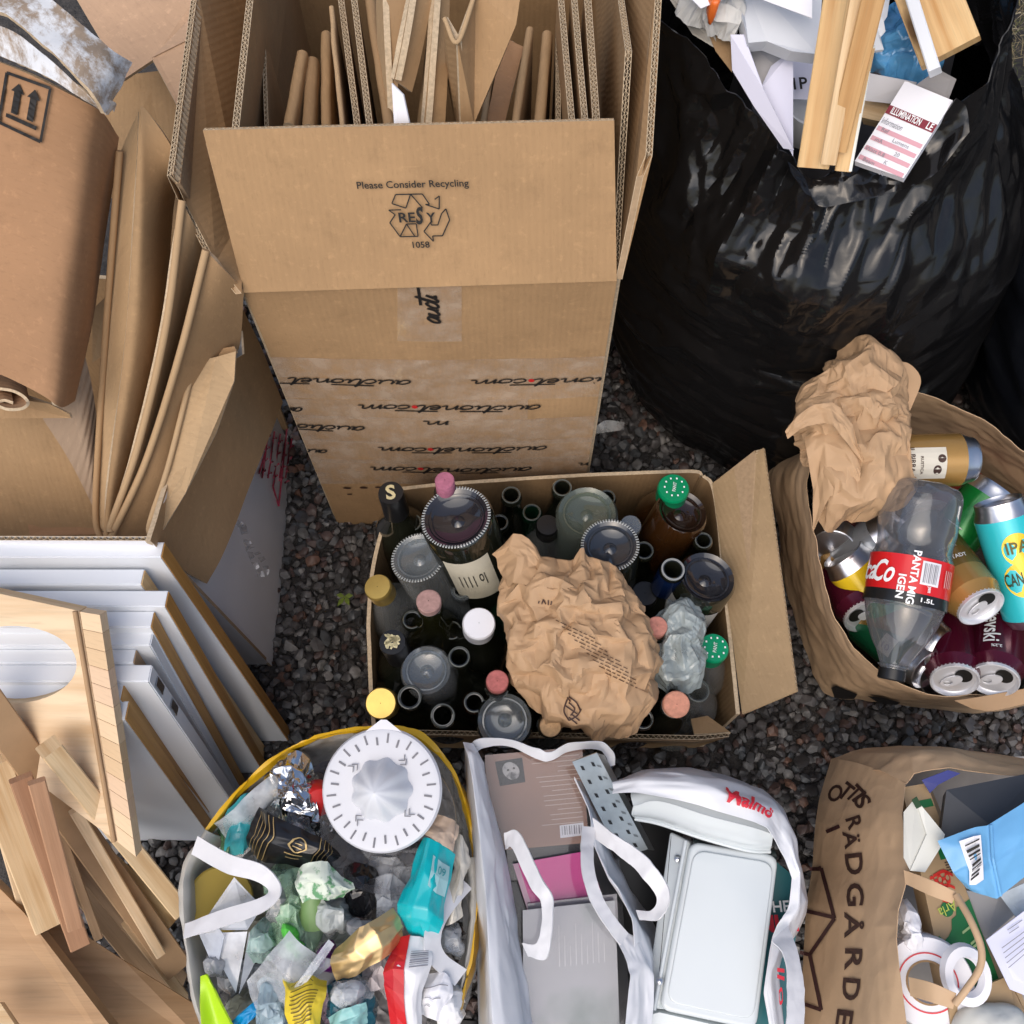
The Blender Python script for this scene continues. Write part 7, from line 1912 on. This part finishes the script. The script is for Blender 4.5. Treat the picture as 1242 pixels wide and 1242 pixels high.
def round_poly(P, r, k=6):
    out = []
    for i in range(len(P)):
        p, a, b = P[i], P[i - 1], P[(i + 1) % len(P)]
        d1, d2 = unit(a - p), unit(b - p)
        for q in np.linspace(0, 1, k): out.append((1 - q) ** 2 * (p + d1 * r) + 2 * q * (1 - q) * p + q * q * (p + d2 * r))
    return out
def soft_slab(name, P, t, mat, parent, r=.012, bev=.005):
    o = slab_data(round_poly(P, r), t, None, 0, 0).build(name, mat, parent)
    b_ = bmesh.new(); b_.from_mesh(o.data); bmesh.ops.remove_doubles(b_, verts=b_.verts, dist=1e-5)
    es = [e for e in b_.edges if len(e.link_faces) == 2 and e.calc_face_angle() > 1.0]
    bmesh.ops.bevel(b_, geom=es, offset=bev, segments=4, affect='EDGES', profile=.6); b_.to_mesh(o.data); b_.free()
    o.data.polygons.foreach_set('use_smooth', np.ones(len(o.data.polygons), dtype=bool)); o.data.set_sharp_from_angle(angle=math.radians(45))
    return o
soft_slab('tin_body', T, .05, m_enamel, tn)
ctr = sum(T) / 4
soft_slab('raised_panel', [ctr + (p - ctr) * V(.90, .90, 1) + V(0, 0, .0022) for p in T], .003, m_enamel, tn, .014, .0018)
T2 = [T[0] + (T[1] - T[0]) * .02 + V(0, 0, .003), T[1] + (T[0] - T[1]) * .02 + V(0, 0, .003), T[2] + (T[3] - T[2]) * .02 + V(0, 0, .003), T[3] + (T[2] - T[3]) * .02 + V(0, 0, .003)]
sd = [Q(812, 1008, .325), Q(836, 1020, .338), Q(798, 1225, .328), Q(782, 1212, .315)]
soft_slab('tin_side', sd, .03, m_enamel, tn, .004, .003)
tube('side_bead', [sd[1] + V(-.004, 0, .002), sd[2] + V(-.004, 0, .002)], .002, m_enamel, tn)
for (x, y) in ((822, 1042), (800, 1190)): lathe('rivet', [(.004, 0), (.004, .002), (.002, .004), (.0005, .0042)], Q(x, y, .332), V(0, 0, 1), m_steel, tn, seg=12)
ld = thing('enamel_cover', 'white enamel cover with rolled edge set across the top of the tin', 'enamel lid', Q(850, 1000, .28), GM)
s = Sheet([[(768, 978, .372), (800, 972, .385), (860, 990, .39), (910, 1003, .388), (938, 1012, .375)], [(766, 988, .362), (800, 990, .37), (856, 1008, .374), (908, 1020, .372), (936, 1025, .36)], [(770, 992, .345), (800, 998, .35), (854, 1016, .352), (906, 1030, .35), (934, 1032, .342)]], 50, 22)
s.build('lid_skirt', m_enamel, ld, t=.003)
s = Sheet([[(768, 978, .372), (800, 972, .385), (860, 990, .39), (910, 1003, .388), (938, 1012, .375)], [(765, 962, .365), (800, 955, .375), (860, 968, .38), (912, 985, .378), (940, 1000, .368)], [(770, 945, .33), (800, 940, .34), (860, 950, .345), (912, 965, .345), (942, 985, .335)]], 50, 22)
s.build('lid_top', m_enamel, ld, t=.003)
tube('lid_rim', QL([(770, 993, .344), (800, 999, .349), (854, 1017, .351), (906, 1031, .349), (934, 1033, .341)]), .0022, m_enamel, ld)
tube('dark_gasket', QL([(840, 1022, .335), (880, 1035, .335), (915, 1040, .335), (940, 1036, .335)]), .005, M('gasket', (.02, .03, .03), .4), ld)
bk = thing('teal_book', 'teal book cover with white and red lettering at the right of the tin', 'book', Q(940, 1130, .25), GM)
BK = QL([(935, 1040, .31), (972, 1070, .31), (952, 1262, .29), (915, 1262, .29)])
slab_data(BK, .02, None, 0, 0).build('cover', M('teal_cover', (.015, .13, .15), .35, var=.1), bk)
letter('HER', Q(953, 1099, .312), V(1, .05, 0), V(-.05, 1, 0), .011, m_inkwhite, bk, bold=.02)
letter('NUT', Q(947, 1120, .312), V(1, .05, 0), V(-.05, 1, 0), .016, m_redp, bk, bold=.04)
letter('NI', Q(938, 1218, .302), V(1, .05, 0), V(-.05, 1, 0), .010, m_inkwhite, bk)
o = slab_data(QL([(745, 990, .20), (830, 1000, .20), (800, 1262, .18), (745, 1262, .18)]), .02, None, 0, 0).build('gap_shade', m_black); tag(o, 'black sheet standing in for the shade in the gap between the two white bags', 'tray', GM)  # black sheet added as the shade deep in the gap
o = slab_data(QL([(768, 1236, .31), (800, 1228, .315), (918, 1255, .315), (905, 1290, .30), (770, 1290, .30)]), .02, None, 0, 0).build('enamel_plate', m_enamel); tag(o, 'white enamel plate edge at the bottom border below the tin', 'plate', GM)

# ------------------------------------------------------------------ printed kraft bag, bottom right
kb = thing('paper_carrier_bag', 'brown paper carrier bag with large dark garden shop lettering, bottom right', 'paper bag', (.5, .1, 0))
ks = Sheet([[(1098, 950, .36), (1094, 980, .365), (1100, 1030, .37), (1106, 1060, .37), (1092, 1090, .37), (1090, 1130, .37), (1094, 1180, .37), (1102, 1270, .365)],
            [(1060, 930, .29), (1052, 975, .295), (1050, 1020, .30), (1050, 1065, .30), (1046, 1100, .30), (1044, 1140, .30), (1044, 1190, .30), (1044, 1280, .30)],
            [(1008, 920, .16), (994, 965, .16), (988, 1020, .16), (984, 1065, .16), (980, 1105, .16), (978, 1150, .16), (975, 1200, .16), (973, 1290, .16)]], 100, 60)
ks.ripple(.005, (8, 7, 8), 3).squash(.06, 1.006, 1.003, .004, 5)
ks.build('front_face', m_kraftbag, kb, t=.0008)
s = Sheet([[(1098, 950, .36), (1110, 938, .362), (1150, 934, .365), (1200, 936, .365), (1260, 940, .365)], [(1060, 932, .30), (1100, 912, .33), (1150, 910, .335), (1200, 918, .335), (1260, 928, .335)], [(1008, 920, .16), (1050, 908, .22), (1110, 903, .25), (1180, 908, .26), (1260, 922, .26)]], 70, 34)
s.ripple(.005, (9, 9, 9), 7).squash(.045, 1.012, 1.006, .005, 8).build('gusset', m_kraftbag, kb, t=.0008)
def onk(px, py):
    r = unit(_ray(px, py)); P_ = ks.G.reshape(-1, 3); d = P_ - V(0, 0, CAMZ); al = d @ r
    dd = np.linalg.norm(d - al[:, None] * r, axis=1); i = np.argsort(dd)[:4]
    return V(0, 0, CAMZ) + r * (np.average(al[i], weights=1 / (dd[i] + 1e-4)) - .0022)
def kprint(text, cx, cy, ang, w, h, bold=.022, mat=None):
    ca_, sa_ = math.cos(math.radians(ang)), math.sin(math.radians(ang))
    letter_on(text, lambda p, y: onk(cx + p * ca_ + y * sa_, cy + p * sa_ - y * ca_), mat or m_inkb, kb, w, h, bold=bold, mx=.25)
for ch, x, y, a_, w_, h_ in (('O', 1017, 962, 30, 16, 22), ('T', 1030, 960, 38, 14, 22), ('T', 1040, 962, 46, 13, 22), ('I', 1046, 966, 55, 4, 20), ('S', 1050, 972, 62, 13, 20)):
    kprint(ch, x - 4, y, a_, w_, h_)
for ch, x, y, a_, w_, h_ in (('R', 1036, 998, 72, 15, 18), ('Ä', 1033, 1018, 80, 22, 20), ('D', 1036, 1048, 84, 26, 21), ('G', 1037, 1085, 88, 28, 21), ('Å', 1036, 1122, 90, 32, 24), ('R', 1035, 1164, 92, 27, 21), ('D', 1032, 1200, 95, 27, 21), ('E', 1024, 1236, 98, 22, 20), ('N', 1018, 1268, 98, 25, 20)):
    kprint(ch, x, y, a_, w_, h_)
m_inkplum = M('ink_plum', (.055, .018, .016), .6)
strokes([[(1002, 1009), (1018, 1002)]], onk, 4.6, m_inkplum, kb, 'print_dash', per=10)
strokes([[(992, 1054), (996, 1052)], [(996, 1053), (1012, 1114)], [(982, 1054), (996, 1054)], [(1012, 1114), (982, 1158)], [(974, 1104), (1012, 1113)], [(982, 1158), (996, 1225)], [(970, 1155), (982, 1158)], [(996, 1225), (976, 1218)]], onk, 4.6, m_inkplum, kb, 'print_line', per=10)
for p0, p1 in (([(1096, 1055, .375), (1130, 1068, .40), (1160, 1082, .405)], [(1098, 1072, .37), (1128, 1086, .395), (1155, 1096, .40)]), ([(1102, 1185, .375), (1130, 1192, .40), (1160, 1205, .405)], [(1104, 1208, .37), (1130, 1216, .395), (1156, 1224, .40)])):
    ribbon('bag_handle', p0, p1, m_kraftbag, kb, n=30, t=.001)
tube('handle_cord', QL([(1160, 1086, .405), (1178, 1118, .418), (1190, 1150, .42), (1188, 1175, .418), (1172, 1200, .41), (1158, 1218, .403)]), .0035, m_kraftbag, kb)
GK = 'packaging in the printed kraft bag'
ca_t = thing('food_carton', 'long kraft and green food carton with red print lying in the kraft bag', 'carton', Q(1150, 1100, .25), GK)
KP = [Q(1094, 955, .352), Q(1124, 950, .352), Q(1212, 1190, .342), Q(1150, 1212, .342)]
m_kc = M('carton_kraft', (.42, .29, .16), .45, var=.05)
m_kg = M('carton_green', (.010, .16, .045), .4, var=.08)
slab_data(KP, .03, None, 0, 0).build('carton_face', m_kc, ca_t)
nK = towards_cam(poly_normal(KP), KP[0])
def kc(u, v, l=.0008): return (KP[0] * (1 - u) + KP[1] * u) * (1 - v) + (KP[3] * (1 - u) + KP[2] * u) * v + nK * l
SD = [KP[1], Q(1132, 962, .335), Q(1222, 1180, .325), KP[2]]
slab_data(SD, .002, None, 0, 0).build('carton_side', m_kc, ca_t)
edge = [(0, .74), (.10, .72), (.18, .75), (.30, .735), (.40, .71), (.46, .665), (.58, .655), (.64, .62), (.78, .615), (1, .60)]
mk('green_field', [kc(*q) for q in edge] + [kc(1, 1), kc(0, 1)], [list(range(len(edge) + 2))], m_kg, ca_t)
for (u0, v0, u1, v1) in ((.05, .10, .45, .16), (.5, .08, .95, .12), (.62, .33, .98, .385)): mk('green_patch', [kc(u0, v0), kc(u1, v0), kc(u1, v1), kc(u0, v1)], [[0, 1, 2, 3]], m_kg, ca_t)
rb = [[(.25 + .1 * k + .06 * math.cos(q) , .475 + .02 * (k % 2) + .022 * math.sin(q)) for q in np.linspace(0, 6.283, 7)] for k in range(5)] + [[(.35, .53), (.38, .57), (.5, .585)], [(.3, .45), (.6, .44), (.8, .47)], [(.3, .50), (.6, .51), (.75, .53)]]
strokes(rb, lambda u, v: kc(u, v, .0012), .016, M('ink_scarlet', (.60, .03, .02), .4), ca_t, 'red_print', per=5)
mk('oval_badge', [kc(.42 + .15 * math.cos(q), .615 + .036 * math.sin(q), .0012) for q in th], [list(range(20))], m_kg, ca_t)
exk, eyk = unit(KP[1] * .5 + KP[2] * .5 - KP[0] * .5 - KP[3] * .5), unit(KP[0] - KP[3])
letter('Arla', kc(.42, .615, .0018), -exk * .9 - eyk * .2, -eyk + exk * .2, .010, M('ink_lime', (.5, .6, .1), .4), ca_t, width=.021)
for k in range(5): mk('barcode_bar', [kc(.70, .40 + k * .013), kc(.95, .40 + k * .013), kc(.95, .405 + k * .013), kc(.70, .405 + k * .013)], [[0, 1, 2, 3]], m_inkb, ca_t)
strokes([[(.7, .80), (.9, .78)], [(.7, .82), (.86, .805)], [(.6, .74), (.85, .72)], [(.15, .80), (.35, .79)], [(.15, .82), (.3, .81)]], lambda u, v: kc(u, v, .0014), .012, M('ink_pale_green', (.40, .55, .25), .4), ca_t, 'fine_print', per=3)
o = slab_data(QL([(1150, 1215, .36), (1222, 1184, .355), (1242, 1262, .35), (1160, 1290, .35)]), .004, None, 0, 0).build('carton_flap', m_kc, ca_t)
strokes([[(1165, 1228), (1195, 1215)], [(1168, 1236), (1188, 1228)], [(1190, 1232), (1215, 1220)]], lambda x, y: Q(x, y, .3625), 2.2, m_inkb, ca_t, 'fine_print', per=4)
m_board = M('white_board_card', (.70, .70, .64), .5, var=.04)
tr_ = thing('card_tray', 'bent white card tray at the rim of the printed kraft bag', 'card tray', Q(1118, 1010, .33), GK)
slab_data(QL([(1096, 985, .385), (1110, 968, .39), (1124, 1010, .385), (1104, 1056, .38), (1096, 1040, .378)]), .0015, None, 0, 0).build('back_leaf', M('card_shade', (.58, .58, .53), .5), tr_)
slab_data(QL([(1110, 968, .391), (1120, 980, .391), (1146, 1012, .385), (1142, 1026, .384), (1122, 1058, .38), (1104, 1056, .382), (1124, 1012, .387)]), .0015, None, 0, 0).build('front_leaf', m_board, tr_)
o = slab_data(QL([(1106, 970, .396), (1112, 966, .396), (1118, 978, .395), (1112, 981, .395)]), .001, None, 0, 0).build('green_tab', M('dark_green_card', (.02, .06, .02), .5), tr_)
o = crushed('white_tissue', crush([(1090, 1100), (1102, 1095), (1112, 1130), (1118, 1155), (1105, 1160), (1092, 1150)], .34, .365, n=60, n1=8, n2=19, seed=6, band=.007), m_paper, None); tag(o, 'white folded tissue between the kraft bag face and the food carton', 'tissue', GK)
rl_ = thing('tape_roll', 'white roll of tape with a thin red ring under the lower handle', 'tape roll', Q(1112, 1185, .31), GK)
ra = unit(V(-.25, -.15, 1))
lathe('roll_body', [(.020, 0), (.043, 0), (.044, -.002), (.044, -.035), (.020, -.035), (.020, 0)], Q(1126, 1192, .355), ra, m_paper, rl_, seg=48)
lathe('red_ring', [(.0275, .0006), (.0290, .0006)], Q(1126, 1192, .355), ra, m_redp, rl_, seg=48)
lathe('brown_core', [(.0195, .0004), (.0215, .0006), (.0215, -.03)], Q(1126, 1192, .355), ra, m_card2, rl_, seg=40)
o = lathe('paper_ring', [(.021, .0), (.025, .004), (.0235, .012), (.016, .013), (.0135, .006), (.0165, .0), (.021, 0)], Q(1167, 1180, .372), unit(V(.1, -.3, 1)), m_paper, squash=1.25); tag(o, 'oval white paper ring standing on the green carton', 'ring', GK)
bl = thing('blue_packet', 'light blue packet with a white barcode label at the right border', 'packet', Q(1210, 1020, .3), GK)
m_sky = M('sky_blue_plastic', (.16, .42, .72), .3, var=.06, coat=.2)
s = Sheet([[(1138, 1020, .40), (1175, 1005, .41), (1202, 1000, .42), (1240, 975, .42), (1275, 950, .41)], [(1158, 1060, .395), (1185, 1055, .405), (1204, 1045, .42), (1245, 1015, .42), (1280, 1000, .41)], [(1172, 1078, .38), (1190, 1082, .385), (1210, 1088, .395), (1245, 1060, .40), (1280, 1040, .39)]], 60, 40)
s.squash(.03, 1.02, 1.012, .005, 4); bls = s; s.build('packet_skin', m_sky, bl, t=.001, autos=35)
mk('barcode_label', [s.at(u, v, .0034) for v in (.1, .5, .72) for u in (.14, .26, .38)], [[0, 1, 4, 3], [1, 2, 5, 4], [3, 4, 7, 6], [4, 5, 8, 7]], m_paper, bl)
for k in range(9): mk('barcode_bar', [s.at(.17, .16 + k * .055, .0044), s.at(.35, .14 + k * .055, .0044), s.at(.35, .14 + k * .055 + (.03 if k % 3 else .015), .0044), s.at(.17, .16 + k * .055 + (.03 if k % 3 else .015), .0044)], [[0, 1, 2, 3]], m_ink, bl)
tube('packet_fold', [bls.at(.52, v, .001) for v in (.02, .3, .6, .98)], .0018, m_sky, bl)
dk = flat('grey_box', 'dark grey printed box behind the blue packet', [(1148, 958, .375), (1262, 935, .375), (1262, 960, .385), (1200, 1000, .385), (1140, 1018, .37)], M('box_charcoal', (.055, .06, .07), .45, var=.15), 'box', .02, GK)
flat('navy_film', 'deep blue film scrap at the back rim of the kraft bag', [(1118, 946, .365), (1150, 934, .37), (1165, 938, .37), (1138, 952, .365), (1128, 962, .36)], M('navy', (.01, .02, .20), .3), 'film', .001, GK)
flat('grey_tray', 'grey plastic tray below the blue packet', [(1172, 1080, .345), (1212, 1086, .35), (1230, 1110, .345), (1195, 1140, .34), (1182, 1120, .34)], M('tray_grey', (.30, .30, .31), .4), 'tray', .01, GK)
flat('clear_tray', 'pale clear tray at the right border under the blue packet', [(1212, 1085, .365), (1262, 1062, .37), (1262, 1120, .365), (1232, 1112, .36)], film('pale_blue_tray', (.55, .64, .72), .75), 'tray', .002, GK)
pp = flat('printed_paper', 'white printed letter at the right border of the kraft bag', [(1196, 1140, .38), (1262, 1090, .385), (1262, 1215, .37), (1225, 1200, .37)], m_lav, 'paper', .0012, GK)
strokes([[(1215 + 2 * k, 1150 + 6 * k), (1245 + k, 1128 + 6 * k)] for k in range(5)] + [[(1222, 1128), (1240, 1116)], [(1224, 1132), (1236, 1124)]], lambda x, y: Q(x, y, .3835), 1.0, m_inkgrey, pp, 'print_line', per=4)
flat('brown_carton', 'brown carton edge right of the green food carton', [(1205, 1148, .352), (1222, 1150, .352), (1250, 1240, .345), (1235, 1262, .34), (1224, 1190, .345)], m_kc, 'carton', .002, GK)
o, _ = pillow('egg_tray', [(1160, 1230), (1200, 1215), (1240, 1225), (1250, 1270), (1160, 1280)], .36, .385, m_board, amp=.003, scale=20, seed=4, nu=60, nr=18); tag(o, 'cream moulded tray at the bottom edge of the kraft bag', 'tray', GK)
o = slab_data(QL([(1100, 925, .25), (1280, 915, .25), (1280, 1280, .24), (1080, 1280, .24)]), .2, None, 0, 0).build('packed_waste', M('packed_paper', (.30, .28, .26), .7, var=.3, vscale=14)); tag(o, 'packed paper waste low inside the printed kraft bag', 'waste', GK)
